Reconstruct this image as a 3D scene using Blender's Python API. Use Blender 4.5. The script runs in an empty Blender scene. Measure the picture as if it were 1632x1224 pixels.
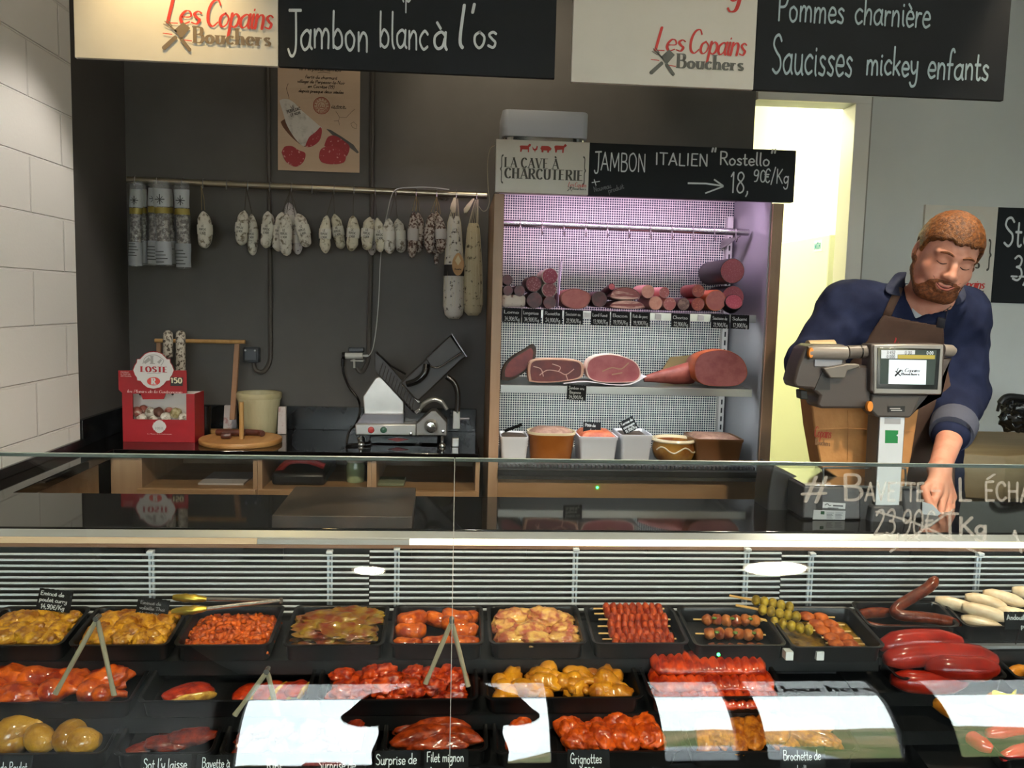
import bpy, bmesh, math, random
import numpy as np
from mathutils import Vector as V, Matrix, Euler, noise as mnoise
random.seed(7)
SC = bpy.context.scene
COL = SC.collection
# ------------------------------------------------------------------ camera
F = 1330.0
PITCH, YAW, ROLL, EYE = math.radians(5.6), math.radians(4.0), math.radians(1.45), 1.5
_fw = V((math.sin(YAW)*math.cos(PITCH), math.cos(YAW)*math.cos(PITCH), -math.sin(PITCH)))
_r0 = V((math.cos(YAW), -math.sin(YAW), 0)); _u0 = _r0.cross(_fw)
_R = _r0*math.cos(ROLL)+_u0*math.sin(ROLL); _U = _u0*math.cos(ROLL)-_r0*math.sin(ROLL)
EYEP = V((0, 0, EYE))
cd = bpy.data.cameras.new('camera'); cam = bpy.data.objects.new('camera', cd); COL.objects.link(cam)
cd.sensor_width = 36; cd.lens = F*36/1632; cd.clip_start = .02; cd.clip_end = 400
cam.matrix_world = Matrix(((_R.x, _U.x, -_fw.x, 0), (_R.y, _U.y, -_fw.y, 0), (_R.z, _U.z, -_fw.z, EYE), (0, 0, 0, 1)))
SC.camera = cam
def ray(px, py): return _fw+_R*((px-816)/F)-_U*((py-612)/F)
def at(px, py, Y):
    d = ray(px, py); return EYEP+d*(Y/d.y)
def atz(px, py, z):
    d = ray(px, py); return EYEP+d*((z-EYE)/d.z)
def atx(px, py, x):
    d = ray(px, py); return EYEP+d*(x/d.x)
# ------------------------------------------------------------------ view, world
SC.view_settings.view_transform = 'Standard'; SC.view_settings.look = 'None'
SC.view_settings.exposure = 0.1; SC.view_settings.gamma = 1.0; SC.view_settings.use_curve_mapping = False
SC.cycles.use_denoising = True
SC.cycles.max_bounces = 10; SC.cycles.diffuse_bounces = 4; SC.cycles.glossy_bounces = 6
SC.cycles.transparent_max_bounces = 24; SC.cycles.sample_clamp_indirect = 6.0
SC.cycles.caustics_reflective = False; SC.cycles.caustics_refractive = False
W = bpy.data.worlds.new('sky'); SC.world = W; W.use_nodes = True
wn = W.node_tree.nodes; wl = W.node_tree.links
bgn = wn['Background']; bgn.inputs[1].default_value = 18.0
tc = wn.new('ShaderNodeTexCoord'); nz = wn.new('ShaderNodeTexNoise'); nz.inputs['Scale'].default_value = 2.5; nz.inputs['Detail'].default_value = 5
cr = wn.new('ShaderNodeValToRGB'); cr.color_ramp.elements[0].position = .3; cr.color_ramp.elements[0].color = (.84, .92, 1, 1)
cr.color_ramp.elements[1].position = .5; cr.color_ramp.elements[1].color = (.95, .98, 1, 1)
wl.new(tc.outputs['Generated'], nz.inputs['Vector']); wl.new(nz.outputs['Fac'], cr.inputs['Fac']); wl.new(cr.outputs[0], bgn.inputs[0])
# ------------------------------------------------------------------ lamps of the room, plus one added for the left wall
def lamp(name, kind, loc, power, col, target=None, **kw):
    l = bpy.data.lights.new(name, kind); l.energy = power; l.color = col
    for k, v in kw.items(): setattr(l, k, v)
    o = bpy.data.objects.new(name, l); COL.objects.link(o); o.location = loc
    if target is not None:
        o.rotation_euler = (V(target)-V(loc)).to_track_quat('-Z', 'Y').to_euler()
    return o
WARM = (1.0, .83, .6); WARMW = (1.0, .86, .66)
SPOTS = [  # ceiling spot positions, aim, power, cone
    ((-.3, .29, 2.84), (-.5, 1.62, .75), 135, 66), ((1.25, .36, 2.84), (.85, 1.62, .75), 145, 66), ((1.55, 1.95, 2.84), (1.3, 2.25, 1.0), 110, 46), ((.12, 2.62, 2.84), (.25, 3.45, 2.3), 14, 70), ((-.62, 2.62, 2.84), (-1.29, 2.62, .95), 34, 60)]  # last spot is added to brighten the left block wall
LAMPS = bool(1)
for i, (p, t, e, c) in enumerate(SPOTS):
    lamp('spot_light', 'SPOT', (V(p)+(V(t)-V(p)).normalized()*.1), e, WARM if i < 4 else (1, .93, .85), t, spot_size=math.radians(c), spot_blend=.5, shadow_soft_size=.03)
lamp('spot_light_sign', 'SPOT', (-.67, 1.88, 2.46), 20, (1, .70, .30), (-.66, 2.0, 2.16), spot_size=math.radians(80), spot_blend=.9, shadow_soft_size=.03)
# ------------------------------------------------------------------ mesh helpers
class MB:
    def __init__(s): s.v = []; s.f = []
    def add(s, vs, fs):
        o = len(s.v); s.v += [V(p) for p in vs]; s.f += [tuple(i+o for i in f) for f in fs]; return s
    def box(s, lo, hi, m=None):
        x0, y0, z0 = lo; x1, y1, z1 = hi
        vs = [V(p) for p in ((x0,y0,z0),(x1,y0,z0),(x1,y1,z0),(x0,y1,z0),(x0,y0,z1),(x1,y0,z1),(x1,y1,z1),(x0,y1,z1))]
        if m is not None: vs = [m @ p for p in vs]
        return s.add(vs, [(0,3,2,1),(4,5,6,7),(0,1,5,4),(1,2,6,5),(2,3,7,6),(3,0,4,7)])
    def loft(s, rings, cap=True, closed=True):
        n = len(rings[0]); vs = [p for r in rings for p in r]; fs = []
        for k in range(len(rings)-1):
            for i in range(n if closed else n-1):
                j = (i+1) % n; fs.append((k*n+i, k*n+j, (k+1)*n+j, (k+1)*n+i))
        if cap:
            fs.append(tuple(range(n-1, -1, -1))); fs.append(tuple((len(rings)-1)*n+i for i in range(n)))
        return s.add(vs, fs)
    def tube(s, pts, r, n=8, cap=True):
        pts = [V(p) for p in pts]; rs = r if isinstance(r, (list, tuple)) else [r]*len(pts); rings = []
        up = None
        for i, p in enumerate(pts):
            t = (pts[min(i+1, len(pts)-1)]-pts[max(i-1, 0)]).normalized()
            if up is None: up = t.orthogonal().normalized()
            a = (up-t*up.dot(t))
            a = a.normalized() if a.length > 1e-6 else t.orthogonal().normalized()
            up = a; b = t.cross(a)
            rings.append([p+(a*math.cos(2*math.pi*k/n)+b*math.sin(2*math.pi*k/n))*rs[i] for k in range(n)])
        return s.loft(rings, cap)
    def lathe(s, prof, c=(0,0,0), n=24, axis='z', cap=True):
        c = V(c); rings = []
        for r, h in prof:
            ring = []
            for k in range(n):
                a = 2*math.pi*k/n; x, y = r*math.cos(a), r*math.sin(a)
                ring.append(c+(V((x,y,h)) if axis == 'z' else V((x,h,y)) if axis == 'y' else V((h,x,y))))
            rings.append(ring)
        return s.loft(rings, cap)
    def prism(s, pts, off):
        pts = [V(p) for p in pts]; off = V(off); n = len(pts)
        fs = [tuple(range(n)), tuple(range(2*n-1, n-1, -1))]
        for i in range(n): fs.append((i, i+n, (i+1) % n+n, (i+1) % n))
        return s.add(pts+[p+off for p in pts], fs)
    def xf(s, m): s.v = [m @ p for p in s.v]; return s
def sc_prop(o, **k):
    for a, b in k.items():
        if b is not None: o[a] = b
    return o
def mesh_obj(name, mb, m, parent=None, smooth=True, bevel=0, origin=None, ang=40, seg=2):
    me = bpy.data.meshes.new(name)
    org = V(origin) if origin is not None else (V(parent.get('org', (0,0,0))) if parent is not None else V((0,0,0)))
    if parent is not None and origin is None: org = V(parent['org'])
    me.from_pydata([tuple(p-org) for p in mb.v], [], mb.f)
    bm = bmesh.new(); bm.from_mesh(me); bmesh.ops.recalc_face_normals(bm, faces=bm.faces); bm.to_mesh(me); bm.free()
    if m is not None: me.materials.append(m)
    if smooth:
        me.polygons.foreach_set('use_smooth', [True]*len(me.polygons)); me.set_sharp_from_angle(angle=math.radians(ang))
    o = bpy.data.objects.new(name, me); COL.objects.link(o)
    if parent is not None: o.parent = parent
    elif origin is not None: o.location = org
    if bevel:
        b = o.modifiers.new('bevel', 'BEVEL'); b.width = bevel; b.segments = seg; b.limit_method = 'ANGLE'; b.angle_limit = math.radians(38)
    return o
_ORG = {}
class Org(dict): pass
def thing(name, label, cat, loc=(0,0,0), group=None):
    o = bpy.data.objects.new(name, None); COL.objects.link(o); o.location = loc; o.empty_display_size = .05
    o['org'] = tuple(loc); o['label'] = label; o['category'] = cat
    if group: o['group'] = group
    return o
def part(t, name, mb, m, label=None, **k):
    o = mesh_obj(name, mb, m, parent=t, **k)
    o['org'] = tuple(t['org'])
    if label: o['label'] = label
    return o
def single(name, mb, m, label, cat, group=None, loc=None, **k):
    lo = loc if loc is not None else (sum((p for p in mb.v), V())/len(mb.v))
    if loc is None: lo = V((lo.x, lo.y, min(p.z for p in mb.v)))
    o = mesh_obj(name, mb, m, origin=lo, **k); o['org'] = tuple(lo)
    o['label'] = label; o['category'] = cat
    if group: o['group'] = group
    return o
def struct(name, mb, m, **k):
    o = mesh_obj(name, mb, m, origin=(0,0,0), **k); o['kind'] = 'structure'; o['org'] = (0,0,0); return o
def copy_tree(o, parent=None):
    c = o.copy(); COL.objects.link(c)
    if parent is not None: c.parent = parent
    for ch in list(o.children): copy_tree(ch, c)
    return c
def B(lo, hi): return MB().box(lo, hi)
def rrect(w, d, r, z, n=4, cx=0, cy=0):
    out = []
    for sx, sy, a0 in ((1,1,0),(-1,1,90),(-1,-1,180),(1,-1,270)):
        for k in range(n+1):
            a = math.radians(a0+90*k/n)
            out.append(V((cx+sx*(w/2-r)+r*math.cos(a), cy+sy*(d/2-r)+r*math.sin(a), z)))
    return out
def smooth_path(pts, n=6):
    pts = [V(p) for p in pts]; out = []
    for i in range(len(pts)-1):
        p0 = pts[max(i-1,0)]; p1 = pts[i]; p2 = pts[i+1]; p3 = pts[min(i+2,len(pts)-1)]
        for k in range(n):
            t = k/n
            out.append(.5*((2*p1)+(p2-p0)*t+(2*p0-5*p1+4*p2-p3)*t*t+(3*p1-p0-3*p2+p3)*t*t*t))
    out.append(pts[-1]); return out
def blob(seed, sx, sy, sz, amp=.25, freq=1.6, sub=3, flat=0):
    bm = bmesh.new(); bmesh.ops.create_icosphere(bm, subdivisions=sub, radius=1)
    o = V((seed*7.13, seed*3.7, seed*1.9))
    mb = MB()
    for v in bm.verts:
        p = v.co.copy(); d = 1+amp*mnoise.noise(p*freq+o)+amp*.4*mnoise.noise(p*freq*2.6+o)+(amp*.5*(.22-abs(mnoise.noise(p*freq*2.1+o*2))) if amp > .24 else 0)
        q = p*d
        if flat and q.z < -flat: q.z = -flat+(q.z+flat)*.2
        mb.v.append(V((q.x*sx, q.y*sy, q.z*sz)))
    mb.f = [tuple(v.index for v in f.verts) for f in bm.faces]; bm.free(); return mb
def pxprism(px, Y, dep):
    return MB().prism([at(x, y, Y) for x, y in px], (0, dep, 0))
# ------------------------------------------------------------------ materials
_M = {}
def srgb(c):
    if isinstance(c, str):
        c = [int(c[i:i+2], 16)/255 for i in (0, 2, 4)]
    return tuple((x/12.92 if x <= .04045 else ((x+.055)/1.055)**2.4) for x in c[:3])+(1,)
class NB:
    def __init__(s, m): s.t = m.node_tree; s.n = s.t.nodes; s.l = s.t.links
    def new(s, ty, **k):
        n = s.n.new('ShaderNode'+ty)
        for a, b in k.items(): setattr(n, a, b)
        return n
    def link(s, a, b): s.l.new(a, b)
def coords(nb, scale=(1,1,1), rand=True, kind='Object'):
    t = nb.new('TexCoord'); mp = nb.new('Mapping'); mp.inputs['Scale'].default_value = scale
    nb.link(t.outputs[kind], mp.inputs['Vector'])
    if rand:
        oi = nb.new('ObjectInfo'); mu = nb.new('Math', operation='MULTIPLY'); mu.inputs[1].default_value = 17.3
        nb.link(oi.outputs['Random'], mu.inputs[0]); nb.link(mu.outputs[0], mp.inputs['Location'])
    return mp.outputs['Vector']
def mat(name, col, rough=.5, metal=0, coat=0, spec=.5, noise=None, bump=None, sss=0, emit=None, alpha=1, cells=None, trans=0, rand=True, rvar=0):
    """noise=(scale, colour2, lo, hi[, stretch]); cells=(scale, colour, threshold lo, hi); bump=(scale, strength[, dist])"""
    if name in _M: return _M[name]
    m = bpy.data.materials.new(name); m.use_nodes = True; _M[name] = m
    nb = NB(m); b = nb.n['Principled BSDF']
    c = srgb(col); m.diffuse_color = c
    b.inputs['Base Color'].default_value = c; b.inputs['Roughness'].default_value = rough; b.inputs['Metallic'].default_value = metal
    b.inputs['Coat Weight'].default_value = coat; b.inputs['Coat Roughness'].default_value = .13; b.inputs['Specular IOR Level'].default_value = spec
    b.inputs['Alpha'].default_value = alpha; b.inputs['Transmission Weight'].default_value = trans
    if sss:
        b.inputs['Subsurface Weight'].default_value = sss; b.inputs['Subsurface Radius'].default_value = (.012, .005, .003); b.inputs['Subsurface Scale'].default_value = .6
    if emit:
        b.inputs['Emission Color'].default_value = srgb(emit[0]); b.inputs['Emission Strength'].default_value = emit[1]
    cur = None
    if noise:
        sc_, c2, lo, hi = noise[:4]; st = noise[4] if len(noise) > 4 else (1,1,1)
        vec = coords(nb, st, rand); t = nb.new('TexNoise'); t.inputs['Scale'].default_value = sc_; t.inputs['Detail'].default_value = 5; t.inputs['Roughness'].default_value = .6
        nb.link(vec, t.inputs['Vector']); r = nb.new('ValToRGB')
        r.color_ramp.elements[0].position = lo; r.color_ramp.elements[0].color = c
        r.color_ramp.elements[1].position = hi; r.color_ramp.elements[1].color = srgb(c2)
        nb.link(t.outputs['Fac'], r.inputs['Fac']); cur = r.outputs['Color']
    if cells:
        sc_, c2, lo, hi = cells[:4]; vec = coords(nb, (1,1,1), rand)
        t = nb.new('TexVoronoi'); t.inputs['Scale'].default_value = sc_; t.inputs['Randomness'].default_value = 1
        nw = nb.new('TexNoise'); nw.inputs['Scale'].default_value = sc_*1.3; nb.link(vec, nw.inputs['Vector'])
        ad = nb.new('VectorMath', operation='MULTIPLY_ADD'); ad.inputs[1].default_value = (.9/sc_,)*3
        nb.link(nw.outputs['Color'], ad.inputs[0]); nb.link(vec, ad.inputs[2]); nb.link(ad.outputs[0], t.inputs['Vector'])
        mr = nb.new('MapRange'); mr.inputs['From Min'].default_value = lo; mr.inputs['From Max'].default_value = hi
        mr.inputs['To Min'].default_value = 1; mr.inputs['To Max'].default_value = 0
        nb.link(t.outputs['Distance'], mr.inputs['Value'])
        mx = nb.new('Mix', data_type='RGBA'); nb.link(mr.outputs[0], mx.inputs['Factor'])
        mx.inputs['A'].default_value = c; mx.inputs['B'].default_value = srgb(c2)
        if cur: nb.link(cur, mx.inputs['A'])
        cur = mx.outputs['Result']
    if cur: nb.link(cur, b.inputs['Base Color'])
    if rvar:
        t = nb.new('TexNoise'); t.inputs['Scale'].default_value = 9; nb.link(coords(nb, (1,1,1), rand), t.inputs['Vector'])
        mr = nb.new('MapRange'); mr.inputs['To Min'].default_value = max(.03, rough-rvar); mr.inputs['To Max'].default_value = rough+rvar
        mr.inputs['From Min'].default_value = .3; mr.inputs['From Max'].default_value = .7
        nb.link(t.outputs['Fac'], mr.inputs['Value']); nb.link(mr.outputs[0], b.inputs['Roughness'])
    if bump:
        t = nb.new('TexNoise'); t.inputs['Scale'].default_value = bump[0]; t.inputs['Detail'].default_value = 4
        nb.link(coords(nb, (1,1,1), rand), t.inputs['Vector']); bp = nb.new('Bump'); bp.inputs['Strength'].default_value = bump[1]
        bp.inputs['Distance'].default_value = bump[2] if len(bump) > 2 else .004
        nb.link(t.outputs['Fac'], bp.inputs['Height']); nb.link(bp.outputs[0], b.inputs['Normal'])
    return m
def mat_glass(name, tint='fafdfc', gain=1.0, rough=0.0):
    if name in _M: return _M[name]
    m = bpy.data.materials.new(name); m.use_nodes = True; _M[name] = m; nb = NB(m); nb.n.remove(nb.n['Principled BSDF'])
    tr = nb.new('BsdfTransparent'); tr.inputs[0].default_value = srgb(tint); gl = nb.new('BsdfGlossy'); gl.inputs['Roughness'].default_value = rough
    ge = nb.new('NewGeometry'); dp = nb.new('VectorMath', operation='DOT_PRODUCT'); nb.link(ge.outputs['Incoming'], dp.inputs[0]); nb.link(ge.outputs['Normal'], dp.inputs[1])
    ab = nb.new('Math', operation='ABSOLUTE'); nb.link(dp.outputs['Value'], ab.inputs[0])
    om = nb.new('Math', operation='SUBTRACT'); om.inputs[0].default_value = 1; nb.link(ab.outputs[0], om.inputs[1])
    pw = nb.new('Math', operation='POWER'); pw.inputs[1].default_value = 5; nb.link(om.outputs[0], pw.inputs[0])
    mu = nb.new('Math', operation='MULTIPLY_ADD'); mu.inputs[1].default_value = .96*gain; mu.inputs[2].default_value = .042*gain; mu.use_clamp = True; nb.link(pw.outputs[0], mu.inputs[0])
    mx = nb.new('MixShader'); nb.link(mu.outputs[0], mx.inputs[0]); nb.link(tr.outputs[0], mx.inputs[1]); nb.link(gl.outputs[0], mx.inputs[2])
    nb.link(mx.outputs[0], nb.n['Material Output'].inputs['Surface']); return m
def mat_wood(name, c1, c2, scale=6, rough=.5, axis='x', coat=0):
    st = {'x': (.12, 1, 1), 'y': (1, .12, 1), 'z': (1, 1, .12)}[axis]
    return mat(name, c1, rough, noise=(scale*4, c2, .3, .7, st), coat=coat, rand=False, bump=(60, .05, .002))
# ------------------------------------------------------------------ hand lettering: strokes drawn as ribbons
_G = {}
def _g(txt):
    for line in txt.strip().split('\n'):
        ch, rest = line[0], line[2:]
        w, st = rest.split('|', 1)
        _G[ch] = (float(w), [[tuple(map(float, p.split(','))) for p in q.split()] for q in st.split(';') if q.strip()])
_g("""
a .52|.44,.4 .3,.5 .08,.36 .06,.14 .2,0 .36,.08 .44,.3;.46,.5 .44,.12 .52,0
b .5|.08,1 .07,.5 .08,.02;.08,.3 .24,.5 .44,.36 .44,.12 .26,0 .08,.1
c .44|.42,.42 .26,.5 .07,.34 .07,.14 .22,0 .42,.08
d .52|.44,.36 .28,.5 .07,.34 .07,.12 .24,0 .44,.18;.45,1 .44,.4 .47,0
e .46|.07,.26 .42,.28 .36,.47 .2,.5 .07,.34 .07,.14 .22,0 .43,.08
f .36|.38,.9 .28,1 .17,.85 .15,.4 .14,0;.02,.46 .32,.48
g .5|.42,.4 .26,.5 .07,.34 .08,.14 .24,.02 .42,.2;.44,.5 .43,-.1 .36,-.34 .18,-.38 .06,-.26
h .5|.08,1 .08,0;.08,.26 .24,.5 .4,.42 .42,0
i .2|.1,.5 .1,.1 .16,0;.1,.66 .11,.7
j .22|.12,.5 .12,-.2 .02,-.36 -.08,-.28;.12,.66 .13,.7
k .46|.08,1 .08,0;.4,.48 .1,.2;.18,.27 .42,0
l .22|.1,1 .09,.2 .18,0
m .74|.08,.5 .08,0;.08,.3 .22,.5 .36,.4 .37,0;.37,.3 .5,.5 .64,.4 .66,0
n .5|.08,.5 .08,0;.08,.28 .24,.5 .4,.4 .42,0
o .5|.26,.5 .08,.38 .07,.14 .22,0 .4,.1 .44,.34 .26,.5
p .5|.08,.5 .08,-.4;.08,.3 .24,.5 .44,.36 .42,.12 .26,0 .08,.1
q .5|.42,.4 .26,.5 .07,.34 .08,.12 .24,0 .42,.18;.44,.5 .43,-.4
r .36|.08,.5 .08,0;.08,.26 .2,.46 .35,.46
s .4|.36,.43 .22,.5 .09,.4 .2,.27 .34,.16 .26,.01 .05,.06
t .34|.15,.82 .14,.12 .24,0 .33,.06;.02,.5 .3,.5
u .5|.08,.5 .08,.14 .2,0 .36,.08 .42,.26;.43,.5 .43,.08 .5,0
v .44|.05,.5 .22,0;.22,0 .41,.5
w .64|.05,.5 .18,0;.18,0 .32,.44;.32,.44 .45,0;.45,0 .6,.5
x .44|.06,.5 .4,0;.4,.5 .06,0
y .46|.06,.5 .1,.2 .22,.08 .36,.2;.42,.5 .4,-.1 .32,-.34 .14,-.38 .04,-.26
z .42|.06,.48 .38,.48;.38,.48 .06,.02;.06,.02 .4,.02
A .72|.05,0 .36,1;.36,1 .66,0;.16,.34 .56,.34
B .62|.1,0 .1,1;.1,1 .44,.97 .52,.78 .42,.57 .1,.54;.1,.54 .5,.48 .58,.25 .44,.02 .1,0
C .66|.6,.8 .44,.99 .2,.9 .08,.55 .16,.16 .4,0 .62,.16
D .68|.1,0 .1,1;.1,1 .42,.96 .6,.7 .6,.3 .42,.04 .1,0
E .58|.1,0 .1,1;.1,1 .52,1;.1,.53 .44,.53;.1,0 .54,0
F .54|.1,0 .1,1;.1,1 .52,1;.1,.53 .42,.53
G .7|.6,.8 .44,.99 .2,.9 .08,.52 .16,.14 .4,0 .6,.12 .6,.42;.4,.44 .66,.44
H .7|.1,0 .1,1;.58,0 .58,1;.1,.52 .58,.52
I .3|.15,0 .15,1
J .46|.34,1 .34,.1 .26,-.16 .1,-.18 .02,-.04;.06,1 .56,1.02
K .64|.1,0 .1,1;.56,1 .12,.44;.22,.55 .6,0
L .52|.1,1 .1,0;.1,0 .5,0
M .84|.08,0 .12,1;.12,1 .42,.2;.42,.2 .72,1;.72,1 .76,0
N .7|.1,0 .1,1;.1,1 .6,0;.6,0 .6,1
O .74|.36,1 .12,.84 .08,.4 .22,.06 .44,.01 .64,.24 .65,.66 .5,.94 .36,1
P .58|.1,0 .1,1;.1,1 .42,.98 .54,.76 .42,.5 .1,.46
Q .74|.36,1 .12,.84 .08,.4 .22,.06 .44,.01 .64,.24 .65,.66 .5,.94 .36,1;.46,.24 .7,-.08
R .64|.1,0 .1,1;.1,1 .42,.98 .54,.76 .42,.54 .1,.5;.3,.5 .6,0
S .56|.5,.84 .36,.99 .16,.93 .1,.74 .26,.56 .46,.4 .48,.16 .3,0 .08,.1
T .62|.31,0 .31,1;.03,1 .59,1
U .68|.1,1 .1,.3 .2,.04 .42,.02 .57,.24 .58,1
V .68|.05,1 .34,0;.34,0 .63,1
W .96|.05,1 .25,0;.25,0 .48,.9;.48,.9 .7,0;.7,0 .91,1
X .64|.06,1 .58,0;.58,1 .06,0
Y .62|.05,1 .31,.48;.57,1 .31,.48;.31,.48 .31,0
Z .6|.08,1 .54,1;.54,1 .06,0;.06,0 .56,0
0 .56|.28,1 .1,.8 .08,.3 .2,.02 .38,.04 .48,.34 .46,.8 .28,1
1 .3|.04,.78 .18,1;.18,1 .18,0
2 .54|.08,.8 .22,1 .42,.94 .44,.68 .24,.3 .06,.02;.06,.02 .5,.03
3 .52|.08,.88 .26,1 .42,.86 .36,.62 .2,.54;.2,.54 .42,.46 .46,.2 .28,0 .06,.08
4 .56|.36,1 .05,.36;.05,.36 .52,.36;.38,.62 .38,0
5 .52|.46,1 .12,1;.12,1 .1,.58;.1,.58 .32,.62 .46,.4 .4,.1 .22,0 .06,.08
6 .52|.42,.96 .2,.74 .08,.34 .2,.02 .4,.08 .44,.36 .3,.52 .1,.36
7 .5|.06,1 .46,1;.46,1 .2,0
8 .54|.28,.54 .1,.7 .14,.94 .32,1 .44,.84 .36,.62 .14,.42 .08,.16 .24,0 .42,.08 .46,.3 .28,.54
9 .52|.44,.72 .3,.5 .1,.58 .1,.86 .28,1 .44,.84 .42,.4 .3,.06 .12,0
, .2|.12,.06 .1,-.06 .03,-.2
. .2|.09,0 .11,.05
' .16|.12,1.02 .08,.82
- .36|.05,.3 .31,.3
/ .46|.4,1.1 .06,-.12
( .28|.22,1.05 .08,.7 .08,.2 .22,-.12
) .28|.06,1.05 .2,.7 .2,.2 .06,-.12
# .7|.22,1 .16,0;.5,1 .44,0;.02,.7 .66,.74;0,.32 .64,.36
" .34|.08,1.06 .04,.8;.26,1.08 .22,.82
{ .3|.26,1.08 .14,1 .14,.62 .04,.5;.04,.5 .14,.38 .14,0 .26,-.08
} .3|.04,1.08 .16,1 .16,.62 .26,.5;.26,.5 .16,.38 .16,0 .04,-.08
€ .52|.5,.84 .34,.98 .14,.8 .12,.2 .32,.02 .48,.14;.02,.58 .4,.6;.02,.42 .36,.44
* .4|.2,1 .2,.5;.02,.9 .38,.6;.38,.9 .02,.6
""")
_ACC = {'é': ('e', [[(.18, .6), (.32, .76)]]), 'è': ('e', [[(.14, .76), (.28, .6)]]), 'à': ('a', [[(.14, .76), (.28, .6)]]), 'À': ('A', [[(.26, 1.28), (.4, 1.1)]]),
        'É': ('E', [[(.24, 1.1), (.4, 1.28)]]), 'â': ('a', [[(.1, .6), (.24, .74)], [(.24, .74), (.38, .6)]]), 'î': ('i', []), 'ç': ('c', [[(.22, 0), (.26, -.16), (.14, -.2)]])}
def glyph(c):
    if c in _ACC:
        w, s = _G[_ACC[c][0]]; return w, list(s)+_ACC[c][1]
    return _G.get(c)
def ribbon(mb, pts, hw, P, cap=True):
    """pts: 2-D points, hw: half widths, P: maps a 2-D point to 3-D"""
    n = len(pts); L = []; R_ = []
    for i in range(n):
        a = pts[max(i-1, 0)]; b = pts[min(i+1, n-1)]; dx, dy = b[0]-a[0], b[1]-a[1]; l = math.hypot(dx, dy) or 1
        h = hw[i]; L.append((pts[i][0]-dy/l*h, pts[i][1]+dx/l*h)); R_.append((pts[i][0]+dy/l*h, pts[i][1]-dx/l*h))
    loop = list(L)
    if cap:
        a = pts[-2]; b = pts[-1]; l = math.hypot(b[0]-a[0], b[1]-a[1]) or 1; loop.append((b[0]+(b[0]-a[0])/l*hw[-1]*.8, b[1]+(b[1]-a[1])/l*hw[-1]*.8))
    base = len(mb.v)
    for i in range(n): mb.v += [P(L[i]), P(R_[i])]
    for i in range(n-1): mb.f.append((base+2*i, base+2*i+1, base+2*i+3, base+2*i+2))
    if cap:
        for e, d in ((0, 1), (n-1, n-2)):
            b = pts[e]; a = pts[d]; l = math.hypot(b[0]-a[0], b[1]-a[1]) or 1; ux, uy = (b[0]-a[0])/l, (b[1]-a[1])/l; h = hw[e]
            k = len(mb.v); mb.v += [P((b[0]+ux*h*.7+uy*h*.6, b[1]+uy*h*.7-ux*h*.6)), P((b[0]+ux*h*.7-uy*h*.6, b[1]+uy*h*.7+ux*h*.6))]
            mb.f.append((base+2*e, base+2*e+1, k, k+1) if e == n-1 else (base+2*e, base+2*e+1, k+1, k)[::-1])
def sm2(p, n=5):
    q = smooth_path([V((x, y, 0)) for x, y in p], n); return [(v.x, v.y) for v in q]
def text(s, org, right, up, size, wid=.07, style='hand', slant=0, width=None, jit=.02, mb=None, lift=.0008, seed=1, align='l', fit_w=None):
    """returns a mesh of flat lettering; size = cap height (m)"""
    rnd = random.Random(seed); mb = mb or MB(); org = V(org); right = V(right).normalized(); up = V(up).normalized(); nrm = right.cross(up).normalized()
    if nrm.dot(org-EYEP) > 0: nrm = -nrm
    adv = 0; lay = []; cnt = [0]
    gap = {'hand': .05, 'serif': .12, 'script': 0.0, 'sans': .09}[style]
    for c in s:
        g = glyph(c)
        if g is None: adv += .32; continue
        lay.append((adv, g)); adv += g[0]+gap
    sx = size
    if fit_w: sx = fit_w/max(adv, .01)
    x0 = {'l': 0, 'c': -adv*sx/2, 'r': -adv*sx}[align]
    for k, (ax, (w, strokes)) in enumerate(lay):
        jy = rnd.uniform(-jit, jit)
        for st in strokes:
            p = [(x+rnd.uniform(-jit, jit)*.5, y+rnd.uniform(-jit, jit)*.5+jy) for x, y in st]
            if style in ('serif', 'sans'): p = list(st)
            if len(p) > 2: p = sm2(p)
            elif style != 'serif' : p = [p[0], ((p[0][0]+p[1][0])/2, (p[0][1]+p[1][1])/2), p[1]]
            hw = []
            for i in range(len(p)):
                a = p[max(i-1, 0)]; b = p[min(i+1, len(p)-1)]; dx, dy = b[0]-a[0], b[1]-a[1]; l = math.hypot(dx, dy) or 1
                if style == 'serif': hw.append(wid*(.36+.95*abs(dy)/l) if not (len(p) == 2 and dy*dx > 0 and abs(dx) > .2*abs(dy)) else wid*.5)
                elif style == 'script': hw.append(wid*(.4+.9*max(0, -dy/l if dy < 0 else dy/l*.35)))
                else: hw.append(wid)
            def P(q, ax=ax):
                return org+right*(x0+(ax+q[0]+slant*q[1])*sx)+up*(q[1]*size)+nrm*(lift+.00005*(cnt[0] % 14))
            cnt[0] += 1; ribbon(mb, p, hw, P, cap=style in ('hand', 'script'))
            if style == 'serif':
                for e in (p[0], p[-1]):
                    o = p[1] if e is p[0] else p[-2]
                    if abs(o[1]-e[1]) > 1.2*abs(o[0]-e[0]) and min(abs(e[1]), abs(e[1]-1), abs(e[1]-.5)) < .03:
                        cnt[0] += 1; ribbon(mb, [(e[0]-wid*1.9, e[1]), (e[0]+wid*1.9, e[1])], [wid*.34]*2, P, cap=False)
    return mb
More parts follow.
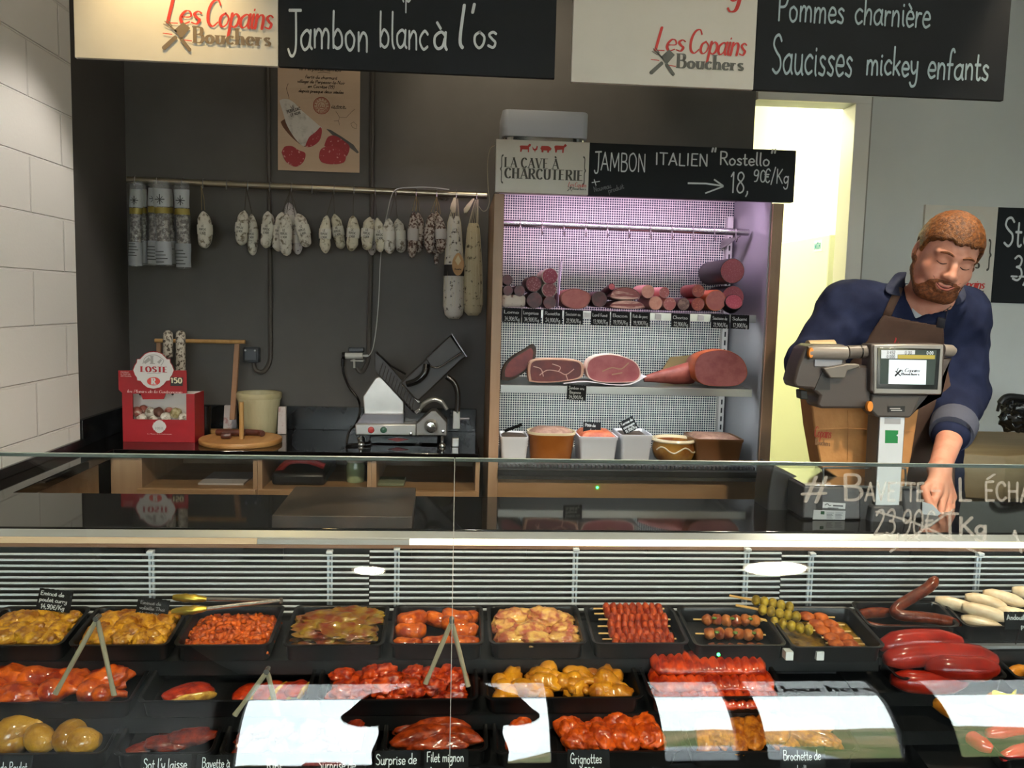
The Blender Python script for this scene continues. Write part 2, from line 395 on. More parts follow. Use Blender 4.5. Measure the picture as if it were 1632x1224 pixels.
def logo(org, right, up, w, name_parent, red='c8322c', grey='6b6458', big=True):
    """two-line shop lettering with crossed cleaver and fork beside it; origin = lower left, w = overall width"""
    org = V(org); right = V(right).normalized(); up = V(up).normalized(); u = w/155.
    rm = mat('lettering_red_'+red, red, .6); gm = mat('lettering_grey_'+grey, grey, .6)
    a = text('Les', org+right*4*u+up*30*u, right, up, 36*u, .05, 'script', slant=.25, jit=0, fit_w=50*u)
    text('Copains', org+right*60*u+up*28*u, right, up, 38*u, .055, 'script', slant=.25, jit=0, mb=a, fit_w=97*u)
    part(name_parent, 'lettering', a, rm, smooth=False)
    b = text('Bouchers', org+right*44*u+up*4*u, right, up, 22*u, .085, 'serif', jit=0, fit_w=114*u)
    def P(q): 
        n = right.cross(up); n = -n if n.dot(org-EYEP) > 0 else n
        return org+right*q[0]*u+up*q[1]*u+n*.0011
    k = len(b.v); q = [(17, 20), (30, 32), (40, 24), (27, 8)]; b.v += [P(t) for t in q]; b.f.append((k, k+1, k+2, k+3))
    ribbon(b, [(2, -6), (19, 10)], [3.2, 3.0], P); ribbon(b, [(39, -7), (27, 8)], [2.6, 2.6], P); ribbon(b, [(20, 18), (12, 25)], [1.2, 1.2], P)
    ribbon(b, [(12, 25), (4, 32)], [.7, .7], P); ribbon(b, [(14, 26), (7, 34)], [.7, .7], P); ribbon(b, [(11, 23), (2, 28)], [.6, .6], P)
    part(name_parent, 'lettering', b, gm, smooth=False)
    c = MB(); ribbon(c, [(1, 15), (14, 14)], [.6, .6], P); ribbon(c, [(30, 7), (42, 6)], [.6, .6], P)
    part(name_parent, 'emblem_line', c, rm, smooth=False)
CHALK = mat('chalk', 'd3d9da', .9); CHALKG = mat('chalk_grey', '9aa0a0', .9)
# ------------------------------------------------------------------ the setting
XL, YB, CEIL, YF = -1.305, 3.45, 2.9, -2.7
brown = mat('wall_paint_taupe', '565350', .62, noise=(3, '4f4c49', .35, .65), bump=(140, .06, .002), rand=False)
white_wall = mat('wall_paint_white', 'cdd0cc', .6, noise=(2, 'c5c8c4', .3, .7), rand=False)
def brick_paint():
    m = mat('painted_block', 'f2eee8', .7, bump=(90, .12, .003), rand=False); nb = NB(m); b = nb.n['Principled BSDF']
    t = nb.new('TexCoord'); sp = nb.new('SeparateXYZ'); cb = nb.new('CombineXYZ'); nb.link(t.outputs['Object'], sp.inputs[0])
    nb.link(sp.outputs['Y'], cb.inputs['X']); nb.link(sp.outputs['Z'], cb.inputs['Y'])
    mp = nb.new('Mapping'); mp.inputs['Location'].default_value = (.06, -.012, 0); nb.link(cb.outputs[0], mp.inputs[0])
    br = nb.new('TexBrick'); br.inputs['Scale'].default_value = 1; br.inputs['Brick Width'].default_value = .42; br.inputs['Row Height'].default_value = .172
    br.inputs['Mortar Size'].default_value = .0045; br.inputs['Mortar Smooth'].default_value = .5; br.offset = .5
    nb.link(mp.outputs[0], br.inputs['Vector'])
    bp = nb.new('Bump'); bp.inputs['Strength'].default_value = 1; bp.inputs['Distance'].default_value = .006; bp.invert = True
    nb.link(br.outputs['Fac'], bp.inputs['Height'])
    old = b.inputs['Normal'].links[0].from_socket; nb.link(old, bp.inputs['Normal']); nb.link(bp.outputs[0], b.inputs['Normal'])
    return m
tile = mat('floor_tile', '77787a', .45, rand=False)
struct('floor', B((-1.45, YF-.1, -.08), (4.1, 6.2, 0)), tile)
struct('ceiling', B((-1.45, YF-.1, CEIL), (4.1, YB+.02, CEIL+.08)), mat('ceiling_white', 'cdcdcb', .8))
YW = atx(127, 665, -1.292).y
struct('wall_left', B((-1.45, 1.6, 0), (-1.292, YW, CEIL)), brick_paint())
struct('wall_left_front', B((-1.45, YF-.1, 0), (-1.292, 1.599, CEIL)), brown)
struct('wall_left_recess', B((-1.45, YW+.001, 0), (XL, YB+.1, CEIL)), brown)
XD0 = at(1197, 300, YB).x; XD1 = at(1363, 200, YB).x; ZD = at(1290, 163, YB).z
struct('wall_back', B((XL+.001, YB, 0), (XD0, YB+.1, CEIL)), brown)
mb = B((XD1, YB, 0), (4.1, YB+.1, CEIL)); mb.box((XD0+.001, YB, ZD), (XD1-.001, YB+.1, CEIL))
struct('wall_back_right', mb, white_wall)
frame_m = mat('frame_white', 'dcdad2', .4)
mb = MB(); mb.box((XD1-.012, YB-.02, 0), (XD1+.055, YB+.098, ZD-.001)); mb.box((XD0+.002, YB-.02, ZD-.001), (XD1+.055, YB-.001, ZD+.03))
struct('trim_1', mb, frame_m, bevel=.002)
struct('trim_2', B((XD1+.056, YB-.008, 0), (XD1+.066, YB-.001, ZD+.03)), mat('seal_grey', '8f8d84', .8))
struct('wall_right', B((4.0, YF, 0), (4.1, YB, CEIL)), white_wall)
# room behind the doorway
struct('wall_store_back', B((.6, 5.6, 0), (2.6, 5.7, 3.2)), mat('store_wall', 'efeed2', .5))
struct('wall_store_right', B((1.93, YB+.12, 0), (2.0, 5.58, 3.2)), mat('store_wall', 'efeed2', .5))
struct('wall_store_left', B((.5, YB+.11, 0), (.58, 5.7, 3.2)), mat('store_wall', 'efeed2', .5))
struct('ceiling_store', B((.5, YB+.11, 3.2), (2.6, 5.7, 3.26)), mat('store_wall', 'efeed2', .5))
t = thing('tube_lamp', 'lit fluorescent tube glowing on the wall behind the doorway', 'lamp', (1.22, 3.9, 2.4))
part(t, 'tube', MB().tube([(1.22, 3.75, 2.4), (1.22, 4.75, 2.4)], .018, 10), mat('tube_glow', 'ffffff', .5, emit=('fffbe0', 26)))
part(t, 'housing', B((1.19, 3.72, 2.425), (1.25, 4.8, 2.475)), mat('housing_white', 'd9d7c8', .5), bevel=.004)
for y in (3.9, 4.6): part(t, 'rod', MB().tube([(1.22, y, 2.47), (1.22, y, 3.2)], .006, 6), mat('housing_white', 'd9d7c8', .5))
lamp('store_light', 'AREA', (1.35, 4.3, 2.9), 46, (1, .95, .66), (1.75, 4.6, 1.6), shape='RECTANGLE', size=.25, size_y=1.2)
# cold-room door standing open in the doorway
dz = at(1318, 373, 3.9).z; dx = at(1317, 450, 3.9).x; dx2 = at(1331, 450, 3.9).x
t = thing('cold_room_door', 'pale insulated cold room door standing open in the lit doorway', 'door', (dx, 3.9, 0))
part(t, 'panel', B((dx, 3.9, .02), (dx2, 4.75, dz)), mat('door_cream', 'e6e8c8', .4), bevel=.006)
part(t, 'gasket', B((dx2+.0005, 3.905, .02), (dx2+.022, 4.73, dz-.004)), mat('rubber_black', '15140f', .6), label='black rubber gasket', bevel=.003)
q = at(1301, 391, 3.9)
st = MB(); y0, y1 = 3.97, 4.06
st.box((dx-.0012, y0, dz-.075), (dx-.0004, y1, dz-.02)); part(t, 'sticker', st, mat('sticker_pale', 'cfe4e4', .5))
part(t, 'lettering', text('MTH', (dx-.0016, y1-.008, dz-.064), (0, -1, 0), (0, 0, 1), .03, .1, 'sans', fit_w=.07, jit=0), mat('sticker_blue', '3f8f9c', .6), smooth=False)
# ------------------------------------------------------------------ shop front behind the viewer, seen in the glass
wm = mat('front_frame', '3a3a3a', .5)
fw_ = MB()
spans = [(-1.2, .62), (1.2, 1.7), (1.8, 2.68), (2.95, 3.85)]
zs, zt = .86, 2.6
xs = -1.29
for a, b_ in spans:
    if a > xs: fw_.box((xs, YF-.1, 0), (a, YF, CEIL))
    fw_.box((a, YF-.1, 0), (b_, YF, zs)); fw_.box((a, YF-.1, zt), (b_, YF, CEIL)); xs = b_
fw_.box((xs, YF-.1, 0), (4.0, YF, CEIL))
struct('wall_front', fw_, mat('front_wall', '565554', .7))
pane = mat_glass('window_glass')
for i, (a, b_) in enumerate(spans):
    w = MB()
    for lo, hi in (((a+.001, YF-.08, zs+.001), (a+.035, YF-.03, zt-.001)), ((b_-.035, YF-.08, zs+.001), (b_-.001, YF-.03, zt-.001)), ((a+.035, YF-.08, zs+.001), (b_-.035, YF-.03, zs+.04)), ((a+.035, YF-.08, zt-.04), (b_-.035, YF-.03, zt-.001))): w.box(lo, hi)
    o = struct('window_%d' % (i+1), w, wm)
    g = mesh_obj('window_glass', B((a+.034, YF-.06, zs+.039), (b_-.034, YF-.054, zt-.039)), pane, parent=o)
film = mat('window_film', '8b8f8e', .8, alpha=.48)
t = thing('window_lettering_band', 'grey lettered film band across the shop window, seen mirrored in the curved glass', 'sign', (1.8, YF-.04, 2.02))
for a, b_ in spans: part(t, 'film', B((a+.04, YF-.048, 2.06), (b_-.04, YF-.045, 2.565)), film)
part(t, 'lettering', text('Bouchers', (2.0, YF-.044, 2.2), (1, 0, 0), (0, 0, 1), .2, .085, 'serif', jit=0, fit_w=.64), mat('film_letter', '1d1f20', .7), smooth=False)
# outdoors
struct('ground_outside', B((-30, -60, -.2), (30, YF-.12, -.1)), mat('asphalt', '74726d', .9, noise=(1.5, '8a867e', .3, .7), rand=False))
hl = MB(); n = 60
for j in range(2):
    for i in range(n+1):
        x = -40+80*i/n; h = 1.3+4.2*min(1, max(0, (x-3)/7))+.8*mnoise.noise(V((x*.09, 3.1, 0)))+.5*mnoise.noise(V((x*.4, 9, 0)))
        if j == 0: hl.v += [V((x, -24-2*mnoise.noise(V((x*.2, 1, 4))), -.15)), V((x, -30, h*.6)), V((x, -42, h))]
hl.f = [(3*i+k, 3*i+3+k, 3*i+4+k, 3*i+1+k) for i in range(n) for k in (0, 1)]
struct('hill_outside', hl, mat('hill_green', '55602e', .95, noise=(.35, '8d7c56', .4, .6), rand=False))
t = thing('pavilion', 'small red roofed pavilion across the car park, seen mirrored in the glass', 'building', (-2.6, -17, -.1))
part(t, 'wall', B((-3.6, -18, -.1), (-1.6, -16.2, .62)), mat('pavilion_wall', 'c9b8ac', .8))
part(t, 'roof', MB().loft([rrect(2.7, 2.4, .05, .62, 2, -2.6, -17.1), rrect(.8, .5, .05, 1.05, 2, -2.6, -17.1), rrect(.7, .4, .05, 1.2, 2, -2.6, -17.1)]), mat('pavilion_roof', '9c3b30', .7))
def car(x, y, colr, label):
    t = thing('car', label, 'car', (x, y, -.1))
    prof = [(-2.0, .25), (-2.05, .7), (-1.35, .86), (-.75, 1.32), (.75, 1.36), (1.5, .92), (2.05, .8), (2.1, .3)]
    r = [[V((x+px, y+s*.8*(1 if pz < .9 else .82), -.1+pz)) for px, pz in prof] for s in (-1, 1)]
    part(t, 'body', MB().loft(r), mat('car_'+colr, colr, .3, coat=.6), bevel=.08)
    for dx in (-1.3, 1.3):
        for s in (-1, 1): part(t, 'wheel', MB().lathe([(.2, -.09), (.31, -.09), (.31, .09), (.2, .09)], (x+dx, y+s*.78, .21), 18, 'y'), mat('tyre', '17171a', .8))
car(2.4, -6.6, 'b9bcc0', 'silver car parked outside the shop window, seen mirrored in the glass')
# ------------------------------------------------------------------ ceiling spots
for i, (p, tg, e, c) in enumerate(SPOTS):
    d = (V(tg)-V(p)).normalized()
    t = thing('ceiling_spot', ['round white ceiling spotlight left of centre over the customers', 'large round white ceiling spotlight on the right over the customers', 'ceiling spotlight set back above the scale', 'ceiling spotlight between the hanging signs and the dark back wall', 'added ceiling spotlight, out of view, brightening the white block wall at the left'][i], 'lamp', (p[0], p[1], CEIL))
    part(t, 'bracket', MB().tube([(p[0], p[1], CEIL), (p[0], p[1], p[2]-.01)], .009, 8), mat('lamp_grey', 'b9b9b9', .4, metal=.6))
    rot = d.to_track_quat('-Z', 'Y').to_matrix().to_4x4(); m = Matrix.Translation(V(p)) @ rot
    k_ = (1.3, 2.6, 1, 1, 1)[i]
    part(t, 'can', MB().lathe([(.02*k_, .05), (.045*k_, .045), (.055*k_, -.04), (.085*k_, -.048), (.085*k_, -.052), (.05*k_, -.05), (.042*k_, .0)], n=24).xf(m), mat('lamp_white', 'dcdad4', .4) if i < 2 else mat('lamp_grey', 'b9b9b9', .4, metal=.6))
    part(t, 'bulb', MB().lathe([(.0005, -.028), (.03*k_, -.03), (.044*k_, -.038), (.03*k_, -.046), (.0005, -.048)], n=20).xf(m), mat('bulb_glow', 'ffffff', .5, emit=('fff0d2', 55)))
p = (-.67, 1.86, CEIL)
t = thing('ceiling_spot', 'ceiling spotlight just in front of the left hanging sign', 'lamp', p)
part(t, 'can', MB().lathe([(.008, 0), (.008, -.3), (.03, -.31), (.04, -.34), (.045, -.43), (.04, -.43), (.032, -.38)], p, 20), mat('lamp_grey', 'b9b9b9', .4, metal=.6))
# ------------------------------------------------------------------ granite worktops and wooden units behind the counter
granite = mat('granite_black', '0b0a0a', .045, spec=.8, noise=(220, '1c1b1b', .55, .75), rand=False)
wood = mat_wood('wood_oak', '8f6d4c', 'a68562', 5, .45, 'x')
woodv = mat_wood('wood_oak_upright', '97765a', 'ad8e70', 5, .45, 'z')
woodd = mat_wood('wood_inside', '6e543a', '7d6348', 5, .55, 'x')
ZC, YC = .96, 2.93
xA = atz(172, 718, ZC).x; xA = (xA+atz(20, 788, ZC).x)/2
xC = at(770, 500, 2.92).x-.003
E_ = [(-1.29, 2.246), (xA, 2.246), (xA, YC), (xC, YC), (xC, YB-.002), (XL+.003, YB-.002), (XL+.003, YW+.004), (-1.29, YW+.004)]
wt = MB().prism([(x, y, ZC-.03) for x, y in E_], (0, 0, .03))
single('granite_worktop', wt, granite, 'polished black granite worktop running along the left and back walls', 'worktop', bevel=.002, loc=(-.5, 3.2, ZC-.03))
ups = MB(); ups.box((XL+.003, YB-.022, ZC+.0005), (xC, YB-.002, ZC+.095)); ups.box((XL+.003, YW+.006, ZC+.0005), (XL+.02, YB-.023, ZC+.095)); ups.box((-1.29, 2.25, ZC+.0005), (-1.278, YW+.004, ZC+.03))
single('granite_upstand', ups, mat('granite_slab', '17191b', .22, noise=(9, '3b4046', .5, .8), rand=False), 'black granite splash strip along the foot of the back wall', 'splashback', bevel=.0015, loc=(-.4, YB, ZC))
# left arm unit
t = thing('wooden_unit', 'plain oak side cupboard under the granite along the left wall', 'cabinet', (-1.15, 2.4, 0))
part(t, 'body', B((-1.288, 2.26, .08), (xA-.03, YC-.05, ZC-.031)), wood)
part(t, 'plinth', B((-1.288, 2.27, 0), (xA-.06, YC-.05, .079)), mat('plinth', '3a3632', .6))
# back unit with open niches
t = thing('wooden_unit', 'oak base unit with open niches under the granite on the back wall', 'cabinet', (-.4, 3.1, 0))
xs_ = [at(px, 755, YC).x for px in (173, 216, 409, 592, 765)]
yf, zb, ztp = YC+.015, atz(400, 786, 0).z, ZC-.032
zn0 = at(400, 779, yf).z; zn1 = at(400, 726.5, yf).z
c = MB(); c.box((xs_[0]+.002, yf, .08), (xs_[1], YB-.01, ztp)); part(t, 'side_panel', c, woodv)
for i, (a, b_) in enumerate(((xs_[1], xs_[2]), (xs_[2], xs_[3]), (xs_[3], xs_[4]))):
    w = .012
    part(t, 'upright', B((a, yf, .3), (a+.016, YB-.02, ztp)), woodv); part(t, 'upright', B((b_-.016, yf, .3), (b_-.001, YB-.02, ztp)), woodv)
    part(t, 'rail', B((a+.016, yf, zn1), (b_-.016, YB-.02, ztp)), wood)
    part(t, 'shelf', B((a+.016, yf, zn0-.02), (b_-.016, YB-.02, zn0)), wood)
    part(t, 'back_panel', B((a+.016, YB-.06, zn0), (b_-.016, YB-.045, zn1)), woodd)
    part(t, 'drawer', B((a+.003, yf-.016, .5), (b_-.004, yf-.001, zn0-.001)), wood, bevel=.0015)
part(t, 'plinth', B((xs_[0]+.004, yf+.03, 0), (xs_[4]-.002, YB-.02, .079)), mat('plinth', '3a3632', .6))
part(t, 'base_board', B((xs_[1], yf, .08), (xs_[4]-.002, YB-.02, .299)), wood)
# things in the niches
def boxy(name, px0, px1, py0, py1, Y, dep, m, label, cat, group=None, bevel=.003):
    a = at(px0, py1, Y); b_ = at(px1, py0, Y)
    return single(name, B((min(a.x, b_.x), Y, a.z), (max(a.x, b_.x), Y+dep, b_.z)), m, label, cat, group, bevel=bevel)
zsh = zn0+.0005
def niche(px, w, d, h, Y): 
    x = at(px, 760, Y).x; return (x-w/2, Y, zsh), (x+w/2, Y+d, zsh+h)
lo, hi = niche(352, .16, .2, .006, 3.0)
single('paper_pile', B(lo, hi), mat('paper_grey', 'b9b4b4', .8), 'small pile of white paper lying in the left open niche', 'paper')
lo, hi = niche(475, .19, .3, .045, 3.0)
t = thing('power_tool_case', 'black tool case with red trim lying in the middle niche', 'case', lo)
part(t, 'body', MB().box(lo, hi), mat('case_black', '161617', .4), bevel=.012)
part(t, 'trim', MB().tube(smooth_path([(lo[0]+.01, 3.06, hi[2]-.01), (lo[0]+.05, 3.06, hi[2]+.03), (lo[0]+.12, 3.06, hi[2]+.034), (hi[0]-.01, 3.06, hi[2]+.014)], 5), .012, 8), mat('case_red', 'b3231c', .4), label='red carrying strap')
x = at(565, 760, 3.05).x
t = thing('glass_jar', 'pale green jar standing in the middle niche', 'jar', (x, 3.08, zsh))
part(t, 'body', MB().lathe([(.001, 0), (.03, 0), (.034, .01), (.034, .06), (.03, .07), (.03, .074), (.001, .074)], (x, 3.08, zsh), 20), mat('jar_green', '9fae86', .2, coat=.5))
part(t, 'lid', MB().lathe([(.001, .075), (.033, .075), (.033, .09), (.001, .092)], (x, 3.08, zsh), 20), mat('jar_lid', 'c9c6b2', .4))
lo, hi = niche(622, .1, .12, .012, 3.0)
single('cleaning_pad', B(lo, hi), mat('pad_green', '6d735c', .9), 'flat green pad lying in the right open niche', 'pad', bevel=.003)
# ------------------------------------------------------------------ wall pieces: conduits, sockets, poster, sausage rail
cond = mat('conduit_taupe', '4a443f', .55)
def conduit(pts, label, r=.009):
    single('conduit_pipe', MB().tube(smooth_path(pts, 6), r, 8), cond, label, 'pipe')
w_ = lambda px, py, d=.012: at(px, py, YB-d)
conduit([w_(426, 20), w_(427, 120), w_(428, 240), w_(430, 400), w_(431, 540), w_(430, 575), w_(420, 592), w_(408, 590), w_(404, 578)], 'painted conduit pipe on the wall looping down to the small socket')
conduit([w_(594, 20), w_(594, 120), w_(593, 240), w_(592, 360), w_(588, 540), w_(586, 575), w_(576, 593), w_(568, 586)], 'painted conduit pipe on the wall running down behind the slicer')
a = at(391, 577, YB); b_ = at(416, 553, YB)
t = thing('wall_socket', 'dark square wall socket beside the left conduit pipe', 'socket', (a.x, YB-.02, a.z))
part(t, 'box', B((a.x, YB-.042, a.z), (b_.x, YB-.002, b_.z)), mat('socket_dark', '3b3f45', .4), bevel=.006)
part(t, 'flap', B((a.x+.008, YB-.048, a.z+.01), (b_.x-.008, YB-.043, b_.z-.006)), mat('socket_flap', '454a51', .35), bevel=.002)
for dx in (.012, .05): part(t, 'screw', MB().lathe([(.0005, .0), (.004, 0), (.004, .002), (.0005, .002)], (a.x+dx, YB-.0505, b_.z-.012), 8, 'y'), mat('screw_pale', 'b8bcc0', .4))
# poster
pz0 = at(442, 271, YB-.004).z; px0 = at(443, 200, YB-.004).x; px1 = at(573.5, 200, YB-.004).x; pz1 = at(500, 60, YB-.004).z
YP = YB-.006
t = thing('poster', 'wooden toned poster of a sliced sausage hanging on the dark wall', 'poster', (px0, YP, pz0))
part(t, 'sheet', B((px0, YP, pz0), (px1, YB-.0015, pz1)), mat_wood('poster_wood', 'c4a68a', 'd3bba2', 1.6, .6, 'x'))
PW = px1-px0
def pp(u, v, k=1): return V((px0+PW*u/866, YP-.0006*k, pz0+PW*(1145-v)/866))   # u,v in crop pixels of the sheet
def pshape(pts, m, name, k=1, smooth_=True):
    mb = MB(); q = [pp(u, v, k) for u, v in pts]
    if smooth_: q = smooth_path(q+[q[0]], 4)[:-1]
    mb.v = q; mb.f = [tuple(range(len(q)))]
    part(t, name, mb, m, smooth=False)
sal_cut = mat('salami_print', 'a2343a', .6, cells=(70, 'd79a94', .12, .3), rand=False)
pshape([(30, 640), (60, 700), (160, 810), (280, 890), (330, 840), (180, 700), (90, 610)], mat('print_shadow', '6f4a34', .7), 'print_shadow')
pshape([(15, 420), (70, 400), (150, 420), (260, 520), (430, 660), (455, 700), (300, 880), (200, 830), (100, 680), (60, 560)], mat('print_casing', 'd5cfc6', .6, noise=(25, '9c958b', .5, .75), rand=False), 'print_sausage', 2)
pshape([(290, 880), (330, 790), (400, 730), (450, 680), (465, 730), (440, 820), (370, 880), (310, 895)], sal_cut, 'print_slice', 3)
pshape([(40, 960), (70, 900), (150, 890), (220, 930), (290, 960), (270, 1050), (190, 1105), (90, 1060)], sal_cut, 'print_slice', 3)
pshape([(490, 870), (530, 780), (610, 765), (720, 830), (760, 880), (720, 980), (600, 960)], sal_cut, 'print_slice', 3)
pshape([(435, 1000), (450, 920), (520, 880), (640, 890), (715, 960), (700, 1040), (580, 1065), (470, 1050)], mat('salami_print_front', 'ab3a40', .6, cells=(70, 'dda39c', .12, .3), rand=False), 'print_slice', 4)
pshape([(510, 695), (560, 705), (690, 780), (800, 850), (860, 930), (840, 940), (760, 880), (600, 780)], mat('print_knife', '5d5a57', .5), 'print_knife', 2, False)
ink = mat('print_ink', '2f2620', .8)
tx = MB()
for s, u, v, wd, h in (('le Perpezac-le-Noir', 225, 95, 450, 38), ('fierté du charmant', 285, 178, 340, 34), ('village de Perpezac-le-Noir', 205, 226, 500, 34), ('en Corrèze (19)', 315, 274, 280, 34), ('depuis presque deux siècles', 218, 324, 475, 34)):
    text(s, pp(u, v), (1, 0, 0), (0, 0, 1), PW*h/866, .06, 'hand', slant=.2, jit=.03, mb=tx, fit_w=PW*wd/866)
for s, u, v, wd, h in (('Le village de', 580, 462, 130, 18), ('Perpezac-le-Noir', 565, 480, 160, 18), ('LE', 140, 495, 40, 22), ('PERPEZAC', 100, 550, 150, 30), ('LE NOIR', 140, 580, 110, 26)):
    text(s, pp(u, v, 3), (1, 0, 0) if u > 500 else (1, 0, .3), (0, 0, 1) if u > 500 else (-.3, 0, 1), PW*h/866, .08, 'hand', jit=.02, mb=tx, fit_w=PW*wd/866)
def line(mb, pts, hw, k=1.5):
    q = pts
    ribbon(mb, q, [hw]*len(q), lambda z: pp(z[0], z[1], k), cap=False)
line(tx, [(420, 115), (470, 108), (550, 112)], 2); line(tx, [(110, 240), (90, 290), (105, 340), (120, 395)], 2)
line(tx, [(590, 610), (640, 605), (650, 570), (720, 570), (780, 505), (815, 475)], 1.6); line(tx, [(610, 505), (640, 550), (650, 570)], 1.6); line(tx, [(640, 605), (650, 650)], 1.6)
line(tx, [(770, 630), (800, 612), (835, 640), (830, 680), (790, 672), (770, 630)], 1.6)
part(t, 'lettering', tx, ink, smooth=False)
st = MB()
for r, h in ((86, 3.5), (76, 1.8), (42, 2)):
    line(st, [(460+r*math.cos(a*math.pi/16), 455+r*math.sin(a*math.pi/16)) for a in range(33)], h)
for k, ch in enumerate('SAUCISSON'):
    a = math.radians(200-k*27.5); text(ch, pp(460+52*math.cos(a)*1.06, 455-52*math.sin(a)*1.06), (math.sin(a), 0, -math.cos(a)), (math.cos(a), 0, math.sin(a)), PW*20/866, .09, 'sans', mb=st, jit=0, align='c')
for k, ch in enumerate('DE VILLAGE'):
    a = math.radians(218+k*12); text(ch, pp(460+70*math.cos(a), 455-70*math.sin(a)), (-math.sin(a), 0, math.cos(a)), (-math.cos(a), 0, -math.sin(a)), PW*17/866, .09, 'sans', mb=st, jit=0, align='c')
line(st, [(432, 470), (450, 430), (462, 470), (476, 445), (490, 475), (430, 472)], 2.5)
part(t, 'stamp', st, mat('print_red', 'a8493a', .8), smooth=False)
# ------------------------------------------------------------------ hanging signs and boards
panel_w = mat('sign_white', 'd6d1c6', .55, noise=(3, 'cfcabf', .4, .6), rand=False); slate = mat('slate', '1d2125', .7, spec=.25, noise=(5, '191c20', .35, .7), rand=False)
ZT = 2.56
def sign(Y, xa, xm, xb, zb, zt_, label):
    t = thing('hanging_sign', label, 'sign', (xm, Y, zb))
    part(t, 'white_panel', B((xa, Y, zb), (xm-.0005, Y+.012, zt_)), panel_w, bevel=.001)
    part(t, 'chalk_panel', B((xm+.0005, Y, zb), (xb, Y+.012, zt_)), slate, bevel=.001)
    for x in (xa+.1, xb-.1): part(t, 'cable', MB().tube([(x, Y+.006, zt_), (x, Y+.006, CEIL)], .0015, 6), mat('wire', 'a0a0a0', .4, metal=.8))
    return t
YS = 2.0
zs1 = (at(118, 90, YS).z+at(883, 127, YS).z)/2; zs2 = (at(910, 131, YS).z+at(1600, 160, YS).z)/2
rx, rz = (1, 0, 0), (0, 0, 1)
t = sign(YS, at(118, 50, YS).x, at(443.5, 60, YS).x, at(885, 80, YS).x, zs1, ZT, 'hanging sign with warm lit white panel and ham offer chalked beside it')
pxs = lambda px, py: at(px, py, YS-.0008)
mpx = 1/F*2.03
logo(pxs(259, 70), rx, rz, 157*mpx, t, grey='7a6a58')
tx = text('Jambon', pxs(459, 76), rx, rz, 54*mpx, .042, 'hand', fit_w=121*mpx, jit=.03, seed=3)
text('blanc', pxs(604, 75), rx, rz, 52*mpx, .042, 'hand', fit_w=75*mpx, jit=.02, seed=4, mb=tx); text('à', pxs(690, 77), rx, rz, 50*mpx, .045, 'hand', fit_w=23*mpx, mb=tx)
text("l'", pxs(727, 75), rx, rz, 62*mpx, .042, 'hand', slant=.1, fit_w=26*mpx, mb=tx); text('os', pxs(754, 75), rx, rz, 46*mpx, .045, 'hand', fit_w=38*mpx, mb=tx)
text('ip', pxs(640, 2), rx, rz, 40*mpx, .045, 'hand', fit_w=16*mpx, mb=tx)
part(t, 'chalk_lettering', tx, CHALK, smooth=False)
t = sign(YS, at(912, 70, YS).x, at(1204, 80, YS).x, at(1605, 90, YS).x, zs2, ZT, 'hanging sign offering potatoes and children sausages in chalk above the doorway')
logo(pxs(1036, 110), rx, rz, 146*mpx, t, grey='5c5d57')
tg = MB(); text('g', pxs(1160, 2), rx, rz, 40*mpx, .06, 'script', slant=.2, mb=tg, jit=0); part(t, 'lettering', tg, _M['lettering_red_c8322c'], smooth=False)
tx = text('Pommes', pxs(1238, 33), rx, rz, 44*mpx, .045, 'hand', fit_w=108*mpx, seed=5)
text('charnière', pxs(1361, 38), rx, rz, 44*mpx, .045, 'hand', fit_w=124*mpx, seed=6, mb=tx)
text('Saucisses', pxs(1228, 116), rx, rz, 58*mpx, .04, 'hand', fit_w=132*mpx, seed=7, mb=tx)
text('mickey', pxs(1379, 118), rx, rz, 42*mpx, .05, 'hand', fit_w=86*mpx, seed=8, mb=tx); text('enfants', pxs(1477, 124), rx, rz, 46*mpx, .048, 'hand', fit_w=102*mpx, seed=9, mb=tx)
part(t, 'chalk_lettering', tx, mat('chalk_blue', 'a9bcc2', .9), smooth=False)
# sign on the far right wall
Yr = YB-.014
zr0, zr1 = at(1530, 481, Yr).z, at(1530, 328, Yr).z; xr0, xr1 = at(1470, 400, Yr).x, at(1586, 400, Yr).x
t = thing('wall_sign', 'wall sign with white panel and chalk price board behind the smiling butcher', 'sign', (xr0, Yr, zr0))
part(t, 'white_panel', B((xr0, Yr, zr0), (xr1-.001, YB-.001, zr1)), panel_w, bevel=.001)
part(t, 'chalk_panel', B((xr1, Yr, zr0), (xr1+.95, YB-.001, zr1)), slate, bevel=.001)
q = lambda px, py: at(px, py, Yr-.0008); m3 = 3.44/F
tx = text('LES', q(1500, 410), rx, rz, 16*m3, .1, 'serif', jit=0, fit_w=64*m3); text('GRILLADES', q(1478, 425), rx, rz, 15*m3, .1, 'serif', jit=0, fit_w=90*m3, mb=tx)
text('}', q(1572, 427), rx, rz, 42*m3, .05, 'hand', jit=0, fit_w=8*m3, mb=tx); part(t, 'lettering', tx, mat('sign_dark', '4c4a42', .7), smooth=False)
a = MB(); text('Les Copains', q(1500, 458), rx, rz, 16*m3, .07, 'script', slant=.25, jit=0, fit_w=73*m3, mb=a); part(t, 'lettering', a, mat('lettering_red_c8322c', 'c8322c', .6), smooth=False)
a = MB(); text('Bouchers', q(1517, 467), rx, rz, 9*m3, .1, 'serif', jit=0, fit_w=56*m3, mb=a); part(t, 'lettering', a, mat('sign_dark', '4c4a42', .7), smooth=False)
tx = text('Steak', q(1597, 391), rx, rz, 46*m3, .045, 'hand', fit_w=90*m3, jit=.02); text('3,50', q(1612, 446), rx, rz, 40*m3, .045, 'hand', fit_w=70*m3, mb=tx); text('-----', q(1610, 446), rx, rz, 20*m3, .08, 'hand', fit_w=70*m3, mb=tx)
part(t, 'chalk_lettering', tx, CHALK, smooth=False)
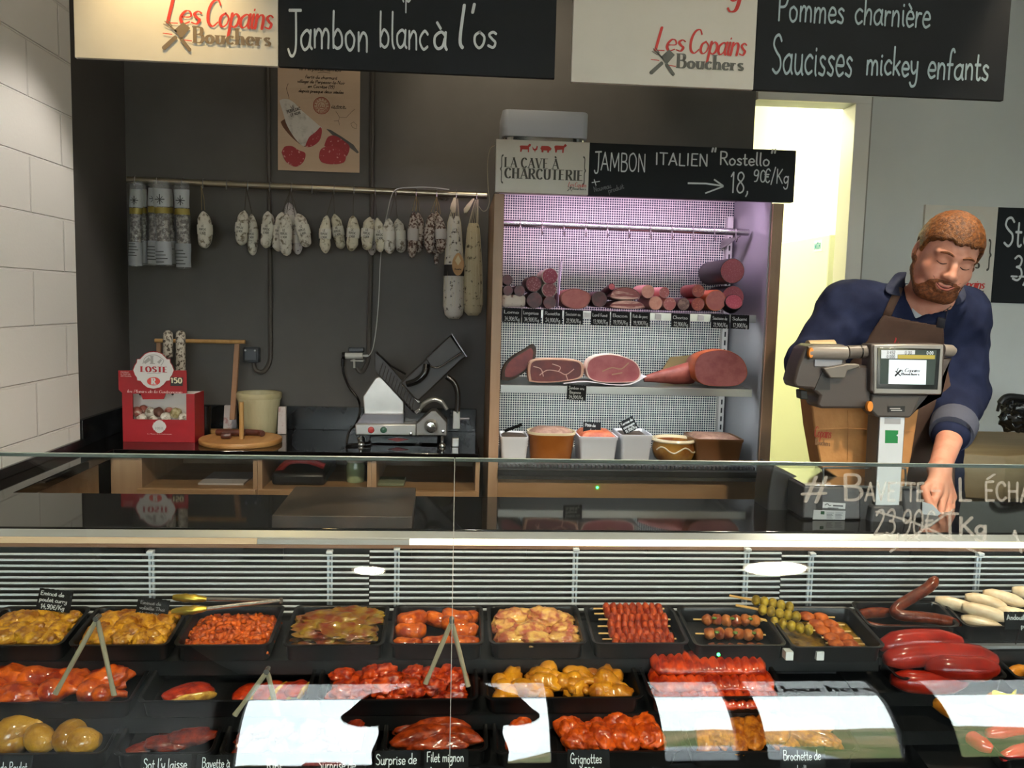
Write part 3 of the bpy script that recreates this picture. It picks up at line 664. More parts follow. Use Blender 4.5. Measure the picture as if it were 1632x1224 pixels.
# ------------------------------------------------------------------ the charcuterie display cabinet
CF = 2.9; CB = 3.3
cx0 = at(783.5, 500, CF).x; cx1 = at(799.5, 500, CF).x; cx2 = at(1224, 480, CF).x; cx3 = at(1241, 480, CF).x
zc_top = at(800, 309, CF).z; zb0 = at(1000, 744, CF).z; zs1c = at(1000, 497.5, CF).z; zs2c = at(990, 618, CF).z
def mat_perf():
    m = mat('perforated_back', 'ffffff', .5, rand=False); nb = NB(m); b = nb.n['Principled BSDF']
    t = nb.new('TexCoord'); sp = nb.new('SeparateXYZ'); nb.link(t.outputs['Object'], sp.inputs[0]); outs = []
    for ax in 'XZ':
        a = nb.new('Math', operation='MULTIPLY'); a.inputs[1].default_value = 1/.0093; nb.link(sp.outputs[ax], a.inputs[0])
        f = nb.new('Math', operation='FRACT'); nb.link(a.outputs[0], f.inputs[0])
        c = nb.new('Math', operation='COMPARE'); c.inputs[1].default_value = .5; c.inputs[2].default_value = .37; nb.link(f.outputs[0], c.inputs[0]); outs.append(c)
    mu = nb.new('Math', operation='MULTIPLY'); nb.link(outs[0].outputs[0], mu.inputs[0]); nb.link(outs[1].outputs[0], mu.inputs[1])
    mx = nb.new('Mix', data_type='RGBA'); nb.link(mu.outputs[0], mx.inputs['Factor']); mx.inputs['A'].default_value = srgb('ecebdf'); mx.inputs['B'].default_value = srgb('10263a')
    nb.link(mx.outputs['Result'], b.inputs['Base Color'])
    bp = nb.new('Bump'); bp.inputs['Distance'].default_value = .001; bp.invert = True; nb.link(mu.outputs[0], bp.inputs['Height']); nb.link(bp.outputs[0], b.inputs['Normal'])
    return m
steel = mat('steel_brushed', 'b4b4b0', .32, metal=.85, noise=(6, '9a9a98', .35, .7, (.05, 1, 1)), rand=False)
steelp = mat('steel_polished', 'c9c9c6', .15, metal=.95); greyin = mat('cabinet_grey', '8d8f92', .3, spec=.6)
t = thing('display_cabinet', 'tall wooden framed cold display cabinet filled with hams and sausages', 'cabinet', ((cx0+cx3)/2, CF, 0)); CAB = t
part(t, 'post', B((cx0, CF, 0), (cx1, CB+.08, zc_top)), woodv, bevel=.0015); part(t, 'post', B((cx2, CF, 0), (cx3, CB+.08, zc_top)), woodv, bevel=.0015)
part(t, 'back_panel', B((cx1+.0005, CB, zb0-.1), (cx2-.0005, CB+.012, zc_top+.06)), mat_perf())
part(t, 'side_lining', B((cx2-.006, CF+.01, zb0-.1), (cx2-.0006, CB-.001, zc_top+.049)), greyin)
part(t, 'top_board', B((cx1+.0005, CF+.002, zc_top+.05), (cx2-.0065, CB-.0005, zc_top+.06)), greyin)
part(t, 'front_panel', B((cx1+.0005, CF+.006, .08), (cx2-.0005, CF+.024, zb0-.034)), wood, bevel=.001)
part(t, 'sill', B((cx1+.0005, CF-.012, zb0-.033), (cx2-.0005, CF+.02, zb0-.013)), mat('sill_dark', '2a2a2a', .35), label='black sill strip')
part(t, 'sill_edge', B((cx1+.0005, CF-.016, zb0-.046), (cx2-.0005, CF+.004, zb0-.0345)), steelp)
g = MB()
for i in range(62):
    x = cx1+.004+(cx2-cx1-.014)*i/61; g.box((x, CF+.021, zb0-.012), (x+.006, CF+.04, zb0-.001))
part(t, 'air_vent', g, mat('vent_grey', '4c4b50', .5))
part(t, 'floor_tray', B((cx1+.0005, CF+.041, zb0-.016), (cx2-.0065, CB-.0005, zb0-.0005)), mat('tray_grey', '6b6d70', .4, metal=.4))
for i, z in enumerate((zs1c, zs2c)):
    sh = MB(); sh.box((cx1+.004, CF+.03, z-.004), (cx2-.03, CB-.03, z)); sh.box((cx1+.004, CF+.027, z-.028), (cx2-.03, CF+.0295, z))
    part(t, 'shelf', sh, steel, bevel=.0008)
    for x in (cx1+.02, cx2-.075): part(t, 'shelf_bracket', MB().prism([(x, CF+.06, z-.005), (x, CB-.002, z-.005), (x, CB-.002, z-.05)], (.004, 0, 0)), steel)
up = MB(); ux = at(1153, 500, CB-.03).x
up.box((ux, CB-.03, zb0), (ux+.022, CB-.001, zc_top-.013)); part(t, 'upright_rail', up, mat('upright_white', 'cfcfca', .4, metal=.3))
sl = MB()
for k in range(26):
    z = zb0+.05+k*.034
    if z+.02 < zc_top-.03: sl.box((ux+.008, CB-.0315, z), (ux+.014, CB-.0302, z+.02))
part(t, 'slot_row', sl, mat('slot_dark', '2b2b2e', .7))
ra = at(806, 355.5, CF+.17); rb = at(1193, 370.5, CF+.17)
ra = V((cx1+.001, ra.y, ra.z)); 
part(t, 'hanging_rail', MB().tube([ra, rb], .0125, 14), mat('rail_steel', 'a9a6a8', .25, metal=.9))
part(t, 'rail_bracket', MB().prism([(rb.x-.03, CF+.17, rb.z-.013), (rb.x-.03, CB-.001, rb.z-.013), (rb.x-.03, CB-.001, rb.z-.05)], (.004, 0, 0)), steel)
hk = mat('hook_steel', '8d8a86', .3, metal=.9)
def hook(p, r, drop):
    mb = MB(); pts = []
    for a in range(-30, 190, 20): pts.append(p+V((0, -r*math.cos(math.radians(a))*1.0, r*math.sin(math.radians(a)))))
    pts = pts[::-1]+[p+V((0, -r, -drop*.4)), p+V((0, -r*.9, -drop)), p+V((0, -r*1.5, -drop*1.25)), p+V((0, -r*2.2, -drop*.9))]
    return mb.tube(pts, .0021, 6)
for k in range(11):
    q = ra.lerp(rb, (k+.85)/11.5); part(t, 'hook', hook(q, .0152, .03), hk)
part(t, 'light_tube', MB().tube([(cx1+.03, CF+.03, zc_top+.036), (cx2-.04, CF+.03, zc_top+.036)], .011, 10), mat('cabinet_tube', 'ffffff', .5, emit=('f3c4f4', 9)))
lamp('cabinet_light', 'AREA', ((cx1+cx2)/2, CF+.06, zc_top+.012), 2.9, (.97, .66, 1.0), ((cx1+cx2)/2, CB, zc_top-.35), shape='RECTANGLE', size=.8, size_y=.04)
for z in (zs1c, zs2c):
    lamp('shelf_light', 'AREA', ((cx1+cx2)/2, CF+.05, z-.032), 1.7, (.9, .96, 1.0), ((cx1+cx2)/2, CF+.3, z-.35), shape='RECTANGLE', size=.8, size_y=.02)
lb = at(952, 777, CF+.005); part(t, 'green_glow_dot', MB().lathe([(.0005, -.003), (.004, -.002), (.0045, 0)], lb+V((0, 0, 0)), 10, 'y'), mat('glow_green', '3cff6a', .4, emit=('2cff5a', 14)), label='small green glow imitating a reflected light')
# sign board on top
YBd = CF-.035
bx0, bxm, bx1 = at(790, 265, YBd).x, at(939, 265, YBd).x, at(1267, 280, YBd).x
bz0, bz1 = (at(789, 305.7, YBd).z+at(1265, 322.5, YBd).z)/2, (at(791, 221, YBd).z+at(1269, 240.4, YBd).z)/2
t = thing('cabinet_sign', 'sign board with chalked ham price across the top of the display cabinet', 'sign', (bx0, YBd, bz0))
part(t, 'white_panel', B((bx0, YBd, bz0), (bxm-.0005, YBd+.03, bz1)), panel_w, bevel=.001)
part(t, 'chalk_panel', B((bxm+.0005, YBd, bz0), (bx1, YBd+.03, bz1)), slate, bevel=.001)
q = lambda px, py: at(px, py, YBd-.0008); m4 = 2.9/F
dk = mat('sign_dark', '4c4a42', .7)
tx = text('LA CAVE À', q(804, 266), rx, rz, 14.5*m4, .075, 'serif', jit=0, fit_w=86*m4); text('CHARCUTERIE', q(804, 283.5), rx, rz, 15*m4, .085, 'serif', jit=0, fit_w=124*m4, mb=tx)
text('{', q(796.5, 288), rx, rz, 36*m4, .04, 'hand', jit=0, fit_w=6*m4, mb=tx); text('}', q(928, 291), rx, rz, 36*m4, .04, 'hand', jit=0, fit_w=6*m4, mb=tx)
part(t, 'lettering', tx, dk, smooth=False)
logo(q(904, 303), rx, rz, 29*m4, t, grey='5c5d57')
an = MB()
def animal(px, py, s, kind):
    o = q(px, py)
    def P(z): return o+V((z[0]*s*m4, 0, z[1]*s*m4))
    shapes = {'calf': [(0, 9), (2, 10), (13, 10), (15, 13), (18, 12), (17, 9), (15, 8), (15, 0), (13, 0), (13, 4), (4, 4), (3, 0), (1, 0), (1, 6)],
              'hen': [(0, 9), (3, 5), (6, 6), (7, 10), (9, 9), (8, 4), (5, 2), (5, 0), (4, 0), (4, 2), (1, 4)],
              'pig': [(0, 6), (2, 10), (12, 10), (15, 9), (18, 6), (16, 3), (14, 3), (14, 0), (11, 0), (11, 3), (5, 3), (5, 0), (2, 0), (2, 3)],
              'cow': [(0, 9), (2, 11), (15, 11), (17, 14), (20, 12), (19, 10), (16, 8), (15, 0), (13, 0), (13, 5), (5, 4), (4, 0), (2, 0), (1, 6)]}[kind]
    k = len(an.v); an.v += [P(z) for z in shapes]; an.f.append(tuple(range(k, k+len(shapes))))
for px, k in ((828, 'calf'), (848, 'hen'), (861, 'pig'), (883, 'cow')): animal(px, 242+(px-828)*.02, .98, k)
part(t, 'emblem', an, mat('emblem_red', 'b5382f', .6), smooth=False)
tx = text('JAMBON', q(947, 271), rx, rz, 27*m4, .045, 'hand', fit_w=82*m4, seed=2); text('ITALIEN', q(1043, 262), rx, rz, 18*m4, .055, 'hand', fit_w=86*m4, mb=tx)
text('"', q(1133, 260), rx, rz, 22*m4, .06, 'hand', fit_w=10*m4, mb=tx); text('Rostello', q(1146, 262), rx, rz, 20*m4, .055, 'hand', fit_w=82*m4, mb=tx); text('"', q(1228, 262), rx, rz, 22*m4, .06, 'hand', fit_w=10*m4, mb=tx)
text('18,', q(1163, 306), rx, rz, 31*m4, .04, 'hand', fit_w=32*m4, mb=tx); text('90', q(1200, 289), rx, rz, 18*m4, .055, 'hand', fit_w=22*m4, mb=tx); text('€/Kg', q(1218, 291), rx, rz, 22*m4, .05, 'hand', fit_w=40*m4, mb=tx)
def cl(pts, hw):
    k = q(*pts[0]); ribbon(tx, pts, [hw]*len(pts), lambda z: q(z[0], z[1]), cap=False)
cl([(1096, 292), (1125, 292.5), (1153, 296.5)], 1.4); cl([(1138, 286), (1153, 296.5)], 1.3); cl([(1153, 297), (1124, 308)], 1.2)
cl([(943, 291), (956, 289)], .7); cl([(947, 286), (950, 296)], .7)
part(t, 'chalk_lettering', tx, CHALK, smooth=False)
a = text('Nouveau', q(947, 306), (1, 0, .28), (-.28, 0, 1), 8*m4, .07, 'hand', fit_w=28*m4); text('produit', q(970, 308), (1, 0, .35), (-.35, 0, 1), 8*m4, .07, 'hand', fit_w=26*m4, mb=a)
part(t, 'chalk_lettering', a, mat('chalk_faint', '6a6d6f', .9), smooth=False)
# white tub on top of the cabinet
a = at(801, 218, 2.95); b_ = at(941, 176, 2.95)
cxm, w_t = (a.x+b_.x)/2, b_.x-a.x
zt0 = zc_top+.061; zt1 = b_.z
tub = thing('white_tub', 'large white lidded tub standing on top of the display cabinet', 'tub', (cxm, 3.06, zc_top+.061))
zz = at(870, 221, 2.95).z; cyt = 2.98+w_t*.38
part(tub, 'body', MB().loft([rrect(w_t*.99, w_t*.75, .025, zz+.012, 6, cxm, cyt), rrect(w_t, w_t*.76, .025, zz+.02, 6, cxm, cyt), rrect(w_t, w_t*.76, .025, zt1-.003, 6, cxm, cyt), rrect(w_t*.99, w_t*.75, .025, zt1, 6, cxm, cyt)]), mat('tub_white', 'c3c6cc', .4))
part(tub, 'rim', MB().loft([rrect(w_t*.97, w_t*.73, .05, zc_top+.0606, 6, cxm, cyt), rrect(w_t*.97, w_t*.73, .05, zz+.0115, 6, cxm, cyt)]), steelp, label='shiny metal rim')
# ------------------------------------------------------------------ cold cuts in the cabinet
def disc_y(c, r, y, rz_=None, n=22, amp=0, seed=0):
    mb = MB(); rz_ = rz_ or r; pts = []
    for k in range(n):
        a = 2*math.pi*k/n; d = 1+amp*mnoise.noise(V((math.cos(a)*1.3+seed, math.sin(a)*1.3, seed)))
        pts.append(V((c.x+r*d*math.cos(a), y, c.z+rz_*d*math.sin(a))))
    return pts
def cold_cut(name, px, py, rpx, casing, cut, label, group, Y=None, L=.2, rpy=None, amp=.06, seed=1, ring=.9, cat='sausage', yaw=0, tilt=0):
    Y = Y if Y is not None else CF+.045
    c = at(px, py, Y); k = Y/F; r = rpx*k*1.02; r2 = (rpy or rpx)*k*1.02
    t = thing(name, label, cat, (c.x, Y, c.z-r2), group)
    prof = disc_y(c, r, Y, r2, amp=amp, seed=seed)
    rings = []
    for s, y in ((.97, 0), (1, .004), (1, L*.5), (.99, L*.9), (.8, L*.985), (.3, L)):
        rings.append([V((c.x+(p.x-c.x)*s, Y+.0012+y, c.z+(p.z-c.z)*s)) for p in prof])
    m = Matrix.Translation(c) @ Matrix.Rotation(yaw, 4, 'Z') @ Matrix.Rotation(tilt, 4, 'X') @ Matrix.Translation(-c)
    part(t, 'casing', MB().loft(rings).xf(m), casing, ang=60)
    f = MB(); f.v = [V((c.x+(p.x-c.x)*ring, Y, c.z+(p.z-c.z)*ring)) for p in prof]; f.v += [V((c.x+(p.x-c.x)*ring, Y+.0011, c.z+(p.z-c.z)*ring)) for p in prof]
    n = len(prof); f.f = [tuple(range(n))]+[(i, (i+1) % n, n+(i+1) % n, n+i) for i in range(n)]
    part(t, 'cut_face', f.xf(m), cut, smooth=False)
    return t
C_dark = mat('casing_dark', '3f1e1f', .5, bump=(60, .3, .003)); C_wht = mat('casing_mould', 'c9bfb4', .8, noise=(55, '6d4a40', .55, .66), bump=(80, .3, .002)); C_pink = mat('casing_pink', 'c98a80', .4); C_black = mat('casing_black', '181214', .4)
C_red = mat('casing_red', '6a1911', .4, bump=(40, .2)); C_or = mat('casing_orange', 'b85a34', .4)
F_sal = mat('cut_salami', '7a2935', .5, cells=(150, 'b57379', .15, .4)); F_ros = mat('cut_rosette', '972546', .5, cells=(170, 'c37888', .12, .35)); F_lomo = mat('cut_lomo', '5d1f29', .45, noise=(30, '43141d', .4, .6))
F_pale = mat('cut_pale', 'e0a08c', .5, noise=(60, 'd58e7c', .4, .6), bump=(90, .1)); F_mott = mat('cut_mottled', 'b25b5b', .5, cells=(110, 'ca847f', .15, .4)); F_and = mat('cut_andouille', '96756c', .55, noise=(70, '6b4c48', .42, .58))
F_cho = mat('cut_chorizo', '912211', .4, cells=(120, 'b95336', .12, .35)); F_pink = mat('cut_pink', 'b5635e', .5, noise=(40, 'ab5755', .4, .6)); F_big = mat('cut_pink_salami', '9e404e', .5, cells=(210, 'b86670', .1, .4))
GC = 'cold cuts on the upper shelf of the display cabinet'
for a in [
 ('cured_loin', 809, 446, 8.2, C_dark, F_lomo, 'dark cured loin topmost in the stack at the left cabinet post', 3),
 ('cured_loin', 809.5, 463, 8, C_dark, F_lomo, 'dark cured loin under the topmost one beside the left cabinet post', 5),
 ('cured_loin', 828, 463.5, 8.8, C_dark, F_lomo, 'dark cured loin lying on the white mouldy block on the upper shelf', 8),
 ('salami', 850.5, 452.5, 12.8, C_dark, F_sal, 'brownish red salami resting above the dark loin on the upper shelf', 2),
 ('salami', 876.5, 440.5, 13.2, C_wht, F_ros, 'bright magenta salami topmost in the left group of the upper shelf', 4),
 ('salami', 875.5, 462, 12, C_wht, F_sal, 'speckled salami between the bright magenta one and the small dark red one', 6),
 ('cured_loin', 852, 478.5, 12.6, C_dark, F_lomo, 'thick dark cured loin lying right of the white mouldy block', 1),
 ('cured_loin', 876, 482, 10, C_red, F_lomo, 'small dark red cured sausage below the speckled salami', 9),
 ('smoked_loin', 955, 477, 12.5, C_dark, F_lomo, 'dark smoked loin end right of the pink garlic sausage', 2),
 ('sausage', 1033, 464.5, 10.7, C_pink, F_pale, 'pale cut sausage on top beside the bacon slabs', 3),
 ('sausage', 1059, 466, 8.6, C_pink, F_mott, 'pink mottled sausage resting between the two pale ones and the lower mottled one', 4),
 ('sausage', 1045, 483, 11, C_pink, F_pale, 'pale cut sausage lying on the shelf right of the lower bacon slab', 7),
 ('sausage', 1067.5, 484.5, 10.2, C_pink, F_mott, 'pink mottled sausage lying on the shelf left of the grey brown chitterling sausage', 5),
 ('chitterling_sausage', 1089.5, 485, 10, C_dark, F_and, 'grey brown chitterling sausage on the upper shelf', 1),
 ('chorizo', 1113, 463.5, 10.5, C_red, F_cho, 'bright red chorizo lying on top of another chorizo', 3),
 ('chorizo', 1112.5, 485, 10.8, C_red, F_cho, 'red chorizo lying directly on the upper shelf', 6),
 ('ham_sausage', 1141, 479, 16.8, C_or, F_pink, 'large pale pink ham sausage with an orange rim on the upper shelf', 1)]:
    cold_cut(a[0], a[1], a[2], a[3], a[4], a[5], a[6], GC, seed=a[7], amp=.1 if a[5] in (F_lomo, F_and) else .05, L=.17+.05*((a[7]*37) % 10)/10)
cold_cut('salami', 1167.5, 432, 20, C_black, F_big, 'very large black cased salami resting on top at the right end of the upper shelf', GC, Y=CF+.05, L=.3, amp=.03, ring=.94, yaw=.0)
cold_cut('salami', 1168, 474, 18.5, C_black, F_big, 'large pink salami under the biggest black cased one', GC, Y=CF+.09, L=.22, amp=.03, ring=.95)
cold_cut('salami', 1170, 481, 15, C_black, F_big, 'black cased salami cut on a slant at the right end of the upper shelf', GC, Y=CF+.038, L=.045, amp=.05, ring=.9, rpy=13, yaw=.0, tilt=-.35)
cold_cut('garlic_sausage', 918, 476, 25, mat('casing_ham', '8b4a40', .5), F_pink, 'wide pink garlic sausage on the upper shelf behind a price tag', GC, rpy=16, amp=.12, seed=3)
o = boxy('mouldy_sausage', 799.5, 838, 470, 489.5, CF+.045, .16, C_wht, 'white mouldy flat sausage lying lowest at the left of the upper shelf', 'sausage', GC, bevel=.012)
t = thing('dry_sausage', 'thin dark dry sausage leaning between the smoked loin and the bacon', 'sausage', at(966, 470, CF+.1), GC)
a, b_ = at(957, 470, CF+.2), at(975, 457, CF+.055)
part(t, 'casing', MB().tube([a, a.lerp(b_, .5), b_], [.011, .0125, .0125], 12), C_dark); d = (b_-a).normalized()
part(t, 'cut_face', MB().tube([b_+d*.0004, b_+d*.0012], .0108, 12), F_mott)
def slab(px0, px1, py0, py1, dep, label, seed, nl):
    a = at(px0, py1, CF+.045); b_ = at(px1, py0, CF+.045); w, h = b_.x-a.x, b_.z-a.z
    t = thing('bacon_slab', label, 'bacon', a, GC); n = 16; prof = []
    for k in range(n): prof.append((k/(n-1), math.sin(math.pi*min(1, max(0, k/(n-1))))**.45))
    up = [V((a.x+w*u, a.y, a.z+h*(.25+.75*v))) for u, v in prof]; dn = [V((a.x+w*u, a.y, a.z+h*.25*(1-v))) for u, v in prof]
    pts = up+dn[::-1]; part(t, 'rind', MB().prism([p+V((0, .001, 0)) for p in pts], (0, dep, 0)), mat('rind_brown', '5e2f26', .5, bump=(50, .3)))
    m = mat('bacon_cut', '8e3b3c', .45, noise=(26, 'e3b0a2', .45, .56, (.35, 1, 2.6)), rand=True)
    cc = V((a.x+w/2, 0, a.z+h/2)); f = MB(); f.v = [V((cc.x+(p.x-cc.x)*.96, a.y, cc.z+(p.z-cc.z)*.86)) for p in pts]; f.f = [tuple(range(len(pts)))]
    f2 = MB().prism(f.v, (0, .0009, 0)); part(t, 'cut_face', f2, m, smooth=False)
slab(972, 1021, 458, 478, .16, 'streaky bacon slab lying on top of another slab on the upper shelf', 1, 4); slab(971, 1029, 479, 492, .17, 'streaky bacon slab lying directly on the upper shelf', 2, 5)
single('plastic_sheet', MB().prism([at(889, 489, CF+.06), at(890, 489, CF+.06), at(896, 416, CF+.2), at(895, 416, CF+.2)], (0, .06, 0)), mat('sheet_clear', 'd9d6de', .3, alpha=.55), 'clear plastic divider standing beside the magenta salami', 'divider')
# middle shelf hams
GH = 'hams on the middle shelf of the display cabinet'
def ham(outline, Y, dep, rind, cut, label, name='ham', taper=.75, inset=.9, extra=None, group=GH):
    pts = [at(x, y, Y) for x, y in outline]; pts = smooth_path(pts+[pts[0]], 4)[:-1]; c = sum(pts, V())/len(pts); t = thing(name, label, 'ham', (c.x, Y, min(p.z for p in pts)), group)
    zl = min(p.z for p in pts); rings = []
    for s, y in ((.985, 0), (1.0, .008), (1.0, dep*.3), ((1+taper)/2, dep*.65), (taper, dep*.9), (taper*.55, dep)):
        rings.append([V((c.x+(p.x-c.x)*s, Y+.001+y, max(zl, c.z+(p.z-c.z)*s-(1-s)*.02))) for p in pts])
    part(t, 'rind', MB().loft(rings), rind, ang=70)
    f = MB().prism([V((c.x+(p.x-c.x)*inset, Y, c.z+(p.z-c.z)*inset)) for p in pts], (0, .0009, 0)); part(t, 'cut_face', f, cut, smooth=False)
    return t, c
R_dark = mat('rind_dark', '402917', .6, noise=(30, '24170d', .4, .6), bump=(40, .5)); R_fat = mat('rind_fat', 'd9ac92', .45, noise=(20, 'c08a70', .4, .7)); R_or = mat('rind_orange', '843519', .4, noise=(12, '9f4c26', .4, .6)); R_wh = mat('rind_white', 'e6c9bd', .4)
H_raw = mat('cut_raw_ham', '5e181c', .4, noise=(22, '762623', .4, .62)); H_ck = mat('cut_cooked_ham', 'b26367', .5, noise=(24, 'a44f57', .38, .64)); H_big = mat('cut_big_ham', 'a56061', .5, noise=(28, '944f52', .4, .62)); H_sk = mat('shank', '9b5045', .5, noise=(20, '7a352f', .4, .65), bump=(30, .3))
ym = CF+.05
ham([(799, 606), (800, 590), (812, 572), (838, 556), (850, 549), (855, 558), (851, 576), (838, 592), (815, 606)], ym+.03, .14, R_dark, H_raw, 'dark raw ham end leaning at the left of the middle shelf', inset=.8)
t, c = ham([(843, 608), (841, 590), (846, 575), (870, 572), (905, 573), (927, 577), (931, 590), (925, 603), (890, 609), (860, 610)], ym, .2, R_fat, H_raw, 'flat cut raw ham with dark red meat on the middle shelf', inset=.9)
v = MB(); q = lambda x, y: at(x, y, ym-.0012)
for ln in ([(860, 598), (872, 590), (890, 592), (902, 597), (915, 588)], [(890, 592), (893, 585), (880, 580)], [(902, 597), (905, 606)], [(850, 584), (862, 588), (866, 600)]):
    ribbon(v, sm2(ln, 4), [.7]*(4*(len(ln)-1)+1), lambda z: q(*z), cap=False)
part(t, 'fat_seam', v, mat('fat_seam', 'd7a596', .5), smooth=False)
t, c = ham([(933, 588), (938, 574), (955, 566), (980, 565), (1005, 572), (1018, 582), (1022, 597), (1013, 608), (985, 610), (955, 609), (938, 602)], ym, .2, R_wh, H_ck, 'pink cooked ham with white rind on white paper on the middle shelf', inset=.94)
v = MB()
for ln in ([(960, 592), (975, 586), (990, 588), (1002, 578)], [(975, 597), (992, 594)]): ribbon(v, sm2(ln, 4), [1.0]*(4*(len(ln)-1)+1), lambda z: q(*z), cap=False)
part(t, 'fat_seam', v, mat('seam_brown', 'b88a72', .6), smooth=False)
sh = MB().tube([at(1026, 604, ym+.06), at(1045, 601, ym+.06), at(1075, 598, ym+.08), at(1100, 594, ym+.1)], [.011, .02, .034, .042], 16)
single('ham_shank', sh, H_sk, 'tapered ham shank pointing left beside the large cooked ham', 'ham', GH)
ham([(1107, 596), (1107, 580), (1116, 565), (1138, 558), (1162, 559), (1182, 570), (1191, 587), (1190, 602), (1176, 614), (1150, 616), (1125, 614), (1111, 606)], ym-.008, .22, R_or, H_big, 'largest cooked ham with orange rind at the right of the middle shelf', inset=.96)
pa = MB(); g0 = [at(x, y, ym-.02) for x, y in ((898, 612), (935, 609), (975, 614), (1005, 613), (1031, 600))]; g0 = smooth_path(g0, 5)
pa.v = [p+V((0, 0, .001)) for p in g0]+[p+V((0, .12, .0005)) for p in g0]; n = len(g0); pa.f = [(i, i+1, n+i+1, n+i) for i in range(n-1)]
for p in pa.v: p.z = max(p.z, zs2c+.0012)
o = single('butcher_paper', pa, mat('paper_white', 'd8d4da', .6), 'sheet of white paper curling under the pink cooked ham', 'paper'); o.modifiers.new('thick', 'SOLIDIFY').thickness = .0006
a = at(1075, 590, CB-.05); single('cardboard_tray', MB().prism([(a.x-.08, CB-.08, zs2c+.001), (a.x+.06, CB-.08, zs2c+.001), (a.x+.06, CB-.05, zs2c+.1), (a.x-.02, CB-.05, zs2c+.09)], (0, .006, 0)), mat('board_ochre', '8c7448', .7), 'ochre card propped behind the ham shank', 'card')
# terrines on the cabinet floor
GT = 'terrines on the floor of the display cabinet'
china = mat('china_white', 'd5d6da', .25, coat=.4); pate = mat('pate_brown', '7d5a4a', .6, noise=(45, '9a7866', .4, .65), bump=(60, .5)); patd = mat('pate_dark', '3c3128', .5, noise=(40, '5b4a3a', .4, .65), bump=(60, .4)); pato = mat('pate_orange', '9c4428', .5, noise=(50, 'b9683f', .4, .65), bump=(60, .5))
glz = mat('glaze_brown', '8a4a1a', .2, coat=.6, noise=(5, 'a5642c', .35, .7)); glzi = mat('glaze_cream', 'd8c8a4', .25, coat=.5)
def terrine(px0, px1, pyt, pyb, dep, mo, mi, fill, label, name='terrine', dome=.012, r=.012, Y=CF+.05, taper=.86, full=.8):
    a = at(px0, pyb, Y); b_ = at(px1, pyt, Y); w = b_.x-a.x; zb_ = zb0+.0005; h = b_.z-zb_; cx, cy = (a.x+b_.x)/2, Y+dep/2
    t = thing(name, label, 'terrine', (cx, cy, zb_), GT)
    part(t, 'dish', MB().loft([rrect(w*taper, dep*taper, r, zb_, 6, cx, cy), rrect(w*.97, dep*.97, r, zb_+h*.86, 6, cx, cy), rrect(w, dep, r, zb_+h*.9, 6, cx, cy), rrect(w, dep, r, zb_+h, 6, cx, cy), rrect(w-.01, dep-.01, r*.8, zb_+h, 6, cx, cy), rrect((w-.014)*taper, (dep-.014)*taper, r*.8, zb_+h*.4, 6, cx, cy)]), mo, ang=50)
    k = rrect(w-.012, dep-.012, r*.8, 0, 6, cx, cy); rings = []
    for s, z in ((.97, full), (.93, full+dome/h*.4), (.75, full+dome/h*.8), (.4, full+dome/h), (.05, full+dome/h)):
        rings.append([V((cx+(p.x-cx)*s, cy+(p.y-cy)*s, zb_+h*z+.003*mnoise.noise(V((p.x*60*s, p.y*60*s, px0))))) for p in k])
    part(t, 'filling', MB().loft(rings), fill)
    if mi is not None: part(t, 'rim', MB().loft([rrect(w+.001, dep+.001, r, zb_+h*.93, 6, cx, cy), rrect(w+.001, dep+.001, r, zb_+h+.001, 6, cx, cy), rrect(w-.012, dep-.012, r*.8, zb_+h+.001, 6, cx, cy), rrect(w-.014, dep-.014, r*.8, zb_+h*.86, 6, cx, cy)], cap=False), mi, label='pale glazed rim')
    return t
terrine(797, 843, 697, 726, .15, china, None, patd, 'white rectangular terrine with dark filling at the left end of the cabinet floor', full=.86)
terrine(842, 921, 692, 729, .15, glz, glzi, pate, 'brown oval terrine heaped with meat loaf between two white terrines', dome=.03, r=.06, full=.86)
terrine(922, 986, 697, 731, .16, china, None, pato, 'white rectangular terrine with orange filling under an upright price tag', dome=.028, full=.9)
terrine(988, 1041, 694, 732, .17, china, None, patd, 'white rectangular terrine under the tilted price tag', full=.86)
cx = at(1076, 700, CF+.12); rr = at(1111, 700, CF+.12).x-cx.x; t = thing('stoneware_pot', 'round brown and cream stoneware pot on the cabinet floor', 'terrine', (cx.x, CF+.05+rr, zb0), GT)
cc = (cx.x, CF+.05+rr, zb0+.0005); hh = .083
part(t, 'pot', MB().lathe([(rr*.7, 0), (rr*.86, hh*.12), (rr*.97, hh*.4), (rr, hh*.62), (rr*.95, hh*.88), (rr, hh*.95), (rr*.98, hh), (rr*.9, hh), (rr*.88, hh*.6), (.001, hh*.55)], cc, 32), mat('glaze_ochre', '6e3a1a', .2, coat=.6, noise=(4, 'b3853c', .42, .6)), ang=60)
part(t, 'rim', MB().lathe([(rr*1.005, hh*.9), (rr*1.03, hh*.95), (rr*1.0, hh*1.03), (rr*.9, hh*1.03), (rr*.89, hh*.9)], cc, 32, cap=False), glzi, label='cream glazed rim')
part(t, 'filling', MB().lathe([(rr*.88, hh*.7), (rr*.5, hh*.8), (.001, hh*.78)], cc, 24), pate)
part(t, 'relief', MB().tube(smooth_path([V(cc)+V((rr*1.0*math.sin(a), -rr*1.0*math.cos(a), hh*(.6+.12*math.sin(a*6)))) for a in [(-1.1+.22*i) for i in range(11)]], 3), .003, 6), glzi)
terrine(1107, 1187, 701, 734, .17, mat('glaze_drab', '6f4a2a', .35, coat=.3), None, pate, 'drab brown rectangular terrine at the right end of the cabinet floor', full=.9, dome=.02, Y=CF+.055)
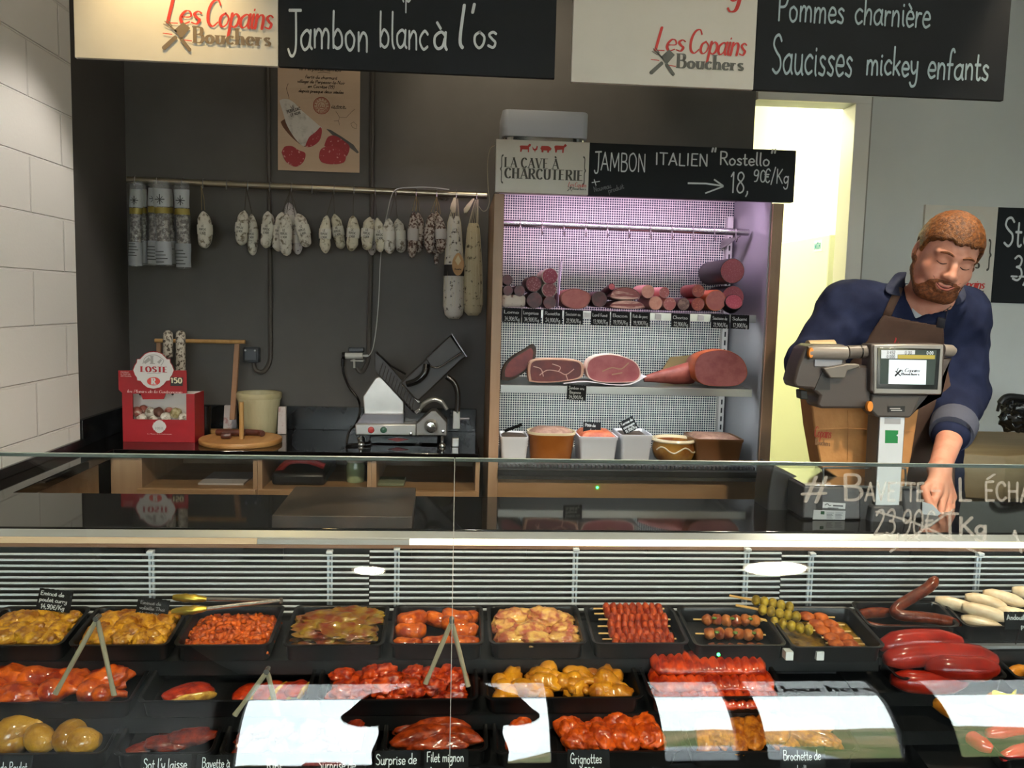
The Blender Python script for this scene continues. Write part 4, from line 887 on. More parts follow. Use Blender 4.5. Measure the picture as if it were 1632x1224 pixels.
# price tags in the cabinet
tagm = mat('tag_black', '101214', .7, spec=.2)
def tag(px, py, wpx, hpx, Y, lines, label, tilt=0, lean=.15, cat='price tag', clip=True, group=None, ink_=None, sz=None, rest=None):
    c = at(px, py, Y); k = c.y/F*1.0; w, h = wpx*k, hpx*k; r = V((math.cos(tilt), 0, -math.sin(tilt))); u = V((math.sin(tilt), lean, math.cos(tilt))).normalized(); nrm = u.cross(r)
    t = thing('price_tag', label, cat, c-u*h/2, group)
    o = c-r*w/2-u*h/2; n_ = max(6, int(w/.005)); pts = []
    for i in range(n_+1):
        pts.append(o+r*w*i/n_+u*(h*(.02 if i % 2 else 0)))
    pts += [o+r*w*(1-i/n_)+u*(h*(1-(.02 if i % 2 else 0))) for i in range(n_+1)]
    nn = r.cross(u).normalized(); nn = -nn if nn.dot(c-EYEP) > 0 else nn
    part(t, 'card', MB().prism(pts, -nn*.0016), tagm, smooth=False)
    tx = MB()
    for i, (s, x, y, fw, fh) in enumerate(lines):
        text(s, o+r*w*x+u*h*y, r, u, h*fh, .075 if not sz else sz, 'hand', mb=tx, fit_w=w*fw, jit=.03, seed=i+int(px))
    if lines: part(t, 'chalk_lettering', tx, ink_ or mat('chalk_tag', 'aeb2b0', .9), smooth=False)
    return t
GTg = 'price tags along the upper cabinet shelf'
yt = CF+.02
for px, py, a, b_, lb in ((816, 502, 'Lomo', '34,90€/Kg', 'black price tag reading Lomo below the cured loins'), (847, 503.5, 'Longanisse', '34,90€/Kg', 'black price tag second from the left cabinet post'), (881, 504.5, 'Rosette', '24,90€/Kg', 'black price tag reading Rosette below the dark red sausage'),
   (914, 505.5, 'Saucisson au', '21,90€/Kg', 'black price tag below the wide pink garlic sausage'), (957, 507, 'Lard fumé', '13,90€/Kg', 'black price tag reading Lard fumé below the smoked loin'), (989, 508, 'Bacon', '19,95€/Kg', 'black price tag reading Bacon below the bacon slabs'),
   (1021, 509, 'Rôti de porc', '19,90€/Kg', 'black price tag below the pale cut sausages'), (1085, 511, 'Chorizo', '22,90€/Kg', 'black price tag reading Chorizo standing alone on the upper shelf edge'), (1148, 512, 'Saucisson de', '21,90€/Kg', 'black price tag below the large pale pink ham sausage'), (1179.5, 513, 'Salami', '17,90€/Kg', 'black price tag reading Salami at the right end of the shelf edge')):
    a = a.replace('ô', 'o'); tag(px, py, 30.5, 23.5, yt, [(a, .07, .6, .8, .22), (b_, .12, .12, .78, .26)], lb, tilt=.02, group=GTg)
tag(919, 625.5, 31, 25, yt, [('Jambon cru', .07, .7, .82, .18), ('Bayonne', .12, .42, .6, .18), ('24,90€/Kg', .1, .1, .75, .2)], 'black price tag reading Jambon cru hanging on the middle shelf edge', tilt=.04, rest=1)
tag(943.5, 682, 29, 19, CF+.1, [('Pâté de', .1, .6, .6, .26), ('chorizo', .34, .16, .55, .26)], 'black price tag standing upright in the orange terrine', tilt=.03)
tag(1002, 678, 25, 23, CF+.1, [('Terrine de', .06, .68, .85, .2), ('campagne', .1, .4, .8, .2), ('18,90€/Kg', .12, .1, .8, .2)], 'tilted black price tag stuck in the white terrine', tilt=-.5)
t = tag(818, 682, 30, 9, CF+.1, [], 'black price tag seen almost edge on in the leftmost white terrine', tilt=-.38, lean=-1.2)
for px in (935.5, 1049, 1117): 
    p = at(px, 500+(px-935)*.03, CF+.0262); single('tag_holder', B((p.x-.011, CF+.0235, zs1c-.024), (p.x+.011, CF+.0265, zs1c-.004)), mat('holder_white', 'd0ced2', .5), {935.5: 'white clip on the shelf edge below the smoked loin', 1049: 'white clip on the shelf edge below the mottled sausages', 1117: 'white clip on the shelf edge below the red chorizo'}[px], 'clip')
# ------------------------------------------------------------------ sausage rail with hooks on the back wall
YR = 3.32
ra, rb = at(203, 286.5, YR), at(776, 312, YR); ra.x = max(ra.x, XL+.012); rb.x = min(rb.x, cx0-.004)
t = thing('sausage_rail', 'metal sausage rail with hooks mounted along the dark back wall', 'rail', (ra.x, YB, ra.z))
part(t, 'bar', MB().tube([ra, rb], .0125, 14), mat('rail_brass', 'a49a86', .28, metal=.9))
for f in (.03, .5, .97):
    q = ra.lerp(rb, f); part(t, 'wall_bracket', MB().tube([q+V((0, .004, 0)), (q.x, YB-.001, q.z)], .008, 8), mat('rail_brass', 'a49a86', .28, metal=.9))
q = at(706, 316, YR+.05); part(t, 'end_cap', MB().lathe([(.0005, -.012), (.02, -.01), (.026, 0), (.0005, .0)], (q.x, q.y, q.z), 18), steelp)
for px in (216, 250, 289, 322, 359, 392, 427, 461, 494, 529, 561, 595, 628, 661, 694, 726, 759):
    f = (px-203)/(776-203); p = ra.lerp(rb, f); part(t, 'hook', hook(p, .0148, .018), hk)
# ------------------------------------------------------------------ hanging sausages
mould = mat('sausage_mould', 'd6d1c6', .85, noise=(60, '7d7362', .5, .62), bump=(90, .9, .005)); mouldc = mat('sausage_mould_cream', 'd8d1bd', .85, noise=(60, '80765c', .52, .64), bump=(90, .9, .005)); mouldb = mat('sausage_mould_brown', 'b9aca2', .85, noise=(95, '4e352c', .47, .55), bump=(90, .6, .003)); mouldg = mat('sausage_mould_grey', 'c3bebb', .85, noise=(70, '5f5450', .56, .62), bump=(90, .6, .003))
string_m = mat('string_tan', '8f7d58', .9); string_d = mat('string_dark', '4a4038', .9); labelm = mat('paper_band', 'd9d5ca', .8)
GS = 'dry sausages hanging from the rail on the back wall'
def hang_saus(pt, pb, rpx, m, label, Y=YR-.012, hookpx=None, band=True, seed=1, cord=string_d, bulge=1.0, name='dry_sausage', bandm=None, txt=True, strings=1):
    a, b_ = at(*pt, Y), at(*pb, Y); r = rpx*Y/F*.98; ax = (b_-a); L = ax.length; d = ax.normalized()
    t = thing(name, label, 'sausage', (a+b_)/2, GS)
    pts, rs = [], []
    for s, k in ((0, .12), (.03, .3), (.09, .62), (.2, .9), (.38, 1.0), (.6, .98), (.78, .97), (.9, .8), (.965, .5), (.99, .25), (1.0, .1)):
        bend = V((math.sin(seed*2.1)*.006*math.sin(math.pi*s), 0, 0)); pts.append(a+ax*s+bend); rs.append(r*k*(1+.07*math.sin(seed*3+s*17)))
    mb = MB().tube(smooth_path(pts, 3), [rs[min(i//3, 10)]*(1-(i % 3)/3)+rs[min(i//3+1, 10)]*((i % 3)/3) for i in range(31)], 16)
    o = V((seed*3.3, 1, 2)); c0 = (a+b_)/2
    mb.v = [p+(p-(a+ax*((p-a).dot(d)/L))).normalized()*r*.10*mnoise.noise(p*26+o) for p in mb.v]
    part(t, 'body', mb, m, ang=70)
    if band:
        p0, p1 = a+ax*.36, a+ax*.62; bend = V((math.sin(seed*2.1)*.006, 0, 0))
        part(t, 'paper_band', MB().tube([p0+bend*.9, p0.lerp(p1, .5)+bend, p1+bend*.95], [r*1.10, r*1.12, r*1.09], 18, cap=False), bandm or labelm, ang=70)
        if txt:
            o_ = p0.lerp(p1, .18)+bend+V((0, -r*1.14, 0)); rr_ = V((-d.z, 0, d.x)); 
            tx = MB()
            for k, s in enumerate(('LE', 'PERPEZAC', 'LE NOIR')): text(s, o_+d*(k*.013+.004), rr_, -d, .008, .1, 'sans', mb=tx, jit=0, fit_w=(.01, .026, .022)[k], align='c')
            part(t, 'lettering', tx, mat('ink_soft', '57534c', .8), smooth=False)
    if hookpx is not None:
        h = ra.lerp(rb, (hookpx-203)/573)+V((0, -.033, -.016))
        for k in range(strings):
            e = a+V(((k-.5*(strings-1))*.012, 0, .004)); part(t, 'string', MB().tube([h, h.lerp(e, .5)+V((.003*k, 0, 0)), e], .0012, 5), cord)
    return t
u4 = lambda u, v: (180+.2328*u, 260+.2328*v); u5 = lambda u, v: (500+.1838*u, 270+.1838*v)
yb = YR+.035
for i, (f, tp, bt, w, m, hp, Y, cord, lb) in enumerate([
 (u4, (618, 330), (624, 585), 46, mould, 322, None, string_m, 'single white dry sausage hanging alone right of the bagged ones'),
 (u4, (902, 325), (880, 565), 40, mould, 392, None, string_d, 'left white dry sausage of the first pair on the rail'), (u4, (950, 350), (958, 632), 36, mould, 392, YR+.03, string_d, 'right white dry sausage of the first pair on the rail'),
 (u4, (1060, 330), (1042, 582), 40, mould, 427, None, string_d, 'white dry sausage hanging in front of the left conduit pipe'), (u4, (1085, 350), (1085, 578), 32, mouldg, 427, YR+.055, string_d, 'white dry sausage hanging half hidden by the left conduit pipe'),
 (u4, (1160, 335), (1130, 605), 44, mould, 461, YR-.02, string_d, 'left white dry sausage of the largest bunch'), (u4, (1200, 270), (1225, 520), 42, mouldg, 461, YR+.06, string_d, 'white dry sausage topmost at the back of the largest bunch'),
 (u4, (1190, 345), (1190, 635), 42, mould, 461, YR-.06, string_d, 'white dry sausage in front in the largest bunch'), (u4, (1255, 420), (1265, 625), 34, mouldg, 461, YR+.02, string_d, 'lower grey white dry sausage at the right of the largest bunch'), (u4, (1262, 345), (1325, 575), 42, mould, 461, YR-.04, string_d, 'right tilted white dry sausage of the largest bunch'),
 (u5, (115, 400), (105, 728), 48, mouldc, 529, None, string_d, 'left cream dry sausage of the pair right of the largest bunch'), (u5, (180, 388), (240, 690), 47, mouldc, 529, YR+.03, string_d, 'right tilted cream dry sausage of the pair right of the largest bunch'),
 (u5, (340, 402), (320, 708), 52, mouldc, 561, None, string_d, 'single pointed cream dry sausage left of the second conduit pipe'),
 (u5, (490, 412), (465, 700), 50, mouldc, 595, None, string_d, 'left cream dry sausage in front of the second conduit pipe'), (u5, (515, 430), (505, 745), 42, mouldg, 595, YR+.05, string_d, 'cream dry sausage at the back over the second conduit pipe'), (u5, (550, 420), (575, 718), 40, mouldc, 595, YR-.02, string_d, 'right cream dry sausage beside the white cable'),
 (u5, (655, 425), (665, 735), 50, mould, 628, None, string_d, 'left white dry sausage with pale band right of the white cable'), (u5, (725, 428), (760, 722), 52, mould, 628, YR+.04, string_d, 'right tilted white dry sausage with pale band right of the white cable')]):
    hang_saus(f(*tp), f(*bt), w*(.2328 if f is u4 else .1838), m, lb, Y or YR-.015, hp, seed=i+1, cord=cord, strings=2 if i == 0 else 1, txt=i not in (4, 6, 8, 14, 16, 17))
for i, (tp, bt, w, hp, Y, lb) in enumerate([((868, 370), (850, 770), 44, 661, YR-.02, 'left brown speckled dry sausage of the bunch with a small square label'), ((905, 372), (905, 720), 42, 661, YR+.03, 'right brown speckled dry sausage of the bunch with a small square label'),
   ((1030, 380), (1010, 730), 48, 694, YR-.02, 'left brown speckled dry sausage of the wide bunch beside the netted ones'), ((1062, 362), (1050, 735), 50, 694, YR+.03, 'middle brown speckled dry sausage of the wide bunch beside the netted ones'), ((1085, 400), (1100, 730), 46, 694, YR-.045, 'right brown speckled dry sausage of the wide bunch beside the netted ones'), ((1080, 700), (1068, 826), 20, 694, YR+.03, 'short thin dry sausage end hanging lowest in the wide speckled bunch')]):
    hang_saus(u5(*tp), u5(*bt), w*.1838, mouldb, lb, Y, hp if i < 5 else None, seed=i+30, cord=string_m, band=i in (0, 3, 4), txt=False, bandm=mat('band_grey', 'b9b3b0', .8), strings=2)
# big netted sausages
net = mat('net_cream', 'c9bfa2', .9)
for k, (px, top, b0, bot, w, m, lb) in enumerate([(724, 314, 345, 508, 16.5, mat('big_mould_white', 'c9c4bc', .85, noise=(50, '4b4440', .58, .64), bump=(60, .6, .004)), 'large white speckled sausage with a black band and oval wooden badge'), (757, 312, 356, 503, 15.5, mat('big_mould_cream', 'b8ab8c', .85, noise=(50, '4f4634', .57, .64), bump=(60, .6, .004)), 'large cream speckled netted sausage hanging beside the cabinet')]):
    Y = YR-.035; a, b_ = at(px, b0, Y), at(px-1, bot, Y); r = w*Y/F; r = min(r, .045); t = thing('netted_sausage', lb, 'sausage', (a+b_)/2, GS); ax = b_-a
    if k == 1: a.x -= .006; b_.x -= .006
    prof = ((0, .45), (.06, .62), (.2, .74), (.45, .88), (.7, .97), (.88, 1.0), (.96, .86), (1, .5))
    part(t, 'body', MB().tube([a+ax*s for s, _ in prof], [r*q for _, q in prof], 20), m, ang=70)
    nb_ = MB(); h = ra.lerp(rb, (px+2-203)/573)+V((0, -.033, -.02)); h.x = min(h.x, a.x+.02)
    for j in range(14):
        an = 2*math.pi*j/14; p0 = h+V((.006*math.cos(an), .006*math.sin(an), .0)); pts = [p0, a+V((r*.47*math.cos(an), r*.47*math.sin(an), .0))]
        for s, q in prof[1:6]:
            an += .12*(1 if j % 2 else -1); pts.append(a+ax*s+V((r*q*1.03*math.cos(an), r*q*1.03*math.sin(an), 0)))
        nb_.tube(pts, .0008, 4, cap=False)
    part(t, 'net', nb_, net)
    kn = h+V((-.006 if k == 0 else -.012, -.012, -.01)); part(t, 'net_end', MB().loft([[kn+V((x*s+dx, y*s, dz)) for x, y in ((-.008, -.006), (.008, -.006), (.008, .006), (-.008, .006))] for s, dx, dz in ((.5, 0, .012), (1.2, -.004 if k == 0 else -.016, -.012), (1.5, -.006 if k == 0 else -.026, -.03), (.8, -.004 if k == 0 else -.03, -.045))]), net, bevel=.002)
    if k == 0:
        s0, s1 = a+ax*.47, a+ax*.58; part(t, 'band', MB().tube([s0, s1], [r*.95, r*.98], 20, cap=False), mat('band_black', '1b1716', .6), label='black paper band')
        c = at(730, 421, Y-r-.012); sx, sz = 9.3*Y/F, 17.5*Y/F
        bd = MB().prism([c+V((sx*math.cos(x)*(1 if math.sin(x) < 0 else (1-.35*math.sin(x)**2)), 0, sz*math.sin(x))) for x in [2*math.pi*i/24 for i in range(24)]], (0, .004, 0))
        part(t, 'badge', bd, mat_wood('badge_wood', 'a97e4e', 'bb9060', 8, .6, 'x'), label='oval wooden badge')
        in_ = MB(); in_.v = [c+V((x*sx, -.0006, z*sz)) for x, z in ((0, .8), (.5, .3), (0, -.12), (-.5, .3))]; in_.f = [(0, 1, 2, 3)]; part(t, 'badge_emblem', in_, mat('badge_cream', 'cdbb92', .7), smooth=False)
        part(t, 'lettering', text('Rosette', c+V((0, -.0008, -sz*.5)), rx, rz, .006, .09, 'hand', jit=0, fit_w=sx*1.1, align='c'), ink, smooth=False)
# bagged sausages at the left end
film_m = mat('bag_film', 'b0b4b8', .16, coat=.6, alpha=.2, bump=(30, .5, .004)); bag_lab = mat('bag_label', 'a9adb0', .5, noise=(20, 'a5a9ab', .45, .6)); gold = mat('bag_gold', '8a7a34', .4, metal=.3); bag_low = mat('bag_label_lower', '8f9296', .5)
def bagged(tp, bt, wpx, Y, label, hookpx):
    a, b_ = at(*tp, Y), at(*bt, Y); w = wpx*Y/F; ax = b_-a; L = ax.length; d = ax.normalized(); sd = V((-d.z, 0, d.x)); sd = sd if sd.x > 0 else -sd
    t = thing('bagged_sausage', label, 'sausage', (a+b_)/2, GS)
    def flat(s0, s1, k, th, n=12):
        rings = []
        for i in range(n+1):
            s = s0+(s1-s0)*i/n; wv = k*(1+.05*math.sin(s*19+tp[0])); c = a+ax*s
            rings.append([c+sd*w/2*wv*math.cos(x)+V((0, th*math.sin(x), 0)) for x in [2*math.pi*j/14 for j in range(14)]])
        return MB().loft(rings)
    part(t, 'sausage', flat(.14, .9, .82, .013), mat('bagged_meat', '4f4642', .6, noise=(90, 'a39c96', .45, .6), bump=(60, .4)), ang=70)
    part(t, 'bag', flat(0, 1.0, 1.0, .0165), film_m, ang=70)
    def sheet(s0, s1, m, nm, k=1.01, th=.0178):
        mb = MB(); rings = []
        for i in range(5):
            s = s0+(s1-s0)*i/4; c = a+ax*s; wv = k*(1+.05*math.sin(s*19+tp[0]))
            rings.append([c+sd*w/2*wv*math.cos(x)+V((0, th*math.sin(x), 0)) for x in [math.pi+.06+(math.pi-.12)*j/10 for j in range(11)]])
        part(t, nm, mb.loft(rings, cap=False, closed=False), m, ang=70)
    sheet(.09, .30, bag_lab, 'label'); sheet(.31, .38, gold, 'gold_band', 1.012, .0180); sheet(.71, .985, bag_low, 'lower_label')
    tx = MB(); o = a+ax*.24+V((0, -.0195, 0))
    line_ = lambda pts, h: ribbon(tx, pts, [h]*len(pts), lambda z: o+sd*z[0]*w+(-d)*z[1]*w, cap=False)
    line_([(-.3, .12), (.3, .12)], .03); line_([(0, .45), (0, -.2)], .03); line_([(-.18, .3), (.18, -.1)], .02); line_([(.18, .3), (-.18, -.1)], .02)
    for k in range(5): line_([(-.4, -3.15-k*.22), (.1+.12*(k % 3), -3.15-k*.22)], .03)
    part(t, 'lettering', tx, mat('ink_bag', '2f3032', .7), smooth=False)
    return t
for tp, bt, w, Y, hp, lb in [((217, 290), (216, 425), 20, YR-.05, 216, 'clear bagged long sausage leftmost on the rail'), ((225, 290), (230, 422), 15, YR-.016, 216, 'clear bagged long sausage half hidden behind the leftmost one'),
  ((248, 288), (247, 423), 22, YR-.052, 250, 'left clear bagged long sausage of the fanned bunch'), ((256, 289), (262, 424), 24, YR-.088, 250, 'middle clear bagged long sausage of the fanned bunch'), ((262, 290), (275, 423), 20, YR-.0165, 250, 'right tilted clear bagged long sausage of the fanned bunch'),
  ((289, 290), (293, 428), 23, YR-.05, 289, 'clear bagged long sausage at the right, next to the single dry sausage')]:
    bagged(tp, bt, w, Y, lb, hp)
# white cable over the rail
pts = [at(x, y, Y) for x, y, Y in ((716, 302, YR-.02), (690, 299, YR-.02), (660, 298.5, YR-.02), (634, 301, YR-.03), (624, 312, YR-.05), (616, 345, YR-.03), (610, 380, YR+.05), (606, 420, YR+.09), (604, 470, YR+.1), (600, 520, YR+.1), (594, 556, YR+.1), (586, 568, YR+.1), (577, 567, YR+.095))]
single('white_cable', MB().tube(smooth_path(pts, 5), .002, 6), mat('cable_white', 'c9c8c4', .5), 'thin white cable looped over the rail and running down to the plug', 'cable')
single('string_end', MB().tube(smooth_path([at(x, y, CF-.02) for x, y in ((789, 232), (781, 238), (777, 262), (778, 300), (780, 320), (776, 334), (769, 336), (763, 328))], 5), .001, 5), mat('string_pale', 'a39a86', .9), 'loose pale string end dangling beside the cabinet sign', 'string')
# ------------------------------------------------------------------ things on the back worktop
zt = ZC+.0006
# red carton of little sausages
red = mat('carton_red', 'a00f1c', .4, coat=.2, noise=(4, '900d18', .4, .6), rand=False); kraft_w = mat('carton_white', 'c9c4be', .7); badge_w = mat('badge_white', 'cbcac8', .5)
YBx = atz(252, 705, ZC).y; u8 = lambda u, v: (180+.14706*u, 540+.14706*v)
P8 = lambda u, v, dy=0: at(*u8(u, v), YBx+dy)
x0, x1 = P8(108, 1050).x, P8(888, 1030).x; z1 = P8(500, 592).z; dp = .115
t = thing('sausage_carton', 'red counter display carton full of small round sausages, opened in front', 'carton', ((x0+x1)/2, YBx, zt)); CT = t
th = .003; wx0, wx1 = P8(212, 700).x, P8(795, 700).x; wz0, wz1 = P8(500, 876).z, P8(500, 595).z
fr = MB(); fr.box((x0, YBx, zt), (wx0, YBx+th, z1)); fr.box((wx1, YBx, zt), (x1, YBx+th, z1)); fr.box((wx0, YBx, zt), (wx1, YBx+th, wz0)); part(t, 'front', fr, red)
sd = MB(); sd.box((x0, YBx+th, zt), (x0+th, YBx+dp, z1)); sd.box((x1-th, YBx+th, zt), (x1, YBx+dp, z1)); sd.box((x0+th, YBx+th, zt), (x1-th, YBx+dp, zt+th)); part(t, 'side', sd, red)
part(t, 'lining', B((x0+th+.0005, YBx+dp-.02, zt+th+.0005), (x1-th-.0005, YBx+dp-.016, z1-.001)), kraft_w)
part(t, 'false_floor', B((x0+th+.0005, YBx+th+.0005, wz0-.02), (x1-th-.0005, YBx+dp-.021, wz0-.017)), kraft_w)
hd = MB().prism([P8(62, 342, .002), P8(800, 342, .002), P8(805, 590, .002), P8(575, 594, .002), P8(553, 652, .002), P8(328, 655, .002), P8(305, 594, .002), P8(110, 590, .002), P8(66, 550, .002)][::-1], (0, -.004, 0))
part(t, 'header', hd, red)
def cartouche(cu, cv, su, sv, Y, m, nm):
    pts = []
    for k in range(32):
        a = 2*math.pi*k/32; r = 1+.0*k; c_, s_ = math.cos(a), math.sin(a)
        e = .8+.2*max(abs(c_), abs(s_))**6
        pts.append((c_*e*1.02, s_*e))
    base = [(0, 1), (.22, .98), (.42, .88), (.58, .7), (.66, .6), (.8, .6), (.82, .42), (.92, .25), (1, 0), (.92, -.25), (.82, -.4), (.8, -.56), (.64, -.58), (.5, -.78), (.3, -.95), (0, -1.02)]
    full = base+[(-x, y) for x, y in base[-2:0:-1]]
    return MB().prism([at(*u8(cu+su*x, cv-sv*y), Y) for x, y in full], (0, -.0012, 0))
part(t, 'badge', cartouche(440, 340, 228, 205, YBx-.0045, red, 'x'), mat('badge_edge', '9a1a20', .4)); part(t, 'badge', cartouche(440, 340, 218, 196, YBx-.0058, badge_w, 'x'), badge_w, label='white scalloped badge')
part(t, 'badge', cartouche(503, 950, 76, 70, YBx-.0004, badge_w, 'x'), badge_w, label='small white scalloped badge')
YT = YBx-.0082; e8 = lambda u, v: at(*u8(u, v), YT); k8 = .14706*YT/F
part(t, 'lettering', text('LOSTE', e8(302, 357), rx, rz, 56*k8, .1, 'serif', jit=0, fit_w=285*k8), mat('badge_red', 'a3202a', .5), smooth=False)
ov = MB(); ov.v = [e8(440+72*math.cos(2*math.pi*i/20), 460-46*math.sin(2*math.pi*i/20)) for i in range(20)]; ov.f = [tuple(range(20))]; part(t, 'emblem', ov, mat('badge_orange', 'c8413a', .5), smooth=False)
a = text('R', e8(420, 490)+V((0, -.0006, 0)), rx, rz, 62*k8, .12, 'serif', jit=0); 
part(t, 'lettering', a, badge_w, smooth=False)
a = MB(); P_ = lambda z: e8(*z); ribbon(a, sm2([(325, 270), (345, 210), (400, 178), (470, 178), (530, 215), (550, 240), (520, 290)], 4), [4]*25, P_, cap=False); text('L', e8(415, 268), rx, rz, 80*k8, .14, 'serif', jit=0, mb=a); ribbon(a, [(340, 262), (400, 215)], [14, 20], P_, cap=False); ribbon(a, [(490, 262), (525, 225)], [16, 10], P_, cap=False); ribbon(a, [(370, 375), (515, 375)], [3, 3], P_, cap=False)
part(t, 'emblem', a, mat('badge_grey', '9c9a98', .6), smooth=False)
sq = MB(); sq.v = [e8(*z)+V((0, .0035, 0)) for z in ((622, 415), (756, 420), (752, 512), (620, 512))]; sq.f = [(0, 1, 2, 3)]; part(t, 'sticker', sq, mat('sticker_black', '2b2a2a', .5), smooth=False)
part(t, 'lettering', text('150', e8(626, 478)+V((0, .003, 0)), rx, rz, 54*k8, .1, 'sans', jit=0, fit_w=122*k8), mat('sticker_cream', 'cfc9a8', .5), smooth=False)
a = text('les Plaisirs de la Gastronomie', e8(150, 582)+V((0, .0035, 0)), rx, rz, 30*k8, .06, 'script', slant=.2, jit=0, fit_w=570*k8)
for k, s in enumerate(('PRODUIT', 'DE TRADITION', 'ARTISANAL')): text(s, e8(80, 368+k*21)+V((0, .0035, 0)), rx, rz, 12*k8, .09, 'sans', jit=0, fit_w=(90, 100, 115)[k]*k8, mb=a)
text('les Plaisirs de la Gastronomie', e8(370, 1036)+V((0, .0035, 0)), rx, rz, 12*k8, .06, 'script', jit=0, fit_w=255*k8, mb=a)
part(t, 'lettering', a, mat('carton_ink', 'd8b0ae', .5), smooth=False)
part(t, 'lettering', text('LOSTE', e8(455, 982)+V((0, .0045, 0)), rx, rz, 24*k8, .1, 'serif', jit=0, fit_w=90*k8), mat('badge_grey', '9c9a98', .6), smooth=False)
for u in (257, 612):
    c = P8(u, 612, .06); part(t, 'punched_hole', MB().lathe([(.0005, 0), (.0045, 0), (.0045, .001), (.0005, .001)], (c.x, YBx+dp-.0205, c.z), 14, 'y'), mat('hole_dark', '1c1817', .8))
GB = 'small round sausages in the red carton'
bm_ = [mould, mat('ball_brown', '5b3a30', .6, bump=(60, .3)), mat('ball_olive', '8a7c50', .8, noise=(50, 'c0b492', .45, .6)), mat('ball_red', '8e4a40', .6, noise=(60, 'bba79a', .5, .66))]
for i, (u, v, r, m, lb) in enumerate([(262, 790, 56, 3, 'mottled round sausage at the left edge of the carton window'), (315, 865, 58, 0, 'pale round sausage low at the left in the carton window'), (330, 760, 44, 3, 'small reddish round sausage at the back left of the carton'), (410, 795, 58, 0, 'pale round sausage left of the brown one in the carton'), (493, 795, 54, 1, 'smooth brown round sausage in the middle of the carton'), (440, 868, 44, 0, 'pale round sausage lowest in the middle of the carton'),
   (575, 850, 60, 0, 'pale round sausage right of the brown one in the carton'), (610, 790, 50, 3, 'mottled round sausage at the back right of the carton'), (685, 805, 60, 2, 'olive round sausage with a pale front at the right of the carton'), (760, 855, 52, 0, 'pale round sausage at the right edge of the carton window')]):
    R_ = r*k8; c = P8(u, v, 0); c = at(*u8(u, v), YBx+.02+R_+(.02 if lb.find('back') > 0 else 0)); 
    single('round_sausage', blob(i+1, R_, R_, R_, .1, 2, 3).xf(Matrix.Translation(c)), bm_[m], lb, 'sausage', GB)
# wooden rack with two hung sausages
YK = YBx+.21; oak = mat_wood('rack_wood', '9c7440', 'b08a54', 10, .5, 'z')
f6 = lambda u, v: (160+.2451*u, 500+.2451*v); K = lambda u, v, Y: at(*f6(u, v), Y)
t = thing('wooden_rack', 'wooden rack with two posts and a crossbar standing behind the round board', 'rack', (K(640, 690, YK).x, YK, zt))
a, b_ = K(355, 175, YK), K(942, 183, YK); part(t, 'crossbar', MB().tube([a, b_], .008, 12), oak)
part(t, 'post', MB().prism([K(872, 175, YK+.008), K(905, 175, YK+.008), K(872, 690, YK+.008), K(838, 690, YK+.008)], (0, .018, 0)), mat_wood('rack_post', '8a6448', 'a07858', 10, .5, 'z'), bevel=.002)
part(t, 'post', MB().prism([K(362, 175, YK+.008), K(392, 175, YK+.008), K(392, 690, YK+.008), K(362, 690, YK+.008)], (0, .018, 0)), mat_wood('rack_post', '8a6448', 'a07858', 10, .5, 'z'), bevel=.002)
xa_, xb_ = K(362, 690, YK).x, K(905, 690, YK).x; part(t, 'base', B((xa_-.01, YK-.012, zt), (xb_, YK+.045, zt+.013)), oak, bevel=.002)
for i, (u, v0, v1, w, lb) in enumerate(((440, 148, 285, 31, 'shorter speckled sausage draped over the wooden rack bar'), (522, 148, 420, 31, 'longer speckled sausage draped over the wooden rack bar'))):
    k = YK/F*.2451; r = w*k*.95
    p = [K(u, v1, YK-.021), K(u, 300 if i else 240, YK-.022), K(u, 200, YK-.02), K(u, 165, YK-.012)+V((0, 0, .004)), K(u, 150, YK)+V((0, 0, .008)), K(u, 175, YK+.026), K(u, 240, YK+.03)]
    single('dry_sausage', MB().tube(smooth_path(p, 4), [r*(.8 if j in (0, 24) else 1) for j in range(25)], 14), mat('sausage_speckled', 'b3aa9b', .85, noise=(85, '4a4036', .5, .56), bump=(90, .5, .003)), lb, 'sausage')
# round board with peg, brown sausages
YO = 3.1; c = at(384, 700, 3.1); rb_ = 63*c.y/F
t = thing('round_board', 'round wooden serving board with an upright peg', 'board', (c.x, c.y, zt)); RB = t
part(t, 'disc', MB().lathe([(.001, 0), (rb_*.985, 0), (rb_, .003), (rb_, .015), (rb_*.985, .018), (.001, .018)], (c.x, c.y, zt), 48), mat_wood('board_wood', '9a6a38', 'b98a55', 4, .45, 'y'))
pg = K(918, 760, c.y-.03); part(t, 'peg', MB().tube([(pg.x, c.y-.03, zt+.018), (pg.x, c.y-.03, K(918, 575, c.y-.03).z)], .0085, 12), oak)
sm = mat('sausage_smoked', '45211a', .35, coat=.3, noise=(20, '5f3024', .4, .65), bump=(50, .3))
for i, (p, r, lb) in enumerate((([(735, 740, .02), (790, 720, .01), (860, 715, .005), (930, 722, .005)], .0125, 'smoked brown sausage lying left of the peg on the round board'), ([(900, 726, .03), (960, 724, .028), (1020, 722, .02), (1045, 724, .0)], .0115, 'smoked brown sausage lying right of the peg on the round board'), ([(805, 745, -.055), (830, 748, -.057), (862, 742, -.05)], .011, 'short smoked sausage end lying in front on the round board'))):
    z = zt+.0185+r; pts = [V((K(u, v, c.y).x, c.y+dy+(.02 if i < 2 else .022), z)) for u, v, dy in p]
    single('smoked_sausage', MB().tube(smooth_path(pts, 5), [r*(.75 if j in (0, (len(p)-1)*5) else 1) for j in range((len(p)-1)*5+1)], 14), sm, lb, 'sausage')
